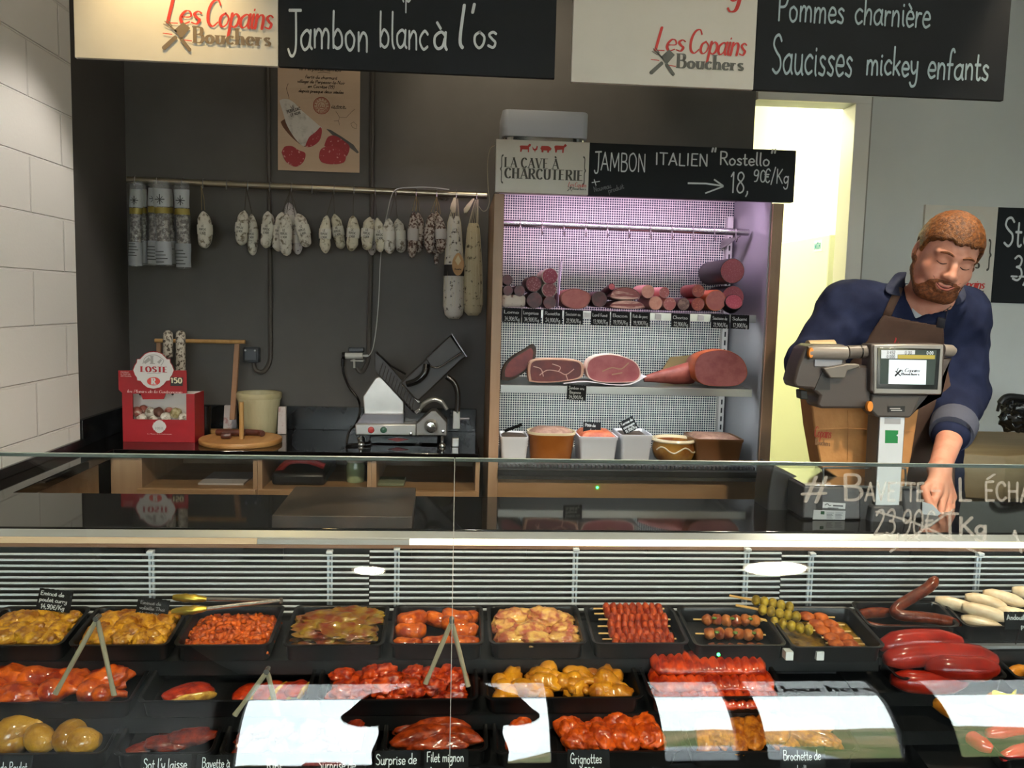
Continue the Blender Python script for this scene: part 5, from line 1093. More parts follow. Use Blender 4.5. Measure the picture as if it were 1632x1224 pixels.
# black cup, bucket, paper bundles
cc = K(682, 740, YK-.045); k = cc.y/F; rr = 38*.2451*k
t = thing('black_beaker', 'black plastic beaker standing between the red carton and the round board', 'beaker', (cc.x, cc.y, zt))
part(t, 'cup', MB().lathe([(rr*.85, 0), (rr, K(682, 600, cc.y).z-zt), (rr*.94, K(682, 600, cc.y).z-zt), (rr*.8, .004)], (cc.x, cc.y, zt), 24), mat('plastic_black', '101011', .25), ang=50)
YBk = YB-.022-.095; cb_ = K(1032, 700, YBk); k = YBk/F*.2451; ht = K(1032, 512, YBk).z-zt
t = thing('cream_bucket', 'cream wood grained bucket standing on the granite behind the round board', 'bucket', (cb_.x, YBk, zt))
part(t, 'body', MB().lathe([(108*k, 0), (112*k, ht*.02), (132*k, ht*.8), (139*k, ht*.86), (140*k, ht), (136*k, ht), (128*k, ht*.8), (105*k, .006), (.001, .006)], (cb_.x, YBk, zt), 36), mat_wood('bucket_wood', 'b3aa85', 'c7bf9c', 8, .55, 'z'), ang=50)
part(t, 'rim', MB().lathe([(141*k, ht*.87), (143*k, ht*.9), (143*k, ht*.985), (139.5*k, ht*1.005), (135*k, ht*1.005), (135*k, ht*.9)], (cb_.x, YBk, zt), 36, cap=False), mat_wood('bucket_rim', 'a89e78', 'bcb28d', 8, .5, 'x'))
prt = mat('printed_paper', 'b8aeac', .7, noise=(40, 'a07a78', .55, .66))
for u0, u1, v0, v1, lb in ((797, 885, 600, 680, 'printed paper packet leaning behind the wooden rack post'), (1150, 1207, 608, 732, 'printed paper packet standing right of the cream bucket')):
    Y = YB-.06 if u0 < 1000 else YBk-.035; a, b_ = K(u0, v1, Y), K(u1, v0, Y); single('paper_packet', MB().prism([(a.x, Y, zt), (b_.x, Y, zt), (b_.x-.003, Y+.012, b_.z), (a.x+.002, Y+.012, b_.z)], (0, .02, 0)), prt, lb, 'packet', bevel=.002)
# ------------------------------------------------------------------ meat slicer
YM = atz(577, 712, ZC).y-.0; f7 = lambda u, v: (520+.1838*u, 500+.1838*v); S = lambda u, v, dy=0: at(*f7(u, v), YM+dy)
t = thing('meat_slicer', 'electric meat slicer with steel base and tilted black carriage', 'slicer', (S(600, 1150).x, YM+.1, zt))
al = mat('aluminium', 'c7c6c2', .28, metal=.8, noise=(3, 'b3b2ae', .4, .6), rand=False); ald = mat('aluminium_dark', '77757a', .3, metal=.7); blk = mat('slicer_black', '24211f', .45); blk2 = mat('slicer_black_gloss', '131212', .25)
sp = lambda pts, dy, dep: MB().prism([S(u, v, dy) for u, v in pts], (0, dep, 0))
part(t, 'base', sp([(250, 958), (778, 958), (778, 1058), (255, 1052)], 0, .2), al, bevel=.004)
part(t, 'base_top', sp([(262, 950), (320, 870), (672, 870), (672, 950)], .03, .17), ald, bevel=.002)
part(t, 'knob_housing', sp([(778, 960), (910, 842), (950, 842), (1046, 945), (1046, 1056), (778, 1058)], -.004, .08), mat('housing_steel', '8c8986', .3, metal=.75), bevel=.003)
c = S(910, 975, -.004); kk = YM/F*.1838
part(t, 'knob', MB().lathe([(.0005, -.03), (40*kk, -.028), (52*kk, -.02), (58*kk, -.004), (62*kk, 0)], (c.x, c.y, c.z), 24, 'y'), steelp)
for u, col, nm, lb in ((388, 'a8302a', 'stop_button', 'red stop button'), (497, '1f4a34', 'start_button', 'green start button')):
    c = S(u, 1008, 0); part(t, nm, MB().lathe([(.0005, -.006), (24*kk, -.005), (29*kk, -.001), (29*kk, 0)], (c.x, c.y, c.z), 18, 'y'), mat(nm, col, .35), label=lb)
for u, v in ((735, 1042), (1013, 1022)):
    c = S(u, v, -.004); part(t, 'screw', MB().lathe([(.0005, -.003), (14*kk, -.002), (15*kk, 0)], (c.x, c.y, c.z), 12, 'y'), steelp)
for u, dy in ((302, .02), (1006, .02), (302, .15), (800, .15)):
    a = S(u, 1056, dy); part(t, 'foot', MB().lathe([(30*kk, 0), (34*kk, .006), (24*kk, .012), (12*kk, .016), (12*kk, a.z-zt-.002)], (a.x, a.y, zt), 14), steelp, ang=50)
part(t, 'underside', sp([(380, 1062), (960, 1062), (960, 1120), (400, 1120)], .06, .1), blk2)
part(t, 'deflector', sp([(318, 745), (320, 715), (425, 560), (455, 545), (485, 560), (672, 765), (672, 868), (330, 868)], .06, .008), al, bevel=.003)
part(t, 'blade_guard', sp([(672, 770), (760, 850), (980, 850), (1050, 920), (1050, 960), (672, 955)], .075, .07), blk2, bevel=.004)
g = sp([(415, 330), (440, 322), (840, 790), (785, 872), (440, 520), (420, 480)], .045, .014); part(t, 'gauge_plate', g, blk, bevel=.003)
rb2 = MB()
for k in range(12):
    f = (k+.5)/12; a = V((440+f*300, 395+f*340, 0)); b_ = V((a.x-18, a.y+95, 0)); c1, c2 = S(a.x+35, a.y+15, .043), S(b_.x+25, b_.y+20, .043); rb2.tube([c1, c2], .0022, 5)
part(t, 'rib', rb2, mat('slicer_rib', '3a3632', .4))
part(t, 'gauge_edge', MB().tube([S(435, 335, .04), S(560, 450, .04), S(690, 525, .04)], .004, 6), blk2)
part(t, 'blade', sp([(655, 620), (670, 615), (815, 765), (800, 775)], .036, .006), steelp)
cr = sp([(640, 600), (860, 395), (1085, 180), (1220, 370), (1180, 400), (800, 760), (760, 735)], .02, .02); part(t, 'carriage', cr, mat('carriage_black', '2c2926', .4), bevel=.006)
part(t, 'carriage_tray', sp([(860, 390), (1075, 190), (1180, 330), (1000, 455), (945, 470), (905, 455)], -.05, .068), mat('carriage_tray', '1f1d1b', .45), bevel=.004)
part(t, 'carriage_edge', sp([(1083, 176), (1092, 176), (1222, 372), (1212, 374)], -.06, .09), ald)
part(t, 'carriage_trim', MB().tube(smooth_path([S(900, 455, -.053), S(950, 470, -.053), (S(1000, 455, -.053)), S(1175, 340, -.053)], 5), .003, 6), steelp)
part(t, 'grip', MB().tube(smooth_path([S(870, 440, -.01), S(850, 520, -.018), S(780, 585, -.018), S(700, 610, -.01)], 5), .0125, 10), blk2)
part(t, 'sharpener_arm', MB().tube(smooth_path([S(800, 850, .03), S(850, 780, .02), (S(930, 742, .015)), S(1000, 765, .015), S(1045, 830, .02)], 5), [.006]*4+[.009]*12+[.007]*5, 10), al)
part(t, 'arm_tip', sp([(762, 850), (800, 820), (822, 832), (785, 875)], .02, .02), steelp, bevel=.002)
part(t, 'carriage_arm', MB().tube(smooth_path([S(1045, 545, .03), S(1110, 600, .03), S(1140, 700, .03), S(1135, 860, .03)], 6), .0105, 12), mat('arm_black_steel', '4b4846', .2, metal=.8))
part(t, 'arm_block', sp([(1100, 850), (1160, 850), (1160, 1000), (1095, 1000)], .02, .03), al, bevel=.002)
part(t, 'arm_bolt', MB().tube([S(1160, 912, .035), S(1240, 912, .035)], .0055, 10), ald)
part(t, 'clamp_block', B((S(1090, 1090).x, YM+.02, zt), (S(1150, 1090).x, YM+.045, S(1090, 1088).z)), al, bevel=.002)
part(t, 'clamp_bolt', MB().tube([S(1150, 1165, .03), S(1225, 1163, .03)], .003, 8), ald)
part(t, 'red_label', sp([(530, 1090), (610, 1075), (720, 1090), (620, 1110)], .058, .001), mat('label_red', '8e1c20', .4), label='red label strip')
part(t, 'rear_bracket', sp([(755, 1085), (825, 1085), (825, 1160), (755, 1160)], .1, .03), ald, bevel=.002)
# plug, socket and black cable
YP2 = YB-.045
q = lambda u, v, d=0: at(*f7(u, v), YP2+d)
t = thing('wall_plug', 'white industrial plug in a grey wall socket above the slicer', 'plug', q(240, 380))
part(t, 'body', MB().tube([q(165, 365), q(315, 365)], .0125, 16), mat('plug_white', 'c6c6c0', .4)); part(t, 'collar', MB().tube([q(138, 365), q(164.5, 365)], [.0145, .0155], 16), mat('plastic_black', '101011', .25))
part(t, 'earth_pin', MB().tube([q(243, 385), q(243, 470)], .0042, 10), mat('plug_white', 'c6c6c0', .4)); part(t, 'neck', MB().tube([q(316, 365), q(360, 362)], .004, 10), mat('plug_white', 'c6c6c0', .4))
part(t, 'socket_box', B((q(185, 410).x, YB-.028, q(185, 335).z), (q(320, 410).x, YB-.002, q(185, 295).z)), mat('socket_dark', '3b3f45', .4), bevel=.004)
part(t, 'stop', B((q(210, 410).x, YP2-.005, q(185, 413).z), (q(320, 410).x, YB-.002, q(185, 400).z)), mat('plug_white', 'c6c6c0', .4), bevel=.002)
bc = [q(143, 440), q(150, 520), q(200, 640), q(270, 730), q(290, 800), S(285, 880, .13), S(270, 950, .1), S(215, 1000, .08)]
l3 = [(250, 1000, .08), (180, 1040, .04), (165, 1090, 0), (220, 1118, 0), (320, 1112, .08)]
bc = bc[:6]+[S(255, 960, .12), S(200, 1020, .06), V((S(180, 1080, .02).x, YM+.02, zt+.006)), V((S(240, 1115, .02).x, YM+.01, zt+.006)), V((S(380, 1100, .06).x, YM+.05, zt+.006))]
single('power_cable', MB().tube(smooth_path(bc, 6), .0048, 8), blk2, 'black power cable hanging from the wall plug down to the slicer', 'cable')
part(t, 'cable_grip', MB().tube([q(143, 385), q(143, 455)], .007, 10), mat('plastic_black', '101011', .25))
# ------------------------------------------------------------------ refrigerated serving counter
ZS = .97; YS0 = 1.905; YS1 = 2.235; XR = 2.7; XLs = -1.288
wt = B((XLs, YS0, ZS-.03), (XR, YS1, ZS)); single('serving_worktop', wt, granite, 'polished black granite top of the serving counter carrying the scale', 'worktop', bevel=.002, loc=(.6, 2.05, ZS-.03))
q0, q1, q2, q3 = at(470, 776, 2.2), at(663, 776, 2.2), 0, 0
hb = at(545, 822, YS0+.004).z
q0, q1 = atz(470, 776, hb), atz(663, 776, hb); q2, q3 = atz(657, 823, hb), atz(433, 822, hb)
yb_ = min(YS1-.004, (q0.y+q1.y)/2); yf_ = (q2.y+q3.y)/2
sl_ = MB().prism([(q3.x, yf_, ZS+.0005), (q2.x, yf_, ZS+.0005), (q1.x, yb_, ZS+.0005), (q0.x, yb_, ZS+.0005)], (0, 0, hb-ZS-.0005))
single('granite_block', sl_, mat('granite_matt', '2a2623', .4, noise=(6, '463d36', .4, .62), rand=False), 'matt dark granite block lying on the serving worktop', 'block', bevel=.0015)
t = thing('serving_counter', 'long refrigerated serving counter with curved glass front full of meat', 'counter', (.6, 1.6, 0)); SCT = t
dark = mat('counter_dark', '1b1c1e', .45); dkm = mat('counter_black', '0f1011', .3)
part(t, 'body', B((XLs, 1.93, .02), (XR, YS1-.02, ZS-.031)), mat('counter_grey', '55565a', .5))
zt_a, zt_b, zt_c = ZS-.004, at(816, 857.5, 1.895).z, at(816, 868, 1.885).z
part(t, 'steel_trim', MB().prism([(XLs, 1.904, ZS-.03), (XLs, 1.904, zt_a), (XLs, 1.888, zt_b), (XLs, 1.888, zt_b-.006), (XLs, 1.90, ZS-.03)], (XR-XLs, 0, 0)), mat('trim_steel', '9fa3a4', .4, metal=.5), bevel=.0008)
X = lambda px, py=862, Y=1.885: at(px, py, Y).x
for x0_, x1_, m, lb in ((XLs, X(410), mat('trim_reflection_warm', 'a8947a', .5, emit=('ffd9a8', .22)), 'dim warm glow imitating a reflection on the trim'), (X(411), X(652), mat('trim_plain', '9a9c9b', .5), None), (X(653), XR, mat('trim_reflection', 'fff2dc', .5, emit=('ffe9c8', 2.6)), 'bright glow imitating a reflection on the trim')):
    part(t, 'trim_reflection', B((x0_, 1.878, zt_c), (x1_, 1.8875, zt_b-.001)), m, label=lb)  # emission imitates a band reflected in the trim; middle piece stays plain
part(t, 'wood_lip', B((XLs, 1.8785, zt_c-.009), (XR, 1.8995, zt_c-.0005)), mat('lip_brown', '7a5c48', .5))
part(t, 'air_duct', B((XLs, 1.895, .66), (XR, 1.925, zt_c-.01)), mat('duct_dark', '2c2d2e', .6))
for px in (195, 420, 625, 870, 1060, 1280, 1480, 1660):
    c = at(px, 874, 1.89); part(t, 'fan_box', B((c.x-.045, 1.883, c.z-.024), (c.x+.045, 1.8945, c.z+.0)), dkm)
# louvred grilles
YG = 1.868; slat_m = mat('grille_white', 'c3ccd4', .35, spec=.6)
GG = 'louvred grilles at the back of the serving counter'
for (pa_, pb_, brs, off, lb) in ((-60, 588, (240, 525), 0, 'white louvred grille panel left of the glass joint'), (589, 1243, (632, 917, 1190), -4, 'white louvred grille panel in the middle of the counter'), (1244, 1720, (1293, 1560), 3, 'white louvred grille panel at the right of the counter')):
    x0_, x1_ = max(XLs+.002, at(pa_, 920, YG).x), at(pb_, 920, YG).x; pm = (max(pa_, 0)+pb_)/2
    g = thing('louvred_grille', lb, 'grille', ((x0_+x1_)/2, YG, .78), GG)
    for k in range(11):
        z = at(pm, 884+off+k*9.1, YG).z; h = .002
        part(g, 'slat', MB().prism([(x0_, YG-.003, z-.0018), (x0_, YG-.003, z+.0012), (x0_, YG+.0015, z+.0018), (x0_, YG+.0015, z-.0012)], (x1_-x0_, 0, 0)), slat_m)
    for px in brs:
        x = at(px, 920, YG).x; za, zb_ = at(px, 878+off, YG).z, at(px, 972+off, YG).z
        part(g, 'bracket', B((x-.006, YG+.0045, zb_), (x-.001, YG+.012, za)), slat_m); part(g, 'bracket', B((x+.002, YG+.0045, zb_), (x+.006, YG+.012, za)), slat_m)
        part(g, 'clip', B((x-.007, YG-.0055, za-.006), (x+.007, YG+.012, za)), slat_m, bevel=.001)
# sloped decks
def deck(Y0, z0_, Y1, z1_, xa_, xb_, name='deck'):
    part(SCT, name, MB().prism([(xa_, Y0, z0_), (xa_, Y1, z1_), (xa_, Y1, .02), (xa_, Y0, .02)], (xb_-xa_, 0, 0)), dkm)
# curved glass
GP = [(1.066, .56), (1.070, .66), (1.078, .75), (1.1, .857), (1.14, .973), (1.21, 1.086), (1.29, 1.166), (1.388, 1.236)]
gp = [(p.y, p.z) for p in smooth_path([V((0, y, z)) for y, z in GP], 6)]
def ghit(px, py):
    d = ray(px, py)
    for (y0, z0_), (y1, z1_) in zip(gp, gp[1:]):
        a, b_, c, e = d.y, -(y1-y0), d.z, -(z1_-z0_); det = a*e-b_*c
        if abs(det) < 1e-9: continue
        r1, r2 = y0, z0_-EYE; s = (r1*e-b_*r2)/det; u = (a*r2-c*r1)/det
        if -.01 <= u <= 1.01: return EYEP+d*(s-.0012)
    return EYEP+d*1.3
gl_m = mat_glass('counter_glass'); xs_m = at(722, 900, 1.25).x
edge = mat('glass_edge', '8f978f', .15, spec=.8, coat=.5)
panes = []
for xa_, xb_, lb in ((XLs, xs_m-.001, 'left curved glass pane'), (xs_m+.001, XR, 'right curved glass pane')):
    nn = []
    for i, (y, z) in enumerate(gp):
        y0, z0_ = gp[max(i-1, 0)]; y1, z1_ = gp[min(i+1, len(gp)-1)]; l = math.hypot(y1-y0, z1_-z0_); nn.append((y+(z1_-z0_)/l*.008, z-(y1-y0)/l*.008))
    loop = [V((xa_, y, z)) for y, z in gp]+[V((xa_, y, z)) for y, z in nn[::-1]]
    pn = part(t, 'glass_pane', MB().loft([loop, [p+V((xb_-xa_, 0, 0)) for p in loop]]), gl_m, label=lb, ang=30); panes.append(pn)
    y, z = gp[-1]; yn, zn = nn[-1]
    part(pn, 'polished_edge', MB().prism([(xa_, y, z+.0003), (xa_, yn, zn+.0003), (xa_, yn+.0008, zn+.0014), (xa_, y+.0008, z+.0014)], (xb_-xa_, 0, 0)), edge)
part(panes[0], 'joint_edge', MB().loft([[V((xs_m-.0005, y, z)), V((xs_m+.0005, y, z))] for y, z in gp], cap=False, closed=False), mat('joint_grey', '7d827f', .3))
part(t, 'front_sill', B((XLs, 1.05, .5), (XR, 1.11, .559)), mat('sill_steel', '8a8c8e', .35, metal=.7))
part(t, 'front_panel', B((XLs, 1.06, .02), (XR, 1.09, .499)), mat('front_dark', '3a3634', .5))
# marker writing on the glass
def gtext(items, m, wid=.055):
    mb = MB()
    for s, px, py, size, fw, sl in items: text(s, (px, -py, 0), (1, -.02, 0), (0, 1, 0), size, wid*40/size, 'hand', slant=sl, jit=.03, mb=mb, fit_w=fw, seed=int(px))
    return mb
mb = gtext([('#', 1275, 800, 40, 44, .2), ('B', 1342, 797, 40, 36, 0), ('AVETTE', 1378, 797, 28, 96, .05), ('-', 1486, 790, 24, 14, 0), ('L', 1526, 798, 36, 24, 0), ("'", 1544, 790, 34, 10, .7), ('ECHALOTE', 1569, 798, 30, 150, 0),
  ('23,90€', 1392, 852, 40, 98, .1), ('T', 1500, 856, 38, 30, 0), ('Kg', 1528, 852, 28, 46, 0), ('1', 1622, 880, 34, 12, -.3)], None)
for pts in ([(1418, 880), (1480, 838), (1520, 812)], [(1395, 815), (1470, 838), (1555, 880)], [(1440, 852), (1462, 858), (1466, 866)]):
    ribbon(mb, sm2([(x, -y) for x, y in pts], 4), [1.8]*9, lambda z: V((z[0], z[1], 0)), cap=False)
mb.v = [ghit(p.x, -p.y) for p in mb.v]
part(panes[1], 'marker_lettering', mb, mat('marker_white', 'b4b2ac', .8, alpha=.36), smooth=False)
# ------------------------------------------------------------------ trays
tray_m = mat('tray_black', '0b0b0c', .3, spec=.35)
GTR = 'black meat trays in the serving counter'
class Tray: pass
def tray(fx0, fx1, yf, yr, zf, zr, label, h=.038, xmin=None, mt=None):
    pm = (fx0+fx1)/2; Yf = atz(pm, yf, zf).y; Yr = atz(pm, yr, zr).y; a, b_ = atz(fx0, yf, zf), atz(fx1, yf, zf)
    x0_, x1_ = max(a.x, XLs+.006), b_.x; T = Tray(); T.w = x1_-x0_; T.d = math.hypot(Yr-Yf, zr-zf); T.h = h; T.tilt = math.atan2(zr-zf, Yr-Yf)
    T.M = Matrix.Translation(((x0_+x1_)/2, (Yf+Yr)/2, (zf+zr)/2)) @ Matrix.Rotation(T.tilt, 4, 'X') @ Matrix.Translation((0, 0, -h))
    w, d = T.w-.003, T.d; r = .016
    mb = MB().loft([rrect(w*.93, d*.92, r, 0), rrect(w-.014, d-.012, r, h*.9), rrect(w-.002, d, r, h*.92), rrect(w, d, r, h), rrect(w-.012, d-.01, r*.8, h), rrect(w-.016, d-.014, r*.8, h*.94), rrect(w*.92, d*.9, r*.8, .003)])
    o = single('meat_tray', mb.xf(T.M), mt or tray_m, label, 'tray', GTR, loc=T.M.translation, ang=50); T.o = o
    T.hm = np.zeros((40, 40)); return T
def drop(T, name, mb_list, m, label, cat, group, spots, size, sink=.72, tilt=.25, wall=.012, top=.05, zoff=0):
    """sets pieces one by one on the tray; each rests on what already lies there"""
    protos = drop_cache.setdefault(id(mb_list), {})
    objs = []
    for i, s in enumerate(spots):
        fx, fy = s[0], s[1]; yw = s[2] if len(s) > 2 and s[2] is not None else random.uniform(0, 6.28); sc_ = s[3] if len(s) > 3 else random.uniform(.88, 1.12)
        x = (fx-.5)*T.w*.9; y = (fy-.5)*T.d*.88
        gx, gy = (x/T.w+.5)*40, (y/T.d+.5)*40; rx_ = size[0]*sc_*abs(math.cos(yw))+size[1]*sc_*abs(math.sin(yw)); ry_ = size[0]*sc_*abs(math.sin(yw))+size[1]*sc_*abs(math.cos(yw))
        mx_, my_ = max(.004, T.w*.455-rx_*1.0), max(.004, T.d*.445-ry_*1.0); x = max(-mx_, min(mx_, x)); y = max(-my_, min(my_, y)); gx, gy = (x/T.w+.5)*40, (y/T.d+.5)*40
        ix = slice(max(0, int(gx-rx_*.62/T.w*40)), max(1, min(40, int(gx+rx_*.62/T.w*40)+1))); iy = slice(max(0, int(gy-ry_*.62/T.d*40)), max(1, min(40, int(gy+ry_*.62/T.d*40)+1)))
        base = float(np.percentile(T.hm[ix, iy], 70)) if T.hm[ix, iy].size else 0
        z = .003+base+size[2]*sc_*(1 if base < .002 else sink)+zoff
        cap = .003+size[2]*sc_+max(0, top-2*size[2])*max(.0, math.sin(math.pi*min(.97, max(.03, fx)))*math.sin(math.pi*min(.97, max(.03, fy))))**.35*random.uniform(.75, 1.0)
        z = min(z, cap)
        R3 = Euler((random.uniform(-tilt, tilt), random.uniform(-tilt, tilt), yw)).to_matrix().to_4x4()
        M = T.M @ Matrix.Translation((x, y, z)) @ R3 @ Matrix.Scale(sc_, 4)
        k = i % len(mb_list)
        key = (name, k, m.name)
        if key not in protos:
            o = mesh_obj(name, mb_list[k], m, origin=(0, 0, 0), ang=70); protos[key] = o
        else:
            o = protos[key].copy(); COL.objects.link(o)
        o.matrix_world = M; o['label'] = label if isinstance(label, str) else label[i]; o['category'] = cat; o['group'] = group; objs.append(o)
        T.hm[ix, iy] = np.maximum(T.hm[ix, iy], z-.003+size[2]*sc_*.62)
    return objs
drop_cache = {}
def grid(nx, ny, layers, jit=.5, shrink=.12):
    out = []
    for l in range(layers):
        s = l*shrink
        for i in range(nx-(l > 0)):
            for j in range(ny-(l > 0)):
                n1, n2 = nx-(l > 0), ny-(l > 0)
                out.append((s/2+(1-s)*((i+.5+random.uniform(-jit, jit)*.6)/n1), s/2+(1-s)*((j+.5+random.uniform(-jit, jit)*.6)/n2)))
    return out
def meat(name, c1, c2, rough=.42, coat=.6, sc_=60, b=(130, .5, .004), lo=.4, hi=.62, cells=None): 
    def dk(h, k, kb): r_ = [int(h[i:i+2], 16) for i in (0, 2, 4)]; return '%02x%02x%02x' % (int(r_[0]*k), int(r_[1]*k), int(r_[2]*kb))
    return mat(name, dk(c1, .78, .42), rough, coat=coat*1.1, spec=.14, noise=(sc_, dk(c2, .96, .62), lo, hi), bump=b, cells=cells)
bl = lambda sx, sy, sz, n=5, amp=.36, f=1.9, sub=4: [blob(k+sx*100, sx, sy, sz, amp, f, sub) for k in range(n)]
m_cur = meat('chicken_curry', 'a8641c', 'd09a38', sc_=40); m_cur2 = meat('chicken_ochre', 'a05816', 'cf9436', sc_=40); m_min = meat('minced_orange', 'b5430c', 'd9661c', .35, .5); m_pad = meat('meat_herb', '8a3428', '8f7434', sc_=30)
m_rou = meat('roulade_red', 'b03a0c', 'd86a1e'); m_fold = mat('folded_pale', 'a4543e', .4, coat=.7, spec=.2, noise=(40, 'd6a95c', .42, .6), bump=(130, .5, .004)); m_sk = meat('skewer_red', '9c2a10', 'b84a24', .4, .4); m_skb = meat('skewer_beef', '8e3326', 'b06a48', .4, .3, sc_=18)
m_pot = meat('potato_ochre', '8f7420', 'b59a44', .35, .5); m_dis = meat('sausage_disc', 'ae4a1e', 'c8683a', .45, .2); m_merg = meat('merguez', '5a2018', '73301f', .35, .3); m_boud = mat('boudin_white', 'cdb592', .4, coat=.2, noise=(40, 'dccbab', .4, .62), bump=(60, .3, .003))
m_redS = meat('sausage_red', '981814', 'a4241c', .3, .4, sc_=12, b=(60, .12)); m_orS = meat('sausage_orange', 'c46c20', 'd08434', .35, .4, sc_=12, b=(60, .12)); m_leg = meat('chicken_red', 'b4300c', 'de6420', .3, .9, sc_=30); m_stk = meat('steak_red', 'a81e10', 'c23a1a', .3, .7); m_chk = meat('chunk_red', 'a01c0e', 'd04a1c', .3, .9)
m_wing = meat('wing_orange', 'b8641c', 'dc9434', .3, .7, sc_=14); m_rib = meat('rib_red', 'a8200f', 'd8481c', .3, .8, sc_=40); m_drum = meat('drumstick_yellow', 'b07828', 'd4a050', .3, .7, sc_=10); m_drk = meat('meat_dark', '6e1a0e', '8f2c16', .3, .6); m_fil = meat('filet_dark', '84260f', 'a03c1c', .32, .6); m_grn = meat('chunk_orange', 'bc3a10', 'd8581c', .3, .6)
fat_m = meat('fat_yellow', 'c98a3a', 'e0b46a', .35, .5)
stick_m = mat('skewer_wood', 'c09a58', .6)
# row decks
Z1 = (.80, .825); Z2 = (.725, .748); Z3 = (.652, .68)
# --- back row
L = 'black tray of '
T1 = tray(-60, 98, 1029, 966, *Z1, L+'yellow curry chicken at the far left of the back row')
drop(T1, 'chicken_strip', bl(.026, .017, .014, amp=.26, f=1.5), m_cur, 'yellow curry chicken strip in the far left tray of the back row', 'meat', 'curry chicken strips', grid(6, 6, 2), (.026, .017, .014), top=.052)
T2 = tray(104, 268, 1029, 966, *Z1, L+'ochre chicken strips second from the left in the back row')
drop(T2, 'chicken_strip', bl(.024, .017, .014, amp=.26, f=1.5), m_cur2, 'ochre chicken strip in the second back row tray from the left', 'meat', 'ochre chicken strips', grid(6, 6, 2), (.024, .017, .014), top=.052)
T3 = tray(273, 432, 1029, 964, *Z1, L+'minced orange meat in the back row under the golden tongs')
mb = MB(); vs = [blob(90+k, .0095, .006, .0055, .4, 1.8, 2) for k in range(6)]
for i in range(430):
    u, v_ = random.random(), random.random(); hgt = .034*(math.sin(math.pi*min(1, max(0, u)))*math.sin(math.pi*min(1, max(0, v_))))**.4+.006*mnoise.noise(V((u*6, v_*6, 1))); z = .006+hgt*random.uniform(.55, 1.0)
    M = T3.M @ Matrix.Translation(((u-.5)*T3.w*.86, (v_-.5)*T3.d*.84, z)) @ Euler((random.uniform(-1, 1), random.uniform(-1, 1), random.uniform(0, 6.28))).to_matrix().to_4x4()
    b_ = vs[i % 6]; mb.add([M @ p for p in b_.v], b_.f)
cr_ = [V(p) for p in rrect(T3.w*.86, T3.d*.84, .016, .004)]; mb.add([T3.M @ p for p in cr_]+[T3.M @ V((p.x*.8, p.y*.8, .026)) for p in cr_], [tuple(range(20, 40))]+[(i, (i+1) % 20, 20+(i+1) % 20, 20+i) for i in range(20)])
o = single('minced_meat', mb, m_min, 'heap of finely cut orange marinated meat under the golden tongs', 'meat', loc=T3.M.translation, ang=80); o['kind'] = 'stuff'
T4 = tray(446, 613, 1029, 964, *Z1, L+'herb marinated meat slices in the back row left of the orange roulades')
drop(T4, 'meat_slice', [blob(k+40, .082, .04, .02, .42, 2.8, 4) for k in range(3)], m_pad, ['herbed meat slice lying in front in the tray left of the roulades', 'herbed meat slice in the middle of the tray left of the roulades', 'brownish herbed meat slice at the back of the tray left of the roulades', 'herbed meat slice lying on top in the tray left of the roulades'], 'meat', 'herb marinated meat slices', [(.5, .1, .06, 1), (.5, .5, -.05, 1), (.55, .9, .04, .98), (.5, .3, 0, .95)], (.08, .04, .02), tilt=.06, top=.06)
T5 = tray(618, 774, 1027, 964, *Z1, L+'orange red meat roulades in the back row')
cylb = lambda l, r, s: (lambda b: MB().xf(Matrix()) or b)(blob(s, l, r, r, .14, 1.6, 3))
rb3 = [MB().tube([V((-.03+.06*i/8, .003*math.sin(i+k), 0)) for i in range(9)], [.010, .0155, .017, .0168, .0172, .0165, .017, .0155, .009], 14) for k in range(3)]
for b_ in rb3: b_.v = [p*(1+.06*mnoise.noise(p*70)) for p in b_.v]
drop(T5, 'meat_roulade', rb3, m_rou, ['orange red meat roulade at the front left of the roulade tray', 'orange red meat roulade at the front middle of the roulade tray', 'orange red meat roulade at the front right of the roulade tray', 'orange red meat roulade in the middle row at the left of the roulade tray', 'orange red meat roulade in the middle row at the right of the roulade tray', 'orange red meat roulade at the back left of the roulade tray', 'orange red meat roulade at the back middle of the roulade tray', 'orange red meat roulade at the back right of the roulade tray', 'orange red meat roulade stacked on the left of the roulade tray', 'orange red meat roulade stacked on the right of the roulade tray', 'orange red meat roulade lying topmost and tilted at the back of the roulade tray'], 'meat', 'orange red meat roulades',
  [(.12, .1, .1, .95), (.5, .1, .2, 1.0), (.88, .1, -.2, 1.0), (.15, .5, .15, 1.05), (.8, .48, -.1, 1.05), (.1, .9, .1, 1), (.5, .88, -.2, 1), (.9, .88, .1, 1), (.2, .7, .4, 1.05), (.7, .6, -.5, 1.05), (.72, .98, -.35, 1.1)], (.03, .017, .017), sink=.8, tilt=.1)
T6 = tray(778, 938, 1026, 964, *Z1, L+'pale folded marinated meat in the middle of the back row')
drop(T6, 'folded_meat', bl(.038, .026, .018, 4, .34, 1.9, 4), m_fold, 'pale folded meat slice with yellow fat in the middle of the back row', 'meat', 'pale folded meat slices', [(.15, .15, .2), (.5, .12, 0), (.85, .15, .1), (.15, .5, -.1), (.5, .5, .3), (.85, .5, 0), (.15, .85, .2), (.55, .85, 0), (.85, .85, .1), (.4, .35, .2), (.65, .75, -.2), (.6, .98, 0, 1)], (.038, .026, .018), sink=.7, tilt=.2)
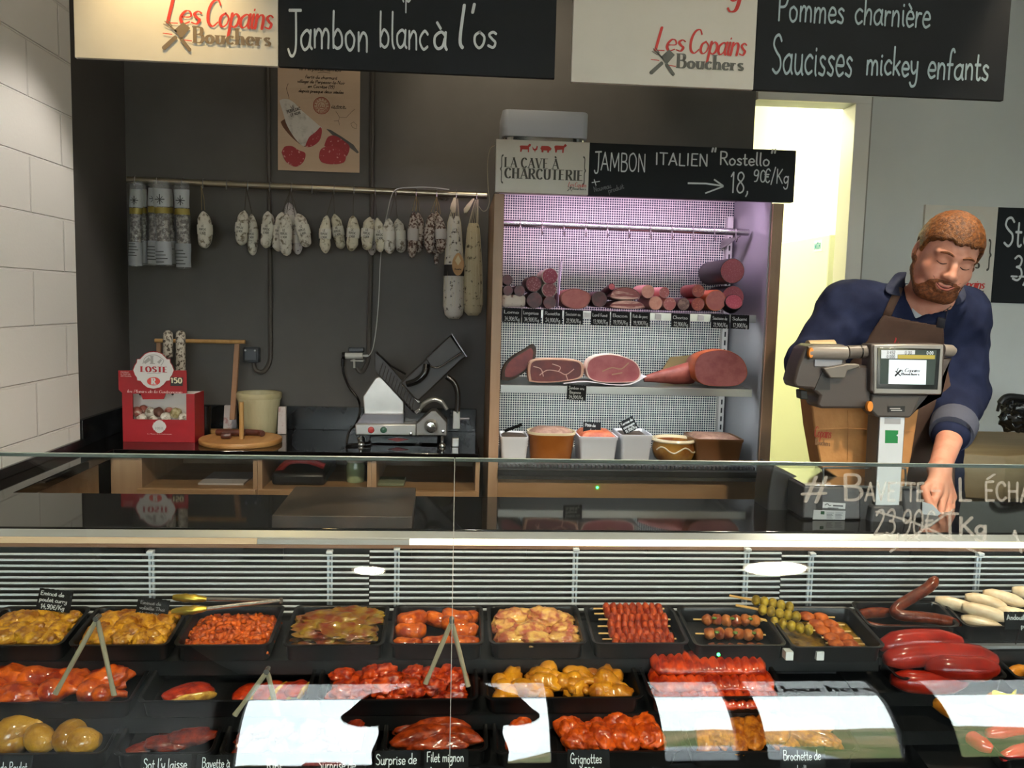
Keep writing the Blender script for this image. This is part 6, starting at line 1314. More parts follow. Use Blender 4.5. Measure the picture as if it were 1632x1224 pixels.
def skewer(T, fx, fy, L_, label, group, m, z, chunks=8, r=.0125, stick=.03, kind='chunk', yaw=0, herb=False, side=-1, seed=1, name='meat_skewer', m2=None, flat=1.0, sticky=True):
    M = T.M @ Matrix.Translation(((fx-.5)*T.w*.9, (fy-.5)*T.d*.86, z)) @ Matrix.Rotation(yaw, 4, 'Z')
    t = thing(name, label, 'skewer', M.translation, group)
    st = MB().tube([V((-L_/2-(stick if side < 0 else .006), 0, 0)), V((L_/2+(stick if side > 0 else .006), 0, 0))], .0019, 6) if sticky else MB().box((-L_/2-stick, -.004, -.001), (L_/2, .004, .001))
    part(t, 'stick', st.xf(M), stick_m)
    for i in range(chunks):
        x = -L_/2+L_*(i+.5)/chunks; hw = L_/chunks*.56
        b_ = blob(seed*13+i, hw, r, r*flat, .22 if kind == 'chunk' else .05, 1.6, 3); b_.xf(Matrix.Translation((x, random.uniform(-1, 1)*.0015, random.uniform(-1, 1)*.001)))
        nm = {'chunk': 'meat_chunk', 'ball': 'potato', 'disc': 'sausage_disc'}[kind]
        part(t, nm, b_.xf(M), m, ang=80)
    if herb:
        for i in range(3):
            b_ = blob(seed+i*3, .006, .004, .003, .3, 2, 2); b_.xf(M @ Matrix.Translation((-L_/2+L_*(i+.6)/3.2, -.008, r*.7))); part(t, 'herb_leaf', b_, mat('herb_green', '4c6a20', .5))
    return t
T7 = tray(944, 1102, 1026, 966, *Z1, L+'red chunk skewers in the back row')
for i, (fy, z) in enumerate(((.13, .018), (.25, .022), (.36, .027), (.54, .03), (.7, .034), (.86, .036), (.97, .04))):
    skewer(T7, .55+.02*math.sin(i*2), fy, .132, ['front', 'second', 'third', 'fourth', 'fifth', 'sixth', 'backmost'][i]+' red meat skewer in the tray of stacked red skewers', 'red meat skewers', m_sk, z, 9, .0135, .022, seed=i+3)
T8 = tray(1106, 1258, 1029, 966, *Z1, L+'beef skewers with herbs in the back row')
for i, (fy, z, yw) in enumerate(((.12, .012, 0), (.42, .022, -.04), (.74, .03, -.05))):
    skewer(T8, .5+.04*i, fy, .128, ['front', 'middle', 'backmost'][i]+' beef skewer with green herbs in the loosely filled tray', 'beef skewers with herbs', m_skb, z, 6, .013, .02, yaw=yw, herb=True, seed=i+20)
T9 = tray(1262, 1416, 1032, 966, *Z1, L+'potato and sausage disc skewers at the right of the back row')
for i, (fx, fy, z, yw) in enumerate(((.14, .55, .034, -.45), (.06, .78, .045, -.4), (.02, .95, .055, -.4))):
    skewer(T9, fx, fy, .09, ['front', 'middle', 'backmost'][i]+' skewer of small potatoes lying across the tray corner', 'potato skewers', m_pot, z, 5, .0125, .05, 'ball', yaw=yw, seed=i+50, name='potato_skewer', sticky=False)
for i, (fx, fy, z) in enumerate(((.7, .12, .014), (.66, .24, .018), (.65, .36, .021), (.6, .52, .024), (.58, .68, .027), (.52, .86, .03))):
    skewer(T9, fx, fy, .062, ['front', 'second', 'third', 'fourth', 'fifth', 'backmost'][i]+' skewer of flat orange sausage discs beside the potatoes', 'sausage disc skewers', m_dis, z, 2, .0165, .016, 'disc', yaw=-.06, side=1, seed=i+70, name='sausage_disc_skewer', flat=.5)
single('marinade', MB().prism([T9.M @ V(p) for p in rrect(T9.w*.84, T9.d*.82, .012, .004)], (0, 0, .003)), meat('marinade_brown', '7a5a1c', '94742c', .2, .8), 'brown marinade pooled in the tray of potato skewers', 'marinade')
ZR1 = (.81, .832)
T10 = tray(1385, 1535, 999, 958, *ZR1, L+'dark bent sausages right of the sausage disc skewers')
def sausage(T, pts, r, m, label, group, name='sausage', cat='sausage', ends=.5, knob=True):
    P = smooth_path([T.M @ V(((x-.5)*T.w*.94, (y-.5)*T.d*.9, z)) for x, y, z in pts], 6); n = len(P)
    rs = [r*min(1, (ends+(1-ends)*min(i, n-1-i)/3)) for i in range(n)]
    mb = MB().tube(P, rs, 14)
    return single(name, mb, m, label, cat, group, loc=P[n//2], ang=80)
GD = 'dark bent sausages'
sausage(T10, [(.95, .05, .016), (.6, .12, .016), (.15, .2, .016), (-.02, .55, .017), (.15, .85, .017), (.5, .9, .017)], .0125, m_merg, 'long dark sausage bent into a loop in the right back tray', GD)
sausage(T10, [(1.12, .3, .024), (.75, .35, .036), (.42, .5, .036), (.5, .75, .045), (.85, 1.0, .075), (.98, 1.15, .095)], .0125, m_merg, 'dark sausage standing up out of the right back tray', GD)
T11 = tray(1540, 1720, 999, 955, *ZR1, L+'white sausages at the right end of the back row')
for i, (x, y, z, ln, lb) in enumerate(((.1, .75, .035, .09, 'white sausage lying across the left edge of the white sausage tray'), (.22, .3, .018, .08, 'white sausage low at the front of the white sausage tray'), (.25, .4, .042, .085, 'white sausage resting on top behind the front one'), (.38, .85, .04, .08, 'white sausage at the back left of the white sausage tray'), (.55, .85, .05, .08, 'white sausage at the back middle of the white sausage tray'), (.6, .45, .03, .085, 'white sausage in the middle of the white sausage tray'), (.85, .9, .055, .08, 'white sausage at the back right of the white sausage tray'), (.9, .45, .04, .085, 'white sausage at the right of the white sausage tray'))):
    dx, dy = .5*ln/T11.w, -.28*ln/T11.d*(1 if i != 0 else 1.2); sausage(T11, [(x-dx, y-dy, z+.004), (x, y, z+.006), (x+dx, y+dy, z)], .0145, m_boud, lb, 'white sausages', ends=.55)
# --- middle row
A = tray(-80, 208, 1121, 1052, *Z2, L+'red marinated chicken legs at the left of the middle row')
def drumstick(L_, r, s):
    mb = MB().tube([V((-L_*.5+L_*i/9, .12*L_*math.sin(i*.35), 0)) for i in range(10)], [r*k for k in (.45, .85, 1.0, .98, .85, .62, .42, .34, .42, .3)], 14)
    mb.v = [p+p.normalized()*r*.12*mnoise.noise(p*45+V((s, 0, 0))) for p in mb.v]; return mb
drop(A, 'chicken_thigh', [drumstick(.1, .03, 1), blob(3, .045, .03, .02, .3, 1.6, 4), drumstick(.09, .028, 2), blob(5, .04, .026, .02, .3, 1.6, 4)], m_leg, 'red marinated chicken piece in the left middle row tray', 'meat', 'red marinated chicken pieces', [(.06, .25, .3), (.3, .15, .1), (.55, .2, .4), (.12, .65, -.3), (.38, .6, .2), (.6, .65, -.2), (.8, .3, .6), (.86, .7, .2), (.25, .9, 0), (.5, .95, .3), (.93, .2, .5, .7)], (.052, .03, .022), sink=.75)
Bt = tray(215, 492, 1118, 1054, *Z2, L+'red steaks, half empty, second in the middle row')
def steak(w, d, h, s):
    b_ = blob(s, w, d, h, .12, 1.5, 3); return b_
for i, (fx, fy, yw, sc_, z) in enumerate(((.22, .45, .5, 1.1, .014), (.62, .42, 1.2, .95, .016), (.75, .42, 1.3, .95, .02), (.87, .43, 1.25, .95, .016), (.94, .46, 1.3, .8, .022))):
    M = Bt.M @ Matrix.Translation(((fx-.5)*Bt.w*.9, (fy-.5)*Bt.d*.85, z)) @ Euler((.0, .15 if i else .1, yw)).to_matrix().to_4x4() @ Matrix.Scale(sc_, 4)
    t = thing('steak', ['single red steak lying alone at the left of the half empty tray', 'red steak behind the small tongs, left of its group', 'red steak second in the group behind the small tongs', 'red steak third in the group behind the small tongs', 'red steak at the right end of the group behind the small tongs'][i], 'steak', M.translation, 'red steaks')
    part(t, 'meat', blob(i+5, .044, .026, .011, .14, 1.3, 3).xf(M), m_stk, ang=80)
    part(t, 'fat_edge', blob(i+9, .044, .006, .0115, .2, 1.5, 3).xf(M @ Matrix.Translation((0, -.021, 0))), fat_m, ang=80, label='yellow edge of fat')
D = tray(498, 764, 1116, 1052, *Z2, L+'glossy red meat chunks in the middle row')
drop(D, 'meat_chunk', bl(.026, .02, .016, 4, .34, 1.7), m_chk, 'glossy red meat chunk in the middle row tray at the glass joint', 'meat', 'glossy red meat chunks', grid(7, 3, 2), (.026, .02, .016))
E2 = tray(770, 1030, 1113, 1052, *Z2, L+'orange chicken wings in the middle row')
drop(E2, 'chicken_wing', [drumstick(.065, .019, 3), blob(7, .028, .02, .017, .34, 1.7, 3), drumstick(.06, .02, 4), blob(9, .03, .019, .016, .34, 1.7, 3)], m_wing, 'orange chicken wing piece in the middle row tray', 'meat', 'orange chicken wings', grid(6, 3, 2), (.036, .022, .018))
Ft = tray(1034, 1262, 1112, 1052, *Z2, L+'red spare ribs in the middle row')
def ribs(T, fy, z, w, label, s):
    n = 14; mb = MB(); rings = []
    for i in range(n*3+1):
        u = i/(n*3); x = (u-.5)*w; k = .6+.4*abs(math.sin(u*n*math.pi))**.6; e = min(1, .35+min(u, 1-u)*14)
        rings.append([T.M @ V((x, (fy-.5)*T.d*.86+.04*math.cos(a)*e, z+.017*k*e*math.sin(a)+.004*mnoise.noise(V((x*30, a, s))))) for a in [2*math.pi*j/14 for j in range(14)]])
    single('rib_rack', mb.loft(rings), m_rib, label, 'ribs', 'red spare ribs', loc=rings[n][0], ang=80)
ribs(Ft, .22, .018, Ft.w*.9, 'red marinated rib rack lying in front in the rib tray', 1); ribs(Ft, .52, .034, Ft.w*.9, 'red marinated rib rack lying in the middle of the rib tray', 2); ribs(Ft, .82, .052, Ft.w*.84, 'red marinated rib rack lying on top at the back of the rib tray', 3)
# --- front row
a_ = tray(-90, 168, 1203, 1128, *Z3, L+'yellow drumsticks at the left of the front row')
drop(a_, 'drumstick', [drumstick(.125, .029, 5), drumstick(.12, .027, 6)], m_drum, ['yellow drumstick lying at the front left of its tray', 'yellow drumstick lying at the front right of its tray', 'yellow drumstick in the middle of its tray', 'yellow drumstick at the back left of its tray', 'yellow drumstick with its bone pointing up at the back of its tray', 'yellow drumstick at the back right of its tray', 'yellow drumstick stacked on the middle of its tray'], 'meat', 'yellow drumsticks', [(.15, .2, .3), (.75, .2, 2.8), (.45, .35, .4), (.15, .75, -.3), (.8, .6, 1.2), (.5, .8, 2.2), (.45, .55, .8)], (.05, .03, .03), sink=.75)
b__ = tray(175, 340, 1202, 1128, *Z3, L+'dark red meat slices, nearly empty, in the front row')
drop(b__, 'meat_slice', bl(.045, .02, .008, 3, .25, 1.8), m_drk, ['dark red meat slice at the left of the nearly empty tray', 'dark red meat slice in the middle of the nearly empty tray', 'dark red meat slice at the right of the nearly empty tray', 'dark red meat slice at the back of the nearly empty tray', 'dark red meat slice stacked in the nearly empty tray'], 'meat', 'dark red meat slices', [(.2, .4, .5), (.5, .35, .1), (.8, .4, 0), (.55, .75, .2), (.75, .65, -.2)], (.045, .02, .008), tilt=.1)
c_ = tray(346, 600, 1202, 1128, *Z3, L+'dark red meat strips behind the bright reflection in the front row')
drop(c_, 'meat_strip', bl(.04, .018, .014, 3, .3, 1.8), m_drk, 'dark red meat strip in the front row tray behind the bright reflection', 'meat', 'dark red meat strips', grid(5, 3, 1), (.04, .018, .014))
d_ = tray(607, 780, 1198, 1126, *Z3, L+'dark marinated fillets in the front row at the glass joint')
drop(d_, 'meat_fillet', bl(.06, .022, .019, 3, .2, 1.6, 4), m_fil, ['dark marinated fillet lying at the front of the fillet tray', 'dark marinated fillet lying at the left of the fillet tray', 'dark marinated fillet lying at the right of the fillet tray', 'dark marinated fillet at the back left of the fillet tray', 'dark marinated fillet at the back of the fillet tray', 'dark marinated fillet stacked on top in the fillet tray', 'dark marinated fillet topmost at the back of the fillet tray'], 'meat', 'dark marinated fillets', [(.5, .08, .05), (.25, .35, .3), (.75, .38, -.2), (.3, .7, .2), (.7, .72, .1), (.5, .55, .1), (.6, .85, .05)], (.06, .022, .019), sink=.7, tilt=.1)
e_ = tray(786, 1092, 1200, 1124, *Z3, L+'orange red chicken pieces in the front row')
drop(e_, 'chicken_piece', bl(.033, .026, .022, 4, .26, 1.5, 4), m_grn, 'orange red chicken piece in the front row tray', 'meat', 'orange red chicken pieces', [(x*.62+.36, y) for x, y in grid(5, 3, 2)]+[(.08, .3), (.12, .7)], (.033, .026, .022), sink=.75)
g_ = tray(1098, 1378, 1199, 1128, *Z3, L+'orange chicken fillets behind the reflected hills in the front row')
drop(g_, 'chicken_fillet', bl(.05, .02, .014, 3, .2, 1.6, 4), meat('fillet_orange', 'b0541c', 'cf8038', .3, .6), 'flat orange chicken fillet in the front row tray behind the reflected hills', 'meat', 'orange chicken fillets', grid(4, 3, 2), (.05, .02, .014), tilt=.12)
# --- right hand section
Gt = tray(1428, 1612, 1081, 1036, .735, .757, L+'fat red sausages at the right')
GRS = 'fat red sausages'
for i, (p, r, lb) in enumerate(([[(-.02, .2, .02), (.3, .05, .02), (.66, .1, .02)], .024, 'fat red sausage lying lowest in front at the right'], [[(.3, .3, .045), (.6, .15, .048), (.95, .2, .045)], .027, 'fat red sausage cut short on top in front at the right'], [[(-.05, .5, .05), (.3, .6, .055), (.65, .6, .055), (1.0, .45, .05)], .026, 'long fat red sausage in the middle of its heap'], [[(-.04, .85, .062), (.3, .95, .07), (.74, .9, .07)], .025, 'long fat red sausage topmost at the back of its heap'])):
    sausage(Gt, p, r, m_redS, lb, GRS, ends=.45)
G2 = tray(1618, 1800, 1081, 1036, .735, .757, 'empty shiny black tray at the right edge beside the fat red sausages')
Ht = tray(1528, 1790, 1141, 1086, .665, .688, L+'orange sausages at the right edge of the middle row')
GO = 'orange smoked sausages'
for i, (p, lb) in enumerate((([(-.02, 1.0, .05), (-.12, .7, .045), (-.06, .3, .03), (.06, .02, .02)], 'curved orange sausage hooked over the left rim of its tray'), ([(.1, .95, .06), (.22, .6, .05), (.38, .15, .04)], 'second orange sausage from the left in its tray'), ([(.25, .95, .05), (.4, .6, .045), (.52, .1, .035)], 'third orange sausage from the left in its tray'), ([(.0, .6, .025), (.15, .4, .02), (.3, .1, .016)], 'orange sausage lying low beneath the curved one'), ([(.42, .8, .06), (.55, 1.0, .07), (.62, .75, .065), (.75, .45, .055)], 'orange sausage bent double beside the yellow label'), ([(.62, .9, .03), (.75, .5, .025), (.9, .2, .02)], 'orange sausage lying behind the yellow label'))):
    sausage(Ht, p, .0145, m_orS, lb, GO, ends=.6)
q = at(1602, 1112, 1.42); yl = MB()
rows = []
for i in range(7):
    x = (i-3)*.0065; rows.append([V((q.x+x*1.3, q.y+.006*math.sin(i*1.3), q.z+dz+.002*math.cos(i))) for dz in (-.011, 0, .011)])
yl.loft(rows, cap=False, closed=False); o = single('plastic_wrap', yl, mat('wrap_yellow', 'd6c41e', .3, coat=.5), 'crumpled yellow plastic wrapper among the orange sausages', 'wrapper'); o.modifiers.new('thick', 'SOLIDIFY').thickness = .001
It = tray(1596, 1850, 1209, 1148, .6, .622, L+'red wrapped sausages at the lower right corner')
m_wr = mat('wrapped_red', 'b8161a', .2, coat=.7, noise=(14, 'd03434', .4, .65), bump=(30, .2))
for i, (p, lb) in enumerate((([(-.12, .95, .04), (-.1, .6, .034), (-.02, .3, .03)], 'red wrapped sausage with a yellow tail at the left of its tray'), ([(-.02, .55, .05), (.2, .68, .052), (.45, .78, .052)], 'red wrapped sausage with blue print lying across its tray'), ([(.0, .1, .03), (.25, .28, .032), (.5, .42, .034)], 'red wrapped sausage lying in front in its tray'), ([(.2, .02, .02), (.4, .1, .02), (.7, .2, .02)], 'red wrapped sausage lowest at the front of its tray'))):
    o = sausage(It, p, .0165, m_wr, lb, 'red wrapped sausages', name='wrapped_sausage')
deck(1.36, .605, 1.56, .628, XLs, 1.3, 'deck') if False else None
# decks beneath the trays
def slope(rows, xa_, xb_, name):
    (zf, zr), T = rows; c = T.M @ V((0, -T.d/2, -.001)); e = T.M @ V((0, T.d/2, -.001))
    part(SCT, name, MB().prism([(xa_, c.y+.006, c.z), (xa_, e.y, e.z), (xa_, e.y, c.z-.03), (xa_, c.y+.006, c.z-.03)], (xb_-xa_, 0, 0)), dkm)
xsp = at(1398, 1060, 1.55).x
slope((Z1, T5), XLs, at(1420, 1035, 1.62).x, 'deck'); slope((Z2, D), XLs, xsp, 'deck'); slope((Z3, d_), XLs, at(1400, 1200, 1.42).x, 'deck')
slope((ZR1, T11), at(1424, 1000, 1.62).x, XR, 'deck'); slope(((0, 0), Gt), xsp+.002, XR, 'deck'); slope(((0, 0), Ht), at(1500, 1140, 1.48).x, XR, 'deck'); slope(((0, 0), It), at(1560, 1209, 1.42).x, XR, 'deck')
part(SCT, 'well_floor', B((XLs, 1.115, .40), (XR, 1.89, .44)), dark)
c = T11.M @ V((0, -T11.d/2, -.004)); part(SCT, 'ledge', B((at(1515, 1027, 1.6).x, c.y-.012, c.z-.008), (XR, c.y+.003, c.z-.001)), mat('ledge_steel', 'a9acae', .3, metal=.6))
for px in (1268, 1318): 
    p = at(px, 1052, 1.6); part(SCT, 'support_block', B((p.x-.008, p.y+.03, p.z-.014), (p.x+.008, p.y+.05, p.z+.004)), mat('support_white', 'cfd2d3', .4))
led = at(1145, 1043, 1.58); part(SCT, 'green_glow_dot', MB().lathe([(.0005, -.003), (.003, -.002), (.0035, 0)], led, 10, 'y'), mat('glow_green', '3cff6a', .4, emit=('2cff5a', 14)), label='small green glow imitating a reflected light')  # green reflection put in as a small glowing dot
# ------------------------------------------------------------------ tongs
tong_m = mat('tong_steel', 'd9cfae', .25, metal=.5)
def tongs(ap, l1, l2, Ya, Y1, Y2, label):
    a, p, q = at(*ap, Ya), at(*l1, Y1), at(*l2, Y2); t = thing('tongs', label, 'tongs', a)
    for e in (p, q):
        d = (e-a).normalized(); mid = a.lerp(e, .5); side = V((0, 1, 0)); nn = d.cross(side).normalized(); rings = []
        for s, w in ((0, .004), (.1, .006), (.5, .0062), (.8, .0055), (1, .007)):
            c = a.lerp(e, s); rings.append([c+side*.004*math.cos(a_)+nn*w*.78*math.sin(a_) for a_ in [2*math.pi*j/10 for j in range(10)]])
        part(t, 'arm', MB().loft(rings), tong_m, bevel=.0005)
    part(t, 'hinge', MB().tube([a+V((0, -.008, .002)), a+V((0, .008, .002))], .005, 12), mat('tong_hinge', 'a5a19a', .25, metal=.9))
    return t
tongs((155, 986), (88, 1106), (182, 1108), 1.5, 1.545, 1.545, 'steel tongs standing astride the red chicken at the left')
tongs((426, 1070), (374, 1140), (443, 1140), 1.46, 1.49, 1.49, 'small steel tongs standing over the red steaks')
tongs((720, 990), (678, 1090), (746, 1094), 1.53, 1.56, 1.56, 'steel tongs standing behind the glass joint')
gold_m = mat('tong_gold', 'b9a040', .28, metal=.85)
t = thing('scalloped_tongs', 'golden scallop tipped tongs lying on the minced orange meat', 'tongs', at(300, 970, 1.75))
hv = at(448, 957, 1.77)
for p0, p1, Y in (((276, 952), (330, 955), 1.79), ((274, 975), (330, 970), 1.73)):
    a, b_ = at(*p0, Y), at(*p1, Y); sc2 = MB(); rings = []
    for i in range(9):
        u = i/8; w = .0135*math.sin(math.pi*(.12+.8*u))**.6*(1+.1*math.sin(u*22)); c = a.lerp(b_, u); rings.append([c+V((0, w*math.cos(k*math.pi/4)*.8, w*math.sin(k*math.pi/4)*.75)) for k in range(8)])
    part(t, 'scalloped_tip', sc2.loft(rings), gold_m, ang=50)
    part(t, 'arm', MB().tube([b_, b_.lerp(hv, .5), hv], [.0045, .0042, .0035], 8), mat('tong_arm', 'b8b1a6', .25, metal=.9))
part(t, 'hinge', MB().tube([hv+V((0, 0, -.006)), hv+V((0, 0, .006))], .004, 10), mat('tong_hinge', 'a5a19a', .25, metal=.9))
# ------------------------------------------------------------------ price tags in the counter
def stag(px, py, w, h, Y, lines, label, tilt=0, **k):
    t = tag(px, py, w, h, Y, lines, label, tilt=tilt, lean=.25, **k)
    a = at(px, py+h/2, Y+.004); part(t, 'pin', MB().tube([a+V((0, 0, .01)), a+V((0, .01, -.035))], .0012, 6), mat('pin_black', '121212', .4)); return t
fade = mat('chalk_dim', '77797a', .9)
stag(87, 957, 52, 34, 1.76, [('Emincé de', .06, .7, .7, .18), ('poulet curry', .06, .42, .82, .18), ('14,90€/Kg', .14, .1, .7, .2)], 'chalked price tag in the far left curry chicken tray', tilt=.12)
stag(243, 970, 50, 32, 1.75, [('Emincé de', .1, .68, .65, .16), ('volaille Thai', .1, .42, .8, .16), ('14,90€/Kg', .12, .12, .7, .18)], 'dim chalked price tag in the ochre chicken tray', tilt=.12, ink_=fade)
stag(1626, 989, 56, 30, 1.6, [('Andouillette', .06, .55, .9, .28), ('porc', .5, .08, .3, .26)], 'chalked price tag standing in front of the white sausages', tilt=0)
GFT = 'chalked price tags along the front row'
YT3 = 1.372
for px, py, w, h, ls, lb in ((10, 1222, 80, 36, [('cuisse de Poulet', .02, .3, .9, .4)], 'chalked price tag in front of the yellow drumsticks'), (264, 1225, 80, 44, [("Sot l'y laisse", .05, .5, .88, .36)], 'chalked price tag reading Sot l y laisse'), (350, 1225, 76, 44, [('Bavette à', .12, .55, .6, .34), ("l'échalote", .12, .06, .7, .3)], 'chalked price tag reading Bavette'),
   (454, 1226, 78, 46, [('Ribs', .12, .45, .34, .4)], 'chalked price tag reading Ribs'), (541, 1226, 84, 48, [('Surprise de', .08, .5, .74, .34), ('porc', .3, .06, .4, .3)], 'left chalked price tag reading Surprise de'), (633, 1222, 76, 52, [('Surprise de', .03, .58, .9, .32), ('Pot Pouri', .2, .1, .6, .3)], 'right chalked price tag reading Surprise de'),
   (711, 1220, 74, 52, [('Filet mignon', .06, .62, .84, .3), ('de porc', .1, .18, .48, .28)], 'chalked price tag reading Filet mignon de porc'), (938, 1222, 72, 56, [('Grignottes', .06, .6, .76, .3), ('BBQ', .4, .2, .26, .28)], 'chalked price tag reading Grignottes'), (1280, 1218, 80, 58, [('Brochette de', .06, .62, .84, .28), ('volaille', .22, .22, .42, .26)], 'chalked price tag reading Brochette de volaille')):
    stag(px, py, w, h, YT3, ls, lb, group=GFT, ink_=CHALK, sz=.05)
# ------------------------------------------------------------------ scale on the serving worktop
f3 = lambda u, v: (1210+.294*u, 520+.294*v)
YSC = atz(1330, 829, ZS).y
Q = lambda u, v, dy=0: at(*f3(u, v), YSC+dy)
qp = lambda pts, dy, dep: MB().prism([Q(u, v, dy) for u, v in pts], (0, dep, 0))
t = thing('shop_scale', 'grey shop scale with printer and lit customer screen on a white column', 'scale', (Q(600, 1050).x, YSC+.1, ZS+.0006)); SCL = t
gr = mat('scale_grey', '56565a', .45); grd = mat('scale_brown_grey', '453d39', .42); sil = mat('scale_silver', '8d8b88', .35, metal=.4); wht = mat('scale_white', 'ccd3d9', .45); org = mat('scale_orange', 'd8862a', .4)
part(t, 'base', qp([(245, 868), (545, 876), (548, 1048), (236, 1042)], 0, .22), gr, bevel=.004)
part(t, 'base_right', qp([(779, 884), (880, 884), (880, 1052), (790, 1036)], .012, .2), gr, bevel=.004)
part(t, 'column_foot', qp([(618, 975), (785, 975), (795, 1078), (600, 1078)], -.012, .1), mat('scale_foot', '4a4a4e', .45), bevel=.006)
part(t, 'base_link', qp([(548, 900), (778, 900), (778, 1045), (548, 1045)], .014, .2), mat('scale_link_grey', '3a3a3d', .5))  # dark grey link joining the two base halves
part(t, 'side_wedge', MB().prism([Q(80, 752, .1), Q(258, 840, .1), Q(234, 872, .1), Q(232, 1036, .1), Q(44, 1020, .1), Q(48, 900, .1), Q(64, 800, .1)], (0, .1, 0)), mat('scale_dark', '2c2a2a', .4), bevel=.004)
part(t, 'platform', MB().prism([Q(250, 858, .004), Q(876, 868, .004), Q(876, 884, .004), Q(250, 875, .004)], (0, .215, 0)), steelp, bevel=.0015)
part(t, 'guard_rail', MB().tube(smooth_path([Q(346, 864, .03), Q(347, 785, .03), Q(356, 768, .03), Q(480, 768, .03), Q(700, 769, .03), Q(782, 770, .03), Q(792, 782, .03), Q(793, 866, .03)], 5), .0028, 8), steelp)
for u, v in ((270, 1046), (520, 1050), (640, 1078), (760, 1078), (860, 1052)):
    a = Q(u, v, .02); part(t, 'foot', MB().lathe([(.012, 0), (.014, .004), (.008, max(.006, a.z-ZS))], (a.x, a.y, ZS+.0006), 12), blk2)
part(t, 'column', qp([(650, 486), (795, 486), (764, 972), (624, 972)], .004, .06), mat('column_grey', '6a655f', .45), bevel=.004)
part(t, 'column_front', qp([(657, 489), (790, 489), (759, 970), (630, 970)], -.001, .0045), wht, bevel=.001)
part(t, 'grey_sticker', qp([(680, 497), (767, 499), (766, 531), (679, 529)], -.0016, .0005), mat('sticker_grey', '9b9da0', .5))
part(t, 'green_sticker', qp([(683, 563), (754, 565), (753, 585), (743, 591), (752, 598), (751, 634), (682, 633)], -.0016, .0005), mat('sticker_green', '117a3c', .5), label='green sticker')
part(t, 'dark_slot', qp([(310, 912), (318, 904), (334, 904), (342, 912), (341, 1000), (308, 998)], -.0006, .001), mat('slot_dark2', '262629', .6))
part(t, 'white_label', qp([(346, 953), (468, 960), (466, 990), (344, 984)], -.0012, .001), mat('label_white', 'c9ccd0', .5)); part(t, 'data_label', qp([(296, 996), (468, 1001), (465, 1049), (290, 1047)], -.0012, .001), mat('label_silver', 'a9acb0', .5))
part(t, 'label_mark', qp([(334, 1002), (354, 1003), (353, 1020), (333, 1019)], -.0017, .0004), mat('mark_green', '1d4a34', .5))
a = MB()
for i in range(5):
    for u0, u1 in ((365, 405), (412, 455)): ribbon(a, [(u0, 1012+i*7), (u1-(i*9) % 14, 1012.6+i*7)], [1.3]*2, lambda z: Q(z[0], z[1], -.0022), cap=False)
ribbon(a, sm2([(355, 970), (370, 962), (380, 972), (390, 970)], 4), [2.2]*13, lambda z: Q(z[0], z[1], -.0022), cap=False); ribbon(a, [(400, 972), (455, 975)], [4, 4], lambda z: Q(z[0], z[1], -.0022), cap=False); ribbon(a, [(372, 984), (430, 986)], [1.5, 1.5], lambda z: Q(z[0], z[1], -.0022), cap=False)
part(t, 'lettering', a, mat('label_ink', '4b4d52', .7), smooth=False)
# head
hd = thing
part(t, 'display_body', qp([(606, 96), (1000, 96), (1006, 110), (992, 362), (980, 372), (628, 370), (604, 350)], -.018, .05), grd, bevel=.005)
part(t, 'bezel', qp([(622, 100), (1000, 100), (988, 370), (622, 366)], -.022, .005), sil, bevel=.003)
part(t, 'screen_glass', qp([(642, 116), (984, 122), (968, 344), (637, 338)], -.0235, .002), mat('screen_black', '0a0d0e', .08, coat=.5), bevel=.001)
YD = -.0240
sc_ = part(t, 'screen', qp([(660, 128), (962, 131), (948, 318), (655, 312)], YD, .0004), mat('screen_green', '1f2a26', .4, emit=('2c3a34', .55)))
scw = mat('screen_white', 'c8d2d6', .4, emit=('cfd8dd', .62)); part(t, 'screen_field', qp([(662, 129), (845, 130), (844, 152), (750, 153), (750, 175), (661, 174)], YD-.0004, .0003), mat('screen_pale', 'b2b8bc', .4, emit=('b6bdc4', .5)))
part(t, 'screen_bar', qp([(752, 155), (953, 157), (952, 178), (752, 176)], YD-.0004, .0003), mat('screen_ochre', '8c7e30', .4, emit=('988a36', .6)))
part(t, 'screen_page', qp([(704, 181), (907, 184), (903, 316), (700, 312)], YD-.0004, .0003), scw)
qs = lambda u, v: Q(u, v, YD-.0009); ks = .294*YSC/F
a = text('3.452', qs(690, 150), rx, rz, 17*ks, .06, 'sans', jit=0, fit_w=50*ks); text('0.00', qs(788, 151), rx, rz, 17*ks, .06, 'sans', jit=0, fit_w=42*ks, mb=a); text('0.000', qs(689, 171), rx, rz, 15*ks, .06, 'sans', jit=0, fit_w=50*ks, mb=a)
text('Les Copains', qs(742, 246), rx, rz, 20*ks, .06, 'script', slant=.25, jit=0, fit_w=135*ks, mb=a); text('Bouchers', qs(770, 264), rx, rz, 13*ks, .1, 'serif', jit=0, fit_w=105*ks, mb=a); ribbon(a, [(738, 268), (768, 238)], [5, 4], lambda z: qs(*z)); ribbon(a, [(740, 244), (766, 268)], [3, 3], lambda z: qs(*z))
part(t, 'lettering', a, mat('screen_ink', '23282e', .5), smooth=False)
part(t, 'lettering', text('0.00', qs(906, 152), rx, rz, 17*ks, .06, 'sans', jit=0, fit_w=40*ks), scw, smooth=False)
part(t, 'display_arm', MB().tube([Q(992, 130, .02), Q(1040, 134, .02), Q(1056, 140, .02)], [.0155, .0155, .011], 16), mat('arm_grey', '7a746e', .4))
part(t, 'display_back', qp([(985, 180), (1050, 170), (990, 300), (870, 440), (820, 495), (860, 372), (980, 372)], .02, .03), grd, bevel=.004)
part(t, 'lower_head', qp([(612, 366), (884, 372), (828, 488), (815, 497), (640, 494), (606, 460)], -.008, .055), mat('head_grey', '4a4541', .45), bevel=.005)
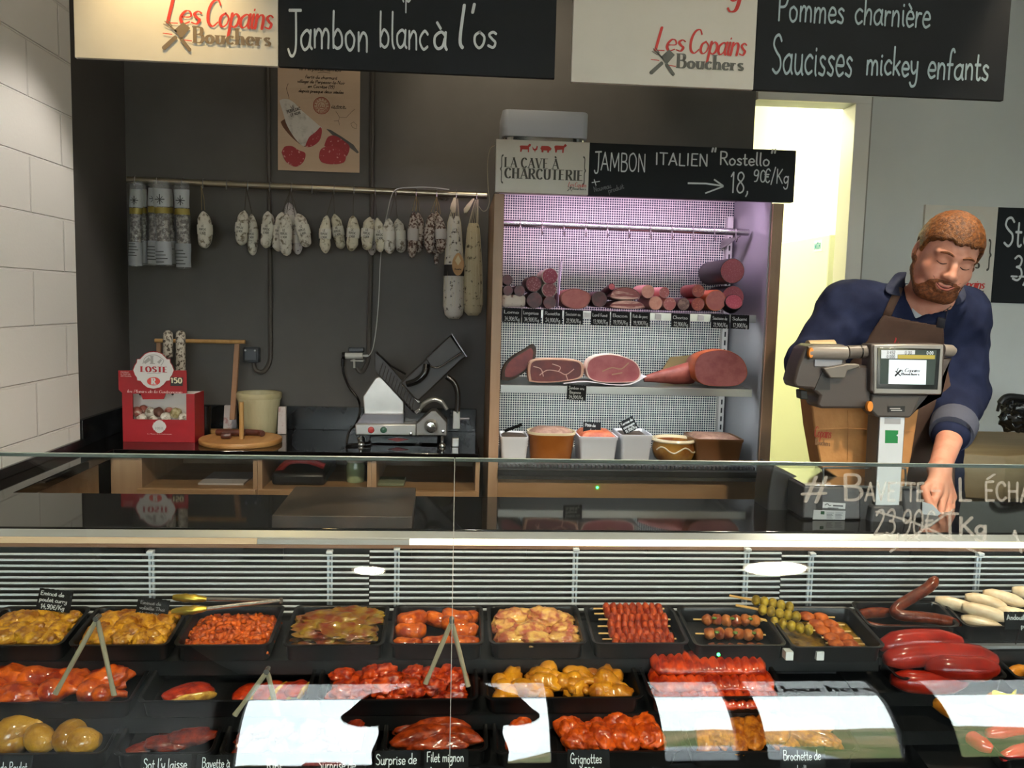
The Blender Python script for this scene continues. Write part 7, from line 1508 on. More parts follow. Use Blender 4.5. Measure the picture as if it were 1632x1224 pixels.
part(t, 'brand_plate', qp([(697, 434), (791, 432), (788, 464), (697, 466)], -.0095, .001), mat('plate_black', '151313', .4))
a = MB()
for v0 in (446, 456): ribbon(a, [(708+(v0-446)*.6, v0), (765+(v0-446)*.9, v0)], [2.6, 2.6], lambda z: Q(z[0], z[1], -.0105), cap=False)
part(t, 'lettering', a, mat('plate_ink', 'a9a6a2', .6), smooth=False)
part(t, 'printer', qp([(250, 115), (290, 98), (470, 100), (474, 205), (600, 215), (612, 300), (606, 446), (332, 446), (314, 424), (330, 378), (285, 340), (200, 334), (186, 300), (215, 200)], .0, .075), grd, bevel=.006)
part(t, 'printer_cover', MB().tube([Q(262, 145, -.002), Q(300, 142, -.002), Q(470, 145, -.002)], [.0165, .0175, .0175], 18), mat('arm_grey', '7a746e', .4))
part(t, 'hinge_barrel', MB().tube([Q(478, 140, .008), Q(606, 136, .008)], .0165, 18), mat('barrel_grey', '5a544f', .42)); part(t, 'hinge_ring', MB().tube([Q(543, 138, .008), Q(550, 138, .008)], .0172, 18), blk2)
part(t, 'paper_slot', qp([(302, 178), (452, 181), (447, 220), (300, 218)], -.004, .006), mat('slot_silver', '84848a', .35, metal=.3), bevel=.001)
part(t, 'printer_ledge', qp([(350, 228), (475, 205), (545, 205), (545, 222), (480, 240), (468, 282), (385, 282)], -.02, .03), mat('ledge_grey', '6a655f', .4), bevel=.003)
part(t, 'printer_dark_panel', qp([(345, 240), (384, 285), (384, 345), (300, 345)], -.003, .01), blk)  # black panel beside the printer ledge
part(t, 'side_knob', qp([(222, 345), (262, 350), (270, 400), (225, 395)], .03, .03), mat('knob_dark', '23221d', .5), bevel=.003)
for u, v, w, h in ((272, 142, 14, 29), (590, 432, 17, 29)):
    c = Q(u, v, -.006 if u < 300 else -.012); part(t, 'orange_button', MB().loft([[c+V((w*ks*math.cos(x), dy, h*ks*math.sin(x))) for x in [2*math.pi*i/20 for i in range(20)]] for dy in (0, -.012)]).xf(Matrix()), org, label='orange button', bevel=.001)
part(t, 'paper_roll', MB().tube([Q(262, 122, .05), Q(402, 118, .05)], .0215, 22), mat('paper_cream', 'e2c79a', .6), label='cream paper roll')
# paper ticket in the hand
pt_ = [Q(884, 950, .055), Q(938, 966, .05), Q(986, 1014, .045), Q(938, 1050, .06), Q(884, 1052, .075)]
o = single('price_ticket', MB().prism(pt_, (0, .0005, 0)), mat('ticket_white', 'e4e6ea', .6), 'white price ticket pinched in the hand of the butcher', 'ticket')
# paper bag
kraft = mat('kraft_paper', 'bd8850', .75, noise=(7, 'a97442', .35, .68), bump=(9, .6, .012), rand=False)
YBg = YSC+.11
G = lambda u, v, dy=0: at(*f3(u, v), YBg+dy)
zpl = Q(500, 858, .1).z+.001
fr_ = [G(274, 340), G(560, 330), G(872, 420), G(862, 470), G(826, 700), G(800, 830), G(600, 838), G(440, 834), G(336, 762), G(300, 560)]
for p in fr_: p.z = max(p.z, zpl)
bk = [p+V(((.5 if p.x < 1.0 else -.5)*.0+.004, .085, 0)) for p in fr_]
t = thing('paper_bag', 'brown kraft paper bag with red shop lettering standing on the scale', 'bag', (G(560, 838).x, YBg+.04, zpl))
n = len(fr_); rings = []
for j in range(7):
    s = j/6; rings.append([fr_[i].lerp(bk[i], s)+V((.0, 0, 0))+(V((.006*math.sin(s*math.pi), 0, 0)) if i in (3, 4, 5) else V((0, 0, 0))) for i in range(n)])
part(t, 'sack', MB().loft(rings), kraft, bevel=.004, smooth=True)
cr_ = MB()
for pts in ([(480, 455), (482, 560), (478, 730)], [(300, 560), (480, 552), (620, 562), (840, 570)]): cr_.tube([G(u, v, -.0006) for u, v in pts], .0011, 5)
part(t, 'fold_line', cr_, kraft)
a = text('Les Copains', G(268, 602, -.0015), (1, 0, -.1), rz, 62*ks, .06, 'script', slant=.25, jit=0, fit_w=132*ks); 
for p in a.v: pass
a2 = text('Copains', G(296, 598, -.0015), (1, 0, -.06), rz, 62*ks, .065, 'script', slant=.2, jit=0, fit_w=104*ks); part(t, 'lettering', a2, mat('bag_red', 'b23a28', .7), smooth=False)
a2 = text('Bouchers', G(302, 640, -.0015), (1, 0, -.1), rz, 34*ks, .09, 'serif', jit=0, fit_w=94*ks); part(t, 'lettering', a2, mat('bag_grey', '7c5a3c', .7), smooth=False)
# butcher block with black plastic bag
zbk = 1.0
bp_ = [atz(1604, 727, zbk), atz(1519, 722, zbk), atz(1540, 687, zbk), atz(1690, 689, zbk), atz(1730, 716, zbk)]
blk_w = mat_wood('block_wood', '9c8460', 'ae9670', 5, .6, 'x')
t = thing('butcher_block', 'pale wooden butcher block with black bag on it, behind the butcher', 'block', (sum(p.x for p in bp_)/5, sum(p.y for p in bp_)/5, 0))
part(t, 'top', MB().prism([V((p.x, p.y, zbk-.16)) for p in bp_], (0, 0, .16)), blk_w, bevel=.004)
c_ = sum(bp_, V())/5; part(t, 'stand', MB().prism([V((c_.x+(p.x-c_.x)*.9, c_.y+(p.y-c_.y)*.9, 0)) for p in bp_], (0, 0, zbk-.161)), mat('stand_wood', '8a7450', .6))
t = thing('plastic_bag', 'crumpled shiny black plastic bag on the butcher block at the right edge', 'bag', (at(1625, 684, 3.0).x, 3.05, zbk))
b0 = at(1626, 662, 3.05); mbb = blob(77, .075, .05, .062, .35, 2.4, 4); mbb.v = [V((p.x+b0.x, p.y+b0.y, max(zbk+.001, p.z+b0.z))) for p in mbb.v]
part(t, 'sack', mbb, mat('bin_black', '101112', .25, coat=.4, bump=(70, .8, .004)))
part(t, 'rim', MB().tube(smooth_path([at(1590, 655, 3.03), at(1594, 642, 3.02), at(1606, 632, 3.02), at(1632, 634, 3.02), at(1660, 640, 3.03)], 5), [.006]*5+[.012]*16, 10), mat('bin_rim', '1a1a1a', .35))
# ------------------------------------------------------------------ organic shapes from distance fields
def _smin(a, b, k):
    h = np.clip(.5+.5*(b-a)/k, 0, 1); return b*(1-h)+a*h-k*h*(1-h)
def _smax(a, b, k): return -_smin(-a, -b, k)
def _cap(p, a, b, ra, rb):
    a = np.array(a, 'f4'); b = np.array(b, 'f4'); ab = b-a; h = np.clip(((p-a) @ ab)/max(1e-9, float(ab @ ab)), 0, 1)
    return np.linalg.norm(p-a-h[:, None]*ab, axis=1)-(ra+(rb-ra)*h)
def _ell(p, c, r, M=None):
    q = p-np.array(c, 'f4')
    if M is not None: q = q @ M
    r = np.array(r, 'f4'); k0 = np.linalg.norm(q/r, axis=1); k1 = np.linalg.norm(q/(r*r), axis=1)+1e-9
    return k0*(k0-1)/k1
def _chain(p, pts, rs, k=.01):
    d = None
    for i in range(len(pts)-1):
        e = _cap(p, pts[i], pts[i+1], rs[i], rs[i+1]); d = e if d is None else _smin(d, e, k)
    return d
def _noise(p, s):
    return (np.sin(p[:, 0]*s+1.3*np.sin(p[:, 1]*s*.7))*np.sin(p[:, 1]*s*1.1+np.sin(p[:, 2]*s*.9))*np.sin(p[:, 2]*s*.95+.7))
def surf(f, lo, hi, h):
    lo = np.array(lo, 'f8'); n = np.ceil((np.array(hi)-lo)/h).astype(int)+1; val = np.full(n, 1.0, 'f4'); BS = 16; ax = [lo[i]+h*np.arange(n[i]) for i in range(3)]
    cs = [[(s, min(s+BS, n[i])) for s in range(0, n[i], BS)] for i in range(3)]
    blocks = [(a, b, c) for a in cs[0] for b in cs[1] for c in cs[2]]
    cen = np.array([[(ax[i][bl_[i][0]]+ax[i][bl_[i][1]-1])/2 for i in range(3)] for bl_ in blocks], 'f4'); dc = f(cen)
    for bl_, d in zip(blocks, dc):
        sl = tuple(slice(*q) for q in bl_)
        if abs(d) > BS*h*1.25: val[sl] = d; continue
        g = np.meshgrid(*[ax[i][sl[i]] for i in range(3)], indexing='ij'); p = np.stack([q.ravel() for q in g], 1).astype('f4'); val[sl] = f(p).reshape(g[0].shape)
    ins = val < 0
    acc = np.zeros(tuple(n-1)+(3,), 'f4'); cnt = np.zeros(tuple(n-1), 'f4')
    nx, ny, nz_ = n; idx = np.indices(tuple(n)).astype('f4')
    for axis in range(3):
        a = [slice(None)]*3; b = [slice(None)]*3; a[axis] = slice(0, -1); b[axis] = slice(1, None); va, vb = val[tuple(a)], val[tuple(b)]
        cr_ = (va < 0) != (vb < 0); t_ = np.where(cr_, va/(va-vb+1e-12), 0)
        pos = np.stack([np.broadcast_to(np.arange(va.shape[i], dtype='f4').reshape([-1 if j == i else 1 for j in range(3)]), va.shape) for i in range(3)], -1).copy(); pos[..., axis] += t_
        o1, o2 = [i for i in range(3) if i != axis]
        for d1 in (0, 1):
            for d2 in (0, 1):
                s = [slice(None)]*3; tgt = [slice(None)]*3
                for o, d in ((o1, d1), (o2, d2)):
                    m = n[o]; s[o] = slice(0, m-1) if d == 0 else slice(1, m)
                w = cr_[tuple(s)]; acc += pos[tuple(s)]*w[..., None]; cnt += w
    act = cnt > 0; ids = np.full(cnt.shape, -1, int); ids[act] = np.arange(act.sum()); verts = lo+h*(acc[act]/cnt[act][:, None]); faces = []
    for axis in range(3):
        a = [slice(None)]*3; b = [slice(None)]*3; a[axis] = slice(0, -1); b[axis] = slice(1, None); va, vb = ins[tuple(a)], ins[tuple(b)]
        o1, o2 = [(1, 2), (2, 0), (0, 1)][axis]
        s = [slice(None)]*3; s[o1] = slice(1, -1); s[o2] = slice(1, -1)
        A_, B_ = va[tuple(s)], vb[tuple(s)]; w = np.argwhere(A_ != B_)
        if not len(w): continue
        flip = B_[tuple(w.T)]; w = w.copy(); w[:, o1] += 1; w[:, o2] += 1
        def cid(d1, d2):
            q = w.copy(); q[:, o1] -= d1; q[:, o2] -= d2; return ids[tuple(q.T)]
        quad = np.stack([cid(1, 1), cid(0, 1), cid(0, 0), cid(1, 0)], 1); quad[flip] = quad[flip][:, ::-1]; faces.append(quad)
    return verts, (np.concatenate(faces) if faces else np.zeros((0, 4), int))
def sobj(name, f, lo, hi, h, m, parent=None, org=(0, 0, 0), sm=0):
    v, q = surf(f, lo, hi, h); me = bpy.data.meshes.new(name); me.from_pydata((v-np.array(org)).tolist(), [], q.tolist()); me.materials.append(m)
    me.polygons.foreach_set('use_smooth', [True]*len(me.polygons)); o = bpy.data.objects.new(name, me); COL.objects.link(o)
    if parent is not None: o.parent = parent
    if sm:
        md = o.modifiers.new('smooth', 'SMOOTH'); md.factor = .5; md.iterations = sm
    return o
def proj(p):
    d = p-np.array(EYEP, 'f4'); w = d @ np.array(_fw, 'f4'); return 816+F*(d @ np.array(_R, 'f4'))/w, 612-F*(d @ np.array(_U, 'f4'))/w
def polymask(p, poly):
    """signed distance, in pixels, of the view projection to a polygon (negative inside)"""
    x, y = proj(p); n = len(poly); d = np.full(len(x), 1e9, 'f4'); s = np.zeros(len(x), bool)
    for i in range(n):
        (x0, y0), (x1, y1) = poly[i], poly[(i+1) % n]; ex, ey = x1-x0, y1-y0; t_ = np.clip(((x-x0)*ex+(y-y0)*ey)/(ex*ex+ey*ey+1e-9), 0, 1)
        d = np.minimum(d, np.hypot(x-x0-ex*t_, y-y0-ey*t_)); c = ((y0 <= y) & (y < y1)) | ((y1 <= y) & (y < y0)); xi = x0+(y-y0)*(ex/(ey if abs(ey) > 1e-9 else 1e-9)); s ^= c & (x < xi)
    return np.where(s, -d, d)
W3 = lambda px, py, Y: tuple(at(px, py, Y))
# ------------------------------------------------------------------ the butcher
HC = V(at(1508, 408, 2.34)); HSC = .99
def rotm(pitch, roll, yaw):
    return (Matrix.Rotation(math.radians(roll), 3, 'Y') @ Matrix.Rotation(math.radians(yaw), 3, 'Z') @ Matrix.Rotation(math.radians(pitch), 3, 'X'))
HR = rotm(25, 15, -10); HRn = np.array(HR, 'f4')
def hl_(p): return ((p-np.array(HC, 'f4')) @ HRn)/HSC       # world -> head space (face looks along -y)
def hw(x, y, z): return tuple(HC+HR @ (V((x, y, z))*HSC))
def skull(q): return _ell(q, (0, .012, .032), (.077, .097, .088))
def headf(q):
    d = skull(q); d = _smin(d, _ell(q, (0, -.022, -.035), (.066, .070, .082)), .03)
    d = _smin(d, _cap(q, (-.022, -.058, -.092), (.022, -.058, -.092), .027, .027), .03)
    for s in (-1, 1):
        d = _smin(d, _ell(q, (s*.042, -.054, -.03), (.027, .026, .026)), .022); d = _smin(d, _cap(q, (s*.058, -.005, -.055), (s*.034, -.045, -.095), .018, .016), .03)
        d = _smin(d, _cap(q, (s*.012, -.084, .026), (s*.047, -.070, .024), .010, .009), .016)
        d = _smax(d, -_ell(q, (s*.032, -.098, .004), (.019, .017, .013)), .012)
        d = _smin(d, _ell(q, (s*.032, -.070, .004), (.017, .0145, .013)), .005)
        d = _smin(d, _ell(q, (s*.014, -.098, -.031), (.0095, .012, .0085)), .008)
        e = _ell(q, (s*.079, .012, -.006), (.011, .021, .033)); e = _smax(e, -_ell(q, (s*.088, .006, -.004), (.008, .011, .018)), .006); d = _smin(d, e, .01)
        d = _smin(d, _ell(q, (s*.030, -.080, -.048), (.016, .012, .014)), .016)
    d = _smin(d, _chain(q, [(0, -.080, .022), (0, -.096, -.004), (0, -.110, -.026)], [.009, .0095, .0125], .008), .012)
    d = _smin(d, _chain(q, [(-.030, -.076, -.056), (-.012, -.091, -.063), (.012, -.091, -.063), (.030, -.076, -.056)], [.005, .0085, .0085, .005], .006), .009)
    d = _smax(d, -_chain(q, [(-.029, -.090, -.054), (-.01, -.102, -.0615), (.01, -.102, -.0615), (.029, -.090, -.054)], [.0018, .003, .003, .0018], .003), .004)
    d = _smin(d, _cap(q, (-.010, -.084, -.075), (.010, -.084, -.075), .008, .008), .010)
    return d
NB_ = W3(1476, 497, 2.47)
SHR, SHL = W3(1352, 492, 2.55), W3(1528, 500, 2.53)
ELR, WRR = W3(1290, 578, 2.50), W3(1352, 640, 2.27)
ELL, WRL = W3(1537, 628, 2.50), W3(1497, 748, 2.20)
CUF = tuple(V(ELL).lerp(V(WRL), .56))
CH, BE, HP = W3(1443, 560, 2.58), W3(1440, 660, 2.60), W3(1440, 760, 2.66)
def torsof(p):
    d = _ell(p, CH, (.205, .125, .20)); d = _smin(d, _ell(p, BE, (.185, .145, .20)), .1); d = _smin(d, _ell(p, HP, (.18, .13, .16)), .1)
    d = _smin(d, _cap(p, SHR, NB_, .068, .062), .07); d = _smin(d, _cap(p, SHL, NB_, .066, .062), .07); return d
def armRf(p, g=0): return _smin(_cap(p, SHR, ELR, .066+g, .052+g), _cap(p, ELR, WRR, .05+g, .034+g), .03)
def handf(p, pts):
    k, fi, th = pts; d = None
    for q in k: e = _cap(p, fi[0], q, .019, .0125); d = e if d is None else _smin(d, e, .012)
    return d
FINL = [[(1493, 788, 2.125), (1486, 805, 2.10), (1491, 820, 2.085)], [(1503, 793, 2.14), (1500, 812, 2.105), (1498, 826, 2.09)], [(1511, 795, 2.16), (1511, 813, 2.125), (1505, 824, 2.105)], [(1517, 792, 2.18), (1517, 808, 2.155), (1512, 818, 2.135)]]
THL = [(1489, 766, 2.17), (1473, 780, 2.135), (1479, 799, 2.10), (1487, 812, 2.086)]
FINR = [[(1362, 668, 2.24), (1366, 690, 2.225), (1362, 708, 2.235)], [(1352, 672, 2.25), (1354, 694, 2.235), (1351, 712, 2.245)], [(1342, 672, 2.26), (1342, 692, 2.245), (1340, 708, 2.255)], [(1333, 668, 2.27), (1331, 684, 2.26), (1330, 698, 2.268)]]
THR = [(1360, 650, 2.25), (1374, 662, 2.225), (1378, 678, 2.21)]
def handsf(p):
    d = None
    for wr, fin, th in ((WRL, FINL, THL), (WRR, FINR, THR)):
        for f_, r in zip(fin, (.0098, .0102, .0096, .0084)):
            pts = [W3(*q) for q in f_]; e = _cap(p, wr, pts[0], .023, .0135); d = e if d is None else _smin(d, e, .012)
            d = _smin(d, _chain(p, pts, [r*1.12, r, r*.86], .003), .005)
        pts = [W3(*q) for q in th]; d = _smin(d, _cap(p, wr, pts[0], .022, .017), .012); d = _smin(d, _chain(p, pts, [.0155, .0118, .0105, .009][:len(pts)], .004), .009)
    return d
def bodyf(p):
    q = hl_(p); d = headf(q)*HSC
    d = _smin(d, _cap(p, hw(0, .022, -.055), NB_, .060, .068), .02)
    d = _smin(d, torsof(p), .03); d = _smin(d, armRf(p), .03)
    d = _smin(d, _smin(_cap(p, SHL, ELL, .062, .05), _cap(p, ELL, WRL, .049, .0285), .02), .03)
    return _smin(d, handsf(p), .012)
skin = mat('skin', 'cf9680', .5, noise=(22, 'c4826c', .4, .66), bump=(260, .12, .001), rand=False)
P_ = mesh_obj('person', MB(), None, origin=(0, 0, 0)); bpy.data.objects.remove(P_)
bb = [W3(1240, 600, 2.5), W3(1600, 600, 2.5)]
LO, HI = (bb[0][0]-.02, 2.02, .86), (bb[1][0]+.06, 2.86, HC.z+.16)
P_ = sobj('person', bodyf, LO, HI, .0042, skin, sm=1); P_['org'] = (0, 0, 0)
P_['label'] = 'smiling bearded person in navy work shirt and brown apron looking down behind the scale'; P_['category'] = 'person'
def fpt(x, z, off=0, f=headf):
    y = -.16
    for _ in range(60):
        d = float(f(np.array([[x, y, z]], 'f4'))[0])
        if d < .0004: break
        y += max(d*.7, .0004)
    return V(hw(x, y-off, z))
def facetube(name, pts, rs, m, off=.0, label=None):
    q = [fpt(x, z, off) for x, z in pts]; o = part(P_, name, MB().tube(smooth_path(q, 5), [rs[0]+(rs[1]-rs[0])*math.sin(math.pi*i/((len(q)-1)*5)) for i in range((len(q)-1)*5+1)], 8), m)
    if label: o['label'] = label
hair_m = mat('hair_auburn', '482408', .5, noise=(120, '85501e', .38, .62), bump=(320, .8, .004), rand=False); beard_m = mat('beard_auburn', '5a3018', .6, noise=(120, '86502c', .4, .62), bump=(300, .8, .003), rand=False)
for s in (-1, 1):
    facetube('eyebrow', [(s*.012, .026), (s*.028, .031), (s*.048, .026)], (.002, .0046), beard_m)
    facetube('eyelash', [(s*.018, .0005), (s*.031, -.0045), (s*.046, -.0005)], (.0009, .0017), mat('lash_dark', '3a2018', .7))
lip = mat('lip_pink', 'b5665c', .4); facetube('lip', [(-.035, -.045), (-.016, -.058), (.0, -.0606), (.016, -.058), (.035, -.045)], (.0006, .0016), lip); facetube('lip', [(-.031, -.0515), (-.014, -.0662), (.0, -.0690), (.014, -.0662), (.031, -.0515)], (.0006, .0024), lip)
facetube('mouth_line', [(-.040, -.0405), (-.018, -.0595), (.0, -.0642), (.018, -.0595), (.040, -.0405)], (.0005, .0019), mat('mouth_dark', '5a2420', .6), .0006)
def hairf(p):
    q = hl_(p); d = _smin(skull(q)-.0105, _ell(q, (0, .045, -.02), (.066, .062, .06))-.004, .02)+.0012*_noise(q*np.array([1.4, .6, .6], 'f4'), 300)+.0010*_noise(q, 120)
    line = np.interp(q[:, 1], [-.1, -.075, -.05, -.03, -.014, .004, .03, .05, .12], [.066, .060, .048, .030, -.012, .014, .02, -.055, -.075]).astype('f4'); line = line+.0035*np.sin(q[:, 0]*140)+.002*np.sin(q[:, 0]*410)-.004*np.cos(q[:, 0]*40)
    return _smax(d, (line-q[:, 2])*.8, .006)*HSC
hb_ = [HC.x-.14, HC.y-.17, HC.z-.16], [HC.x+.15, HC.y+.15, HC.z+.17]
sobj('hair', hairf, hb_[0], hb_[1], .0026, hair_m, P_)
def beardf(p):
    q = hl_(p); d = headf(q)-.0032+.0013*_noise(q, 300); d = _smin(d, _ell(q, (0, -.060, -.095), (.030, .024, .019)), .02)
    top = np.interp(q[:, 1], [-.12, -.095, -.078, -.062, -.045, -.028, -.012, .0, .012], [-.047, -.047, -.064, -.084, -.086, -.066, -.036, .004, .012]).astype('f4')
    top = np.where(np.abs(q[:, 0]) < .03, np.maximum(top, -.0455), top)
    d = _smax(d, (q[:, 2]-top)*.8, .005); d = _smax(d, q[:, 1]-.006, .008); d = _smax(d, -.125-q[:, 2], .01)
    mouth = _chain(q, [(-.025, -.088, -.0555), (-.01, -.1, -.0635), (.01, -.1, -.0635), (.025, -.088, -.0555)], [.0045, .0085, .0085, .0045], .006)
    return _smax(d, -mouth, .004)*HSC
sobj('beard', beardf, hb_[0], hb_[1], .0026, beard_m, P_)
# clothes
VNECK = [(1424, 430), (1438, 448), (1446, 478), (1459, 508), (1482, 497), (1506, 476), (1520, 440), (1500, 400), (1440, 400)]
def wrink(p): return .0055*_noise(p*np.array([1, 1, 1.6], 'f4'), 30)+.0028*_noise(p*np.array([1.5, 1, .8], 'f4'), 62)
def shirtf(p):
    d = torsof(p)-.012; d = _smin(d, _smin(_cap(p, SHR, ELR, .083, .070), _cap(p, ELR, tuple(V(ELR).lerp(V(WRR), .8)), .068, .056), .03), .05)
    d = _smin(d, _smin(_cap(p, SHL, ELL, .080, .067), _cap(p, ELL, CUF, .064, .053), .025), .05)+wrink(p)
    d = _smax(d, -(polymask(p, VNECK)*.0018+np.maximum(0, p[:, 1]-2.50)), .004); d = _smax(d, -_cap(p, hw(0, .02, -.06), NB_, .066, .070), .006)
    return _smax(d, .90-p[:, 2], .01)
navy = mat('shirt_navy', '1a2038', .9, spec=.15, noise=(14, '242c48', .35, .7), bump=(420, .35, .001), rand=False)
sobj('shirt', shirtf, LO, (HI[0]+.02, HI[1], 1.62), .0052, navy, P_, sm=2)
def teef(p):
    d = _smax(torsof(p)-.005, polymask(p, [(1428, 425), (1446, 478), (1460, 516), (1482, 500), (1512, 474), (1515, 430)])*.0018, .004)
    d = _smax(d, p[:, 1]-2.52, .004); return _smax(d, -_ell(p, (V(NB_)+V((.026, -.07, .088))), (.056, .09, .046)), .006)
sobj('undershirt', teef, (NB_[0]-.15, 2.2, NB_[2]-.14), (NB_[0]+.16, 2.56, NB_[2]+.12), .004, mat('tee_white', 'c3cbd2', .8), P_, sm=1)
def pants(p):
    z0_ = .04; h = V(HP); d = _ell(p, tuple(h+V((0, 0, -.05))), (.19, .14, .14))
    for s in (-1, 1): d = _smin(d, _chain(p, [tuple(h+V((s*.09, 0, -.08))), (h.x+s*.1, h.y-.01, .52), (h.x+s*.105, h.y+.02, .09)], [.1, .075, .06], .03), .05)
    return _smax(_smax(d, p[:, 2]-.945, .01), .05-p[:, 2], .01)
sobj('trousers', pants, (HP[0]-.26, HP[1]-.2, .02), (HP[0]+.26, HP[1]+.2, .97), .012, mat('trousers_dark', '23252c', .85), P_, sm=2)
for s in (-1, 1): part(P_, 'shoe', MB().loft([rrect(.1, .27, .045, .001, 5, HP[0]+s*.105, HP[1]-.04), rrect(.1, .27, .045, .04, 5, HP[0]+s*.105, HP[1]-.04), rrect(.08, .16, .04, .09, 5, HP[0]+s*.105, HP[1]+.0)]), mat('shoe_black', '141414', .5))
def march(px, py, f, off=0.0):
    d = ray(px, py); t_ = 2.0
    for _ in range(80):
        q = EYEP+d*t_; v = float(f(np.array([q], 'f4'))[0])
        if v < .0008 or t_ > 2.7: break
        t_ += max(.001, v*.7)
    return EYEP+d*min(t_-off, (2.50-off)/d.y)
APRON = [(1408, 500), (1418, 503), (1455, 511), (1504, 520), (1506, 560), (1520, 640), (1525, 900), (1290, 900), (1300, 650), (1378, 546)]
def apronf(p):
    s = shirtf_closed(p); d = _smax(s-.010, -(s-.0035), .001); d = _smax(d, polymask(p, APRON)*.0018, .003); return _smax(d, p[:, 1]-(BE[1]-.03), .003)
def shirtf_closed(p): return _smin(torsof(p)-.012, _ell(p, CH, (.21, .13, .2))-.01, .03)
apron_m = mat('apron_brown', '4e3a30', .85, noise=(9, '5c463a', .4, .7), bump=(380, .3, .001), rand=False)
sobj('apron', apronf, (CH[0]-.28, 2.3, .70), (CH[0]+.26, 2.62, 1.52), .0042, apron_m, P_, sm=1)
def strap(pts, w, nm, m, off=.006):
    rows = []
    for i, (x, y) in enumerate(pts):
        x0, y0 = pts[max(i-1, 0)]; x1, y1 = pts[min(i+1, len(pts)-1)]; l = math.hypot(x1-x0, y1-y0); ux, uy = -(y1-y0)/l, (x1-x0)/l
        rows.append([march(x+ux*w*k, y+uy*w*k, shirtf, off) for k in (-1, -.3, .3, 1)])
    o = part(P_, nm, MB().loft(rows, cap=False, closed=False), m); o.modifiers.new('thick', 'SOLIDIFY').thickness = .003; return o
strap([(1433, 458), (1428, 472), (1420, 488), (1413, 504)], 6.5, 'apron_strap', apron_m); strap([(1508, 478), (1505, 492), (1501, 508), (1498, 522)], 6.5, 'apron_strap', mat('strap_navy', '2f3038', .8))
part(P_, 'buckle', MB().tube([march(x, y, shirtf, .012) for x, y in ((1499, 490), (1510, 482), (1516, 488), (1504, 496), (1499, 490))], .0016, 6), steelp)
def patch(poly, nm, m, off, f=None):
    rows = [[march(x, y, f or shirtf, off) for x, y in r] for r in poly]; o = part(P_, nm, MB().loft(rows, cap=False, closed=False), m); md = o.modifiers.new('thick', 'SOLIDIFY'); md.thickness = .005; o.modifiers.new('sub', 'SUBSURF').levels = 2; o.modifiers['sub'].render_levels = 2
col_m = mat('collar_navy', '2a3046', .9, spec=.2, noise=(20, '3c4152', .4, .66), bump=(300, .3, .001), rand=False)
patch([[(1446, 432), (1442, 442), (1441, 453), (1446, 472)], [(1440, 433), (1434, 446), (1432, 458), (1437, 474)], [(1430, 433), (1423, 449), (1419, 461), (1426, 472)], [(1424, 438), (1415, 452), (1408, 462), (1414, 469)]], 'collar', col_m, .012)
patch([[(1502, 472), (1504, 480), (1508, 487)], [(1514, 462), (1518, 476), (1522, 490)], [(1524, 452), (1530, 472), (1534, 484)], [(1530, 446), (1538, 462), (1540, 476)]], 'collar', col_m, .012)
# rolled cuff
ca, cb2 = V(ELL).lerp(V(CUF), .70), V(CUF)+(V(CUF)-V(ELL)).normalized()*.008
part(P_, 'cuff', MB().tube([ca, ca.lerp(cb2, .15), ca.lerp(cb2, .5), ca.lerp(cb2, .9), cb2, cb2-(cb2-ca).normalized()*.012], [.062, .0655, .064, .060, .057, .047], 24, cap=False), mat('cuff_grey', '4a4f60', .85, bump=(60, .5, .004)))
a = text('Les C', march(1424, 547, lambda p: shirtf_closed(p)-.010, .004), (1, 0, 0), rz, .022, .07, 'script', slant=.25, jit=0, fit_w=.06); part(P_, 'lettering', a, mat('apron_red', 'b0282a', .7), smooth=False)
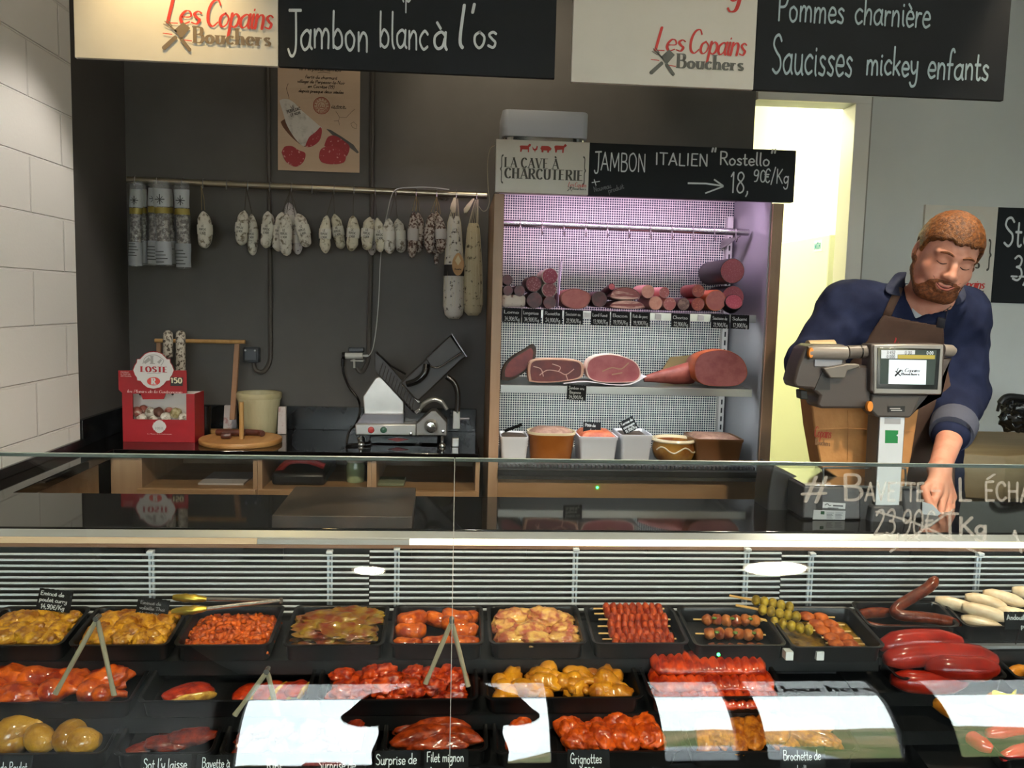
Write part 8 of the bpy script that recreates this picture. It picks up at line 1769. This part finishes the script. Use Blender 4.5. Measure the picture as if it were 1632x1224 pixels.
# ------------------------------------------------------------------ the person holding up the phone, mirrored in the glass
PH = V((.0, -.40, 0))
def phf(p):
    d = _ell(p, (PH.x-.02, PH.y, 1.25), (.19, .12, .24)); d = _smin(d, _ell(p, (PH.x-.02, PH.y, 1.0), (.17, .13, .2)), .1)
    for s in (-1, 1):
        d = _smin(d, _chain(p, [(PH.x-.02+s*.17, PH.y, 1.40), (PH.x-.02+s*.22, PH.y+.12, 1.17), (s*.075, -.10, 1.44)], [.062, .055, .04], .03), .05)
        d = _smin(d, _chain(p, [(PH.x-.02+s*.09, PH.y, .92), (PH.x-.02+s*.1, PH.y, .5), (PH.x-.02+s*.1, PH.y, .06)], [.1, .075, .06], .03), .06)
    return d
def phskin(p):
    d = _ell(p, (PH.x-.02, PH.y+.02, 1.66), (.077, .095, .115)); d = _smin(d, _cap(p, (PH.x-.02, PH.y, 1.42), (PH.x-.02, PH.y+.01, 1.6), .06, .056), .02); d = _smin(d, _cap(p, (PH.x-.02, PH.y+.1, 1.66), (PH.x-.02, PH.y+.125, 1.635), .01, .014), .015)
    d = _smin(d, _ell(p, (PH.x-.02, PH.y, 1.25), (.17, .10, .22)), .05)
    for s in (-1, 1):
        e = _chain(p, [(PH.x-.02+s*.15, PH.y, 1.38), (PH.x-.02+s*.21, PH.y+.12, 1.17), (s*.078, -.09, 1.45)], [.05, .045, .028], .03); d = _smin(d, e, .04); d = _smin(d, _cap(p, (s*.078, -.09, 1.45), (s*.082, -.055, 1.485), .026, .02), .01)
        for k in range(4): d = _smin(d, _cap(p, (s*.084, -.055, 1.47+k*.016), (s*.052, -.034, 1.468+k*.017), .0095, .008), .005)
        d = _smin(d, _cap(p, (s*.076, -.07, 1.47), (s*.05, -.03, 1.452), .012, .009), .008)
    return d
o = sobj('person', phskin, (-.32, -.6, .95), (.3, .02, 1.82), .009, skin, sm=1); o['org'] = (0, 0, 0); o['label'] = 'person in dark clothes holding up a phone, mirrored in the curved glass'; o['category'] = 'person'
sobj('coat', lambda p: _smax(phf(p)-.015, p[:, 1]+.13-.0*p[:, 0], .01), (-.36, -.66, .02), (.34, .02, 1.56), .014, mat('coat_dark', '1d1e22', .85), o, sm=2)
sobj('hair', lambda p: _smax(_ell(p, (PH.x-.02, PH.y-.005, 1.685), (.086, .1, .105)), (1.69-p[:, 2])-.9*(PH.y+.02-p[:, 1]), .01), (-.14, -.56, 1.5), (.1, -.24, 1.84), .008, mat('hair_dark', '2a1f18', .6), o)
t = single('phone', B((-.036, -.026, 1.43), (.036, -.018, 1.57)), mat('phone_black', '111214', .3), 'dark phone held up in front of the counter, mirrored in the glass', 'phone', bevel=.004)
t.location = V(t.location)
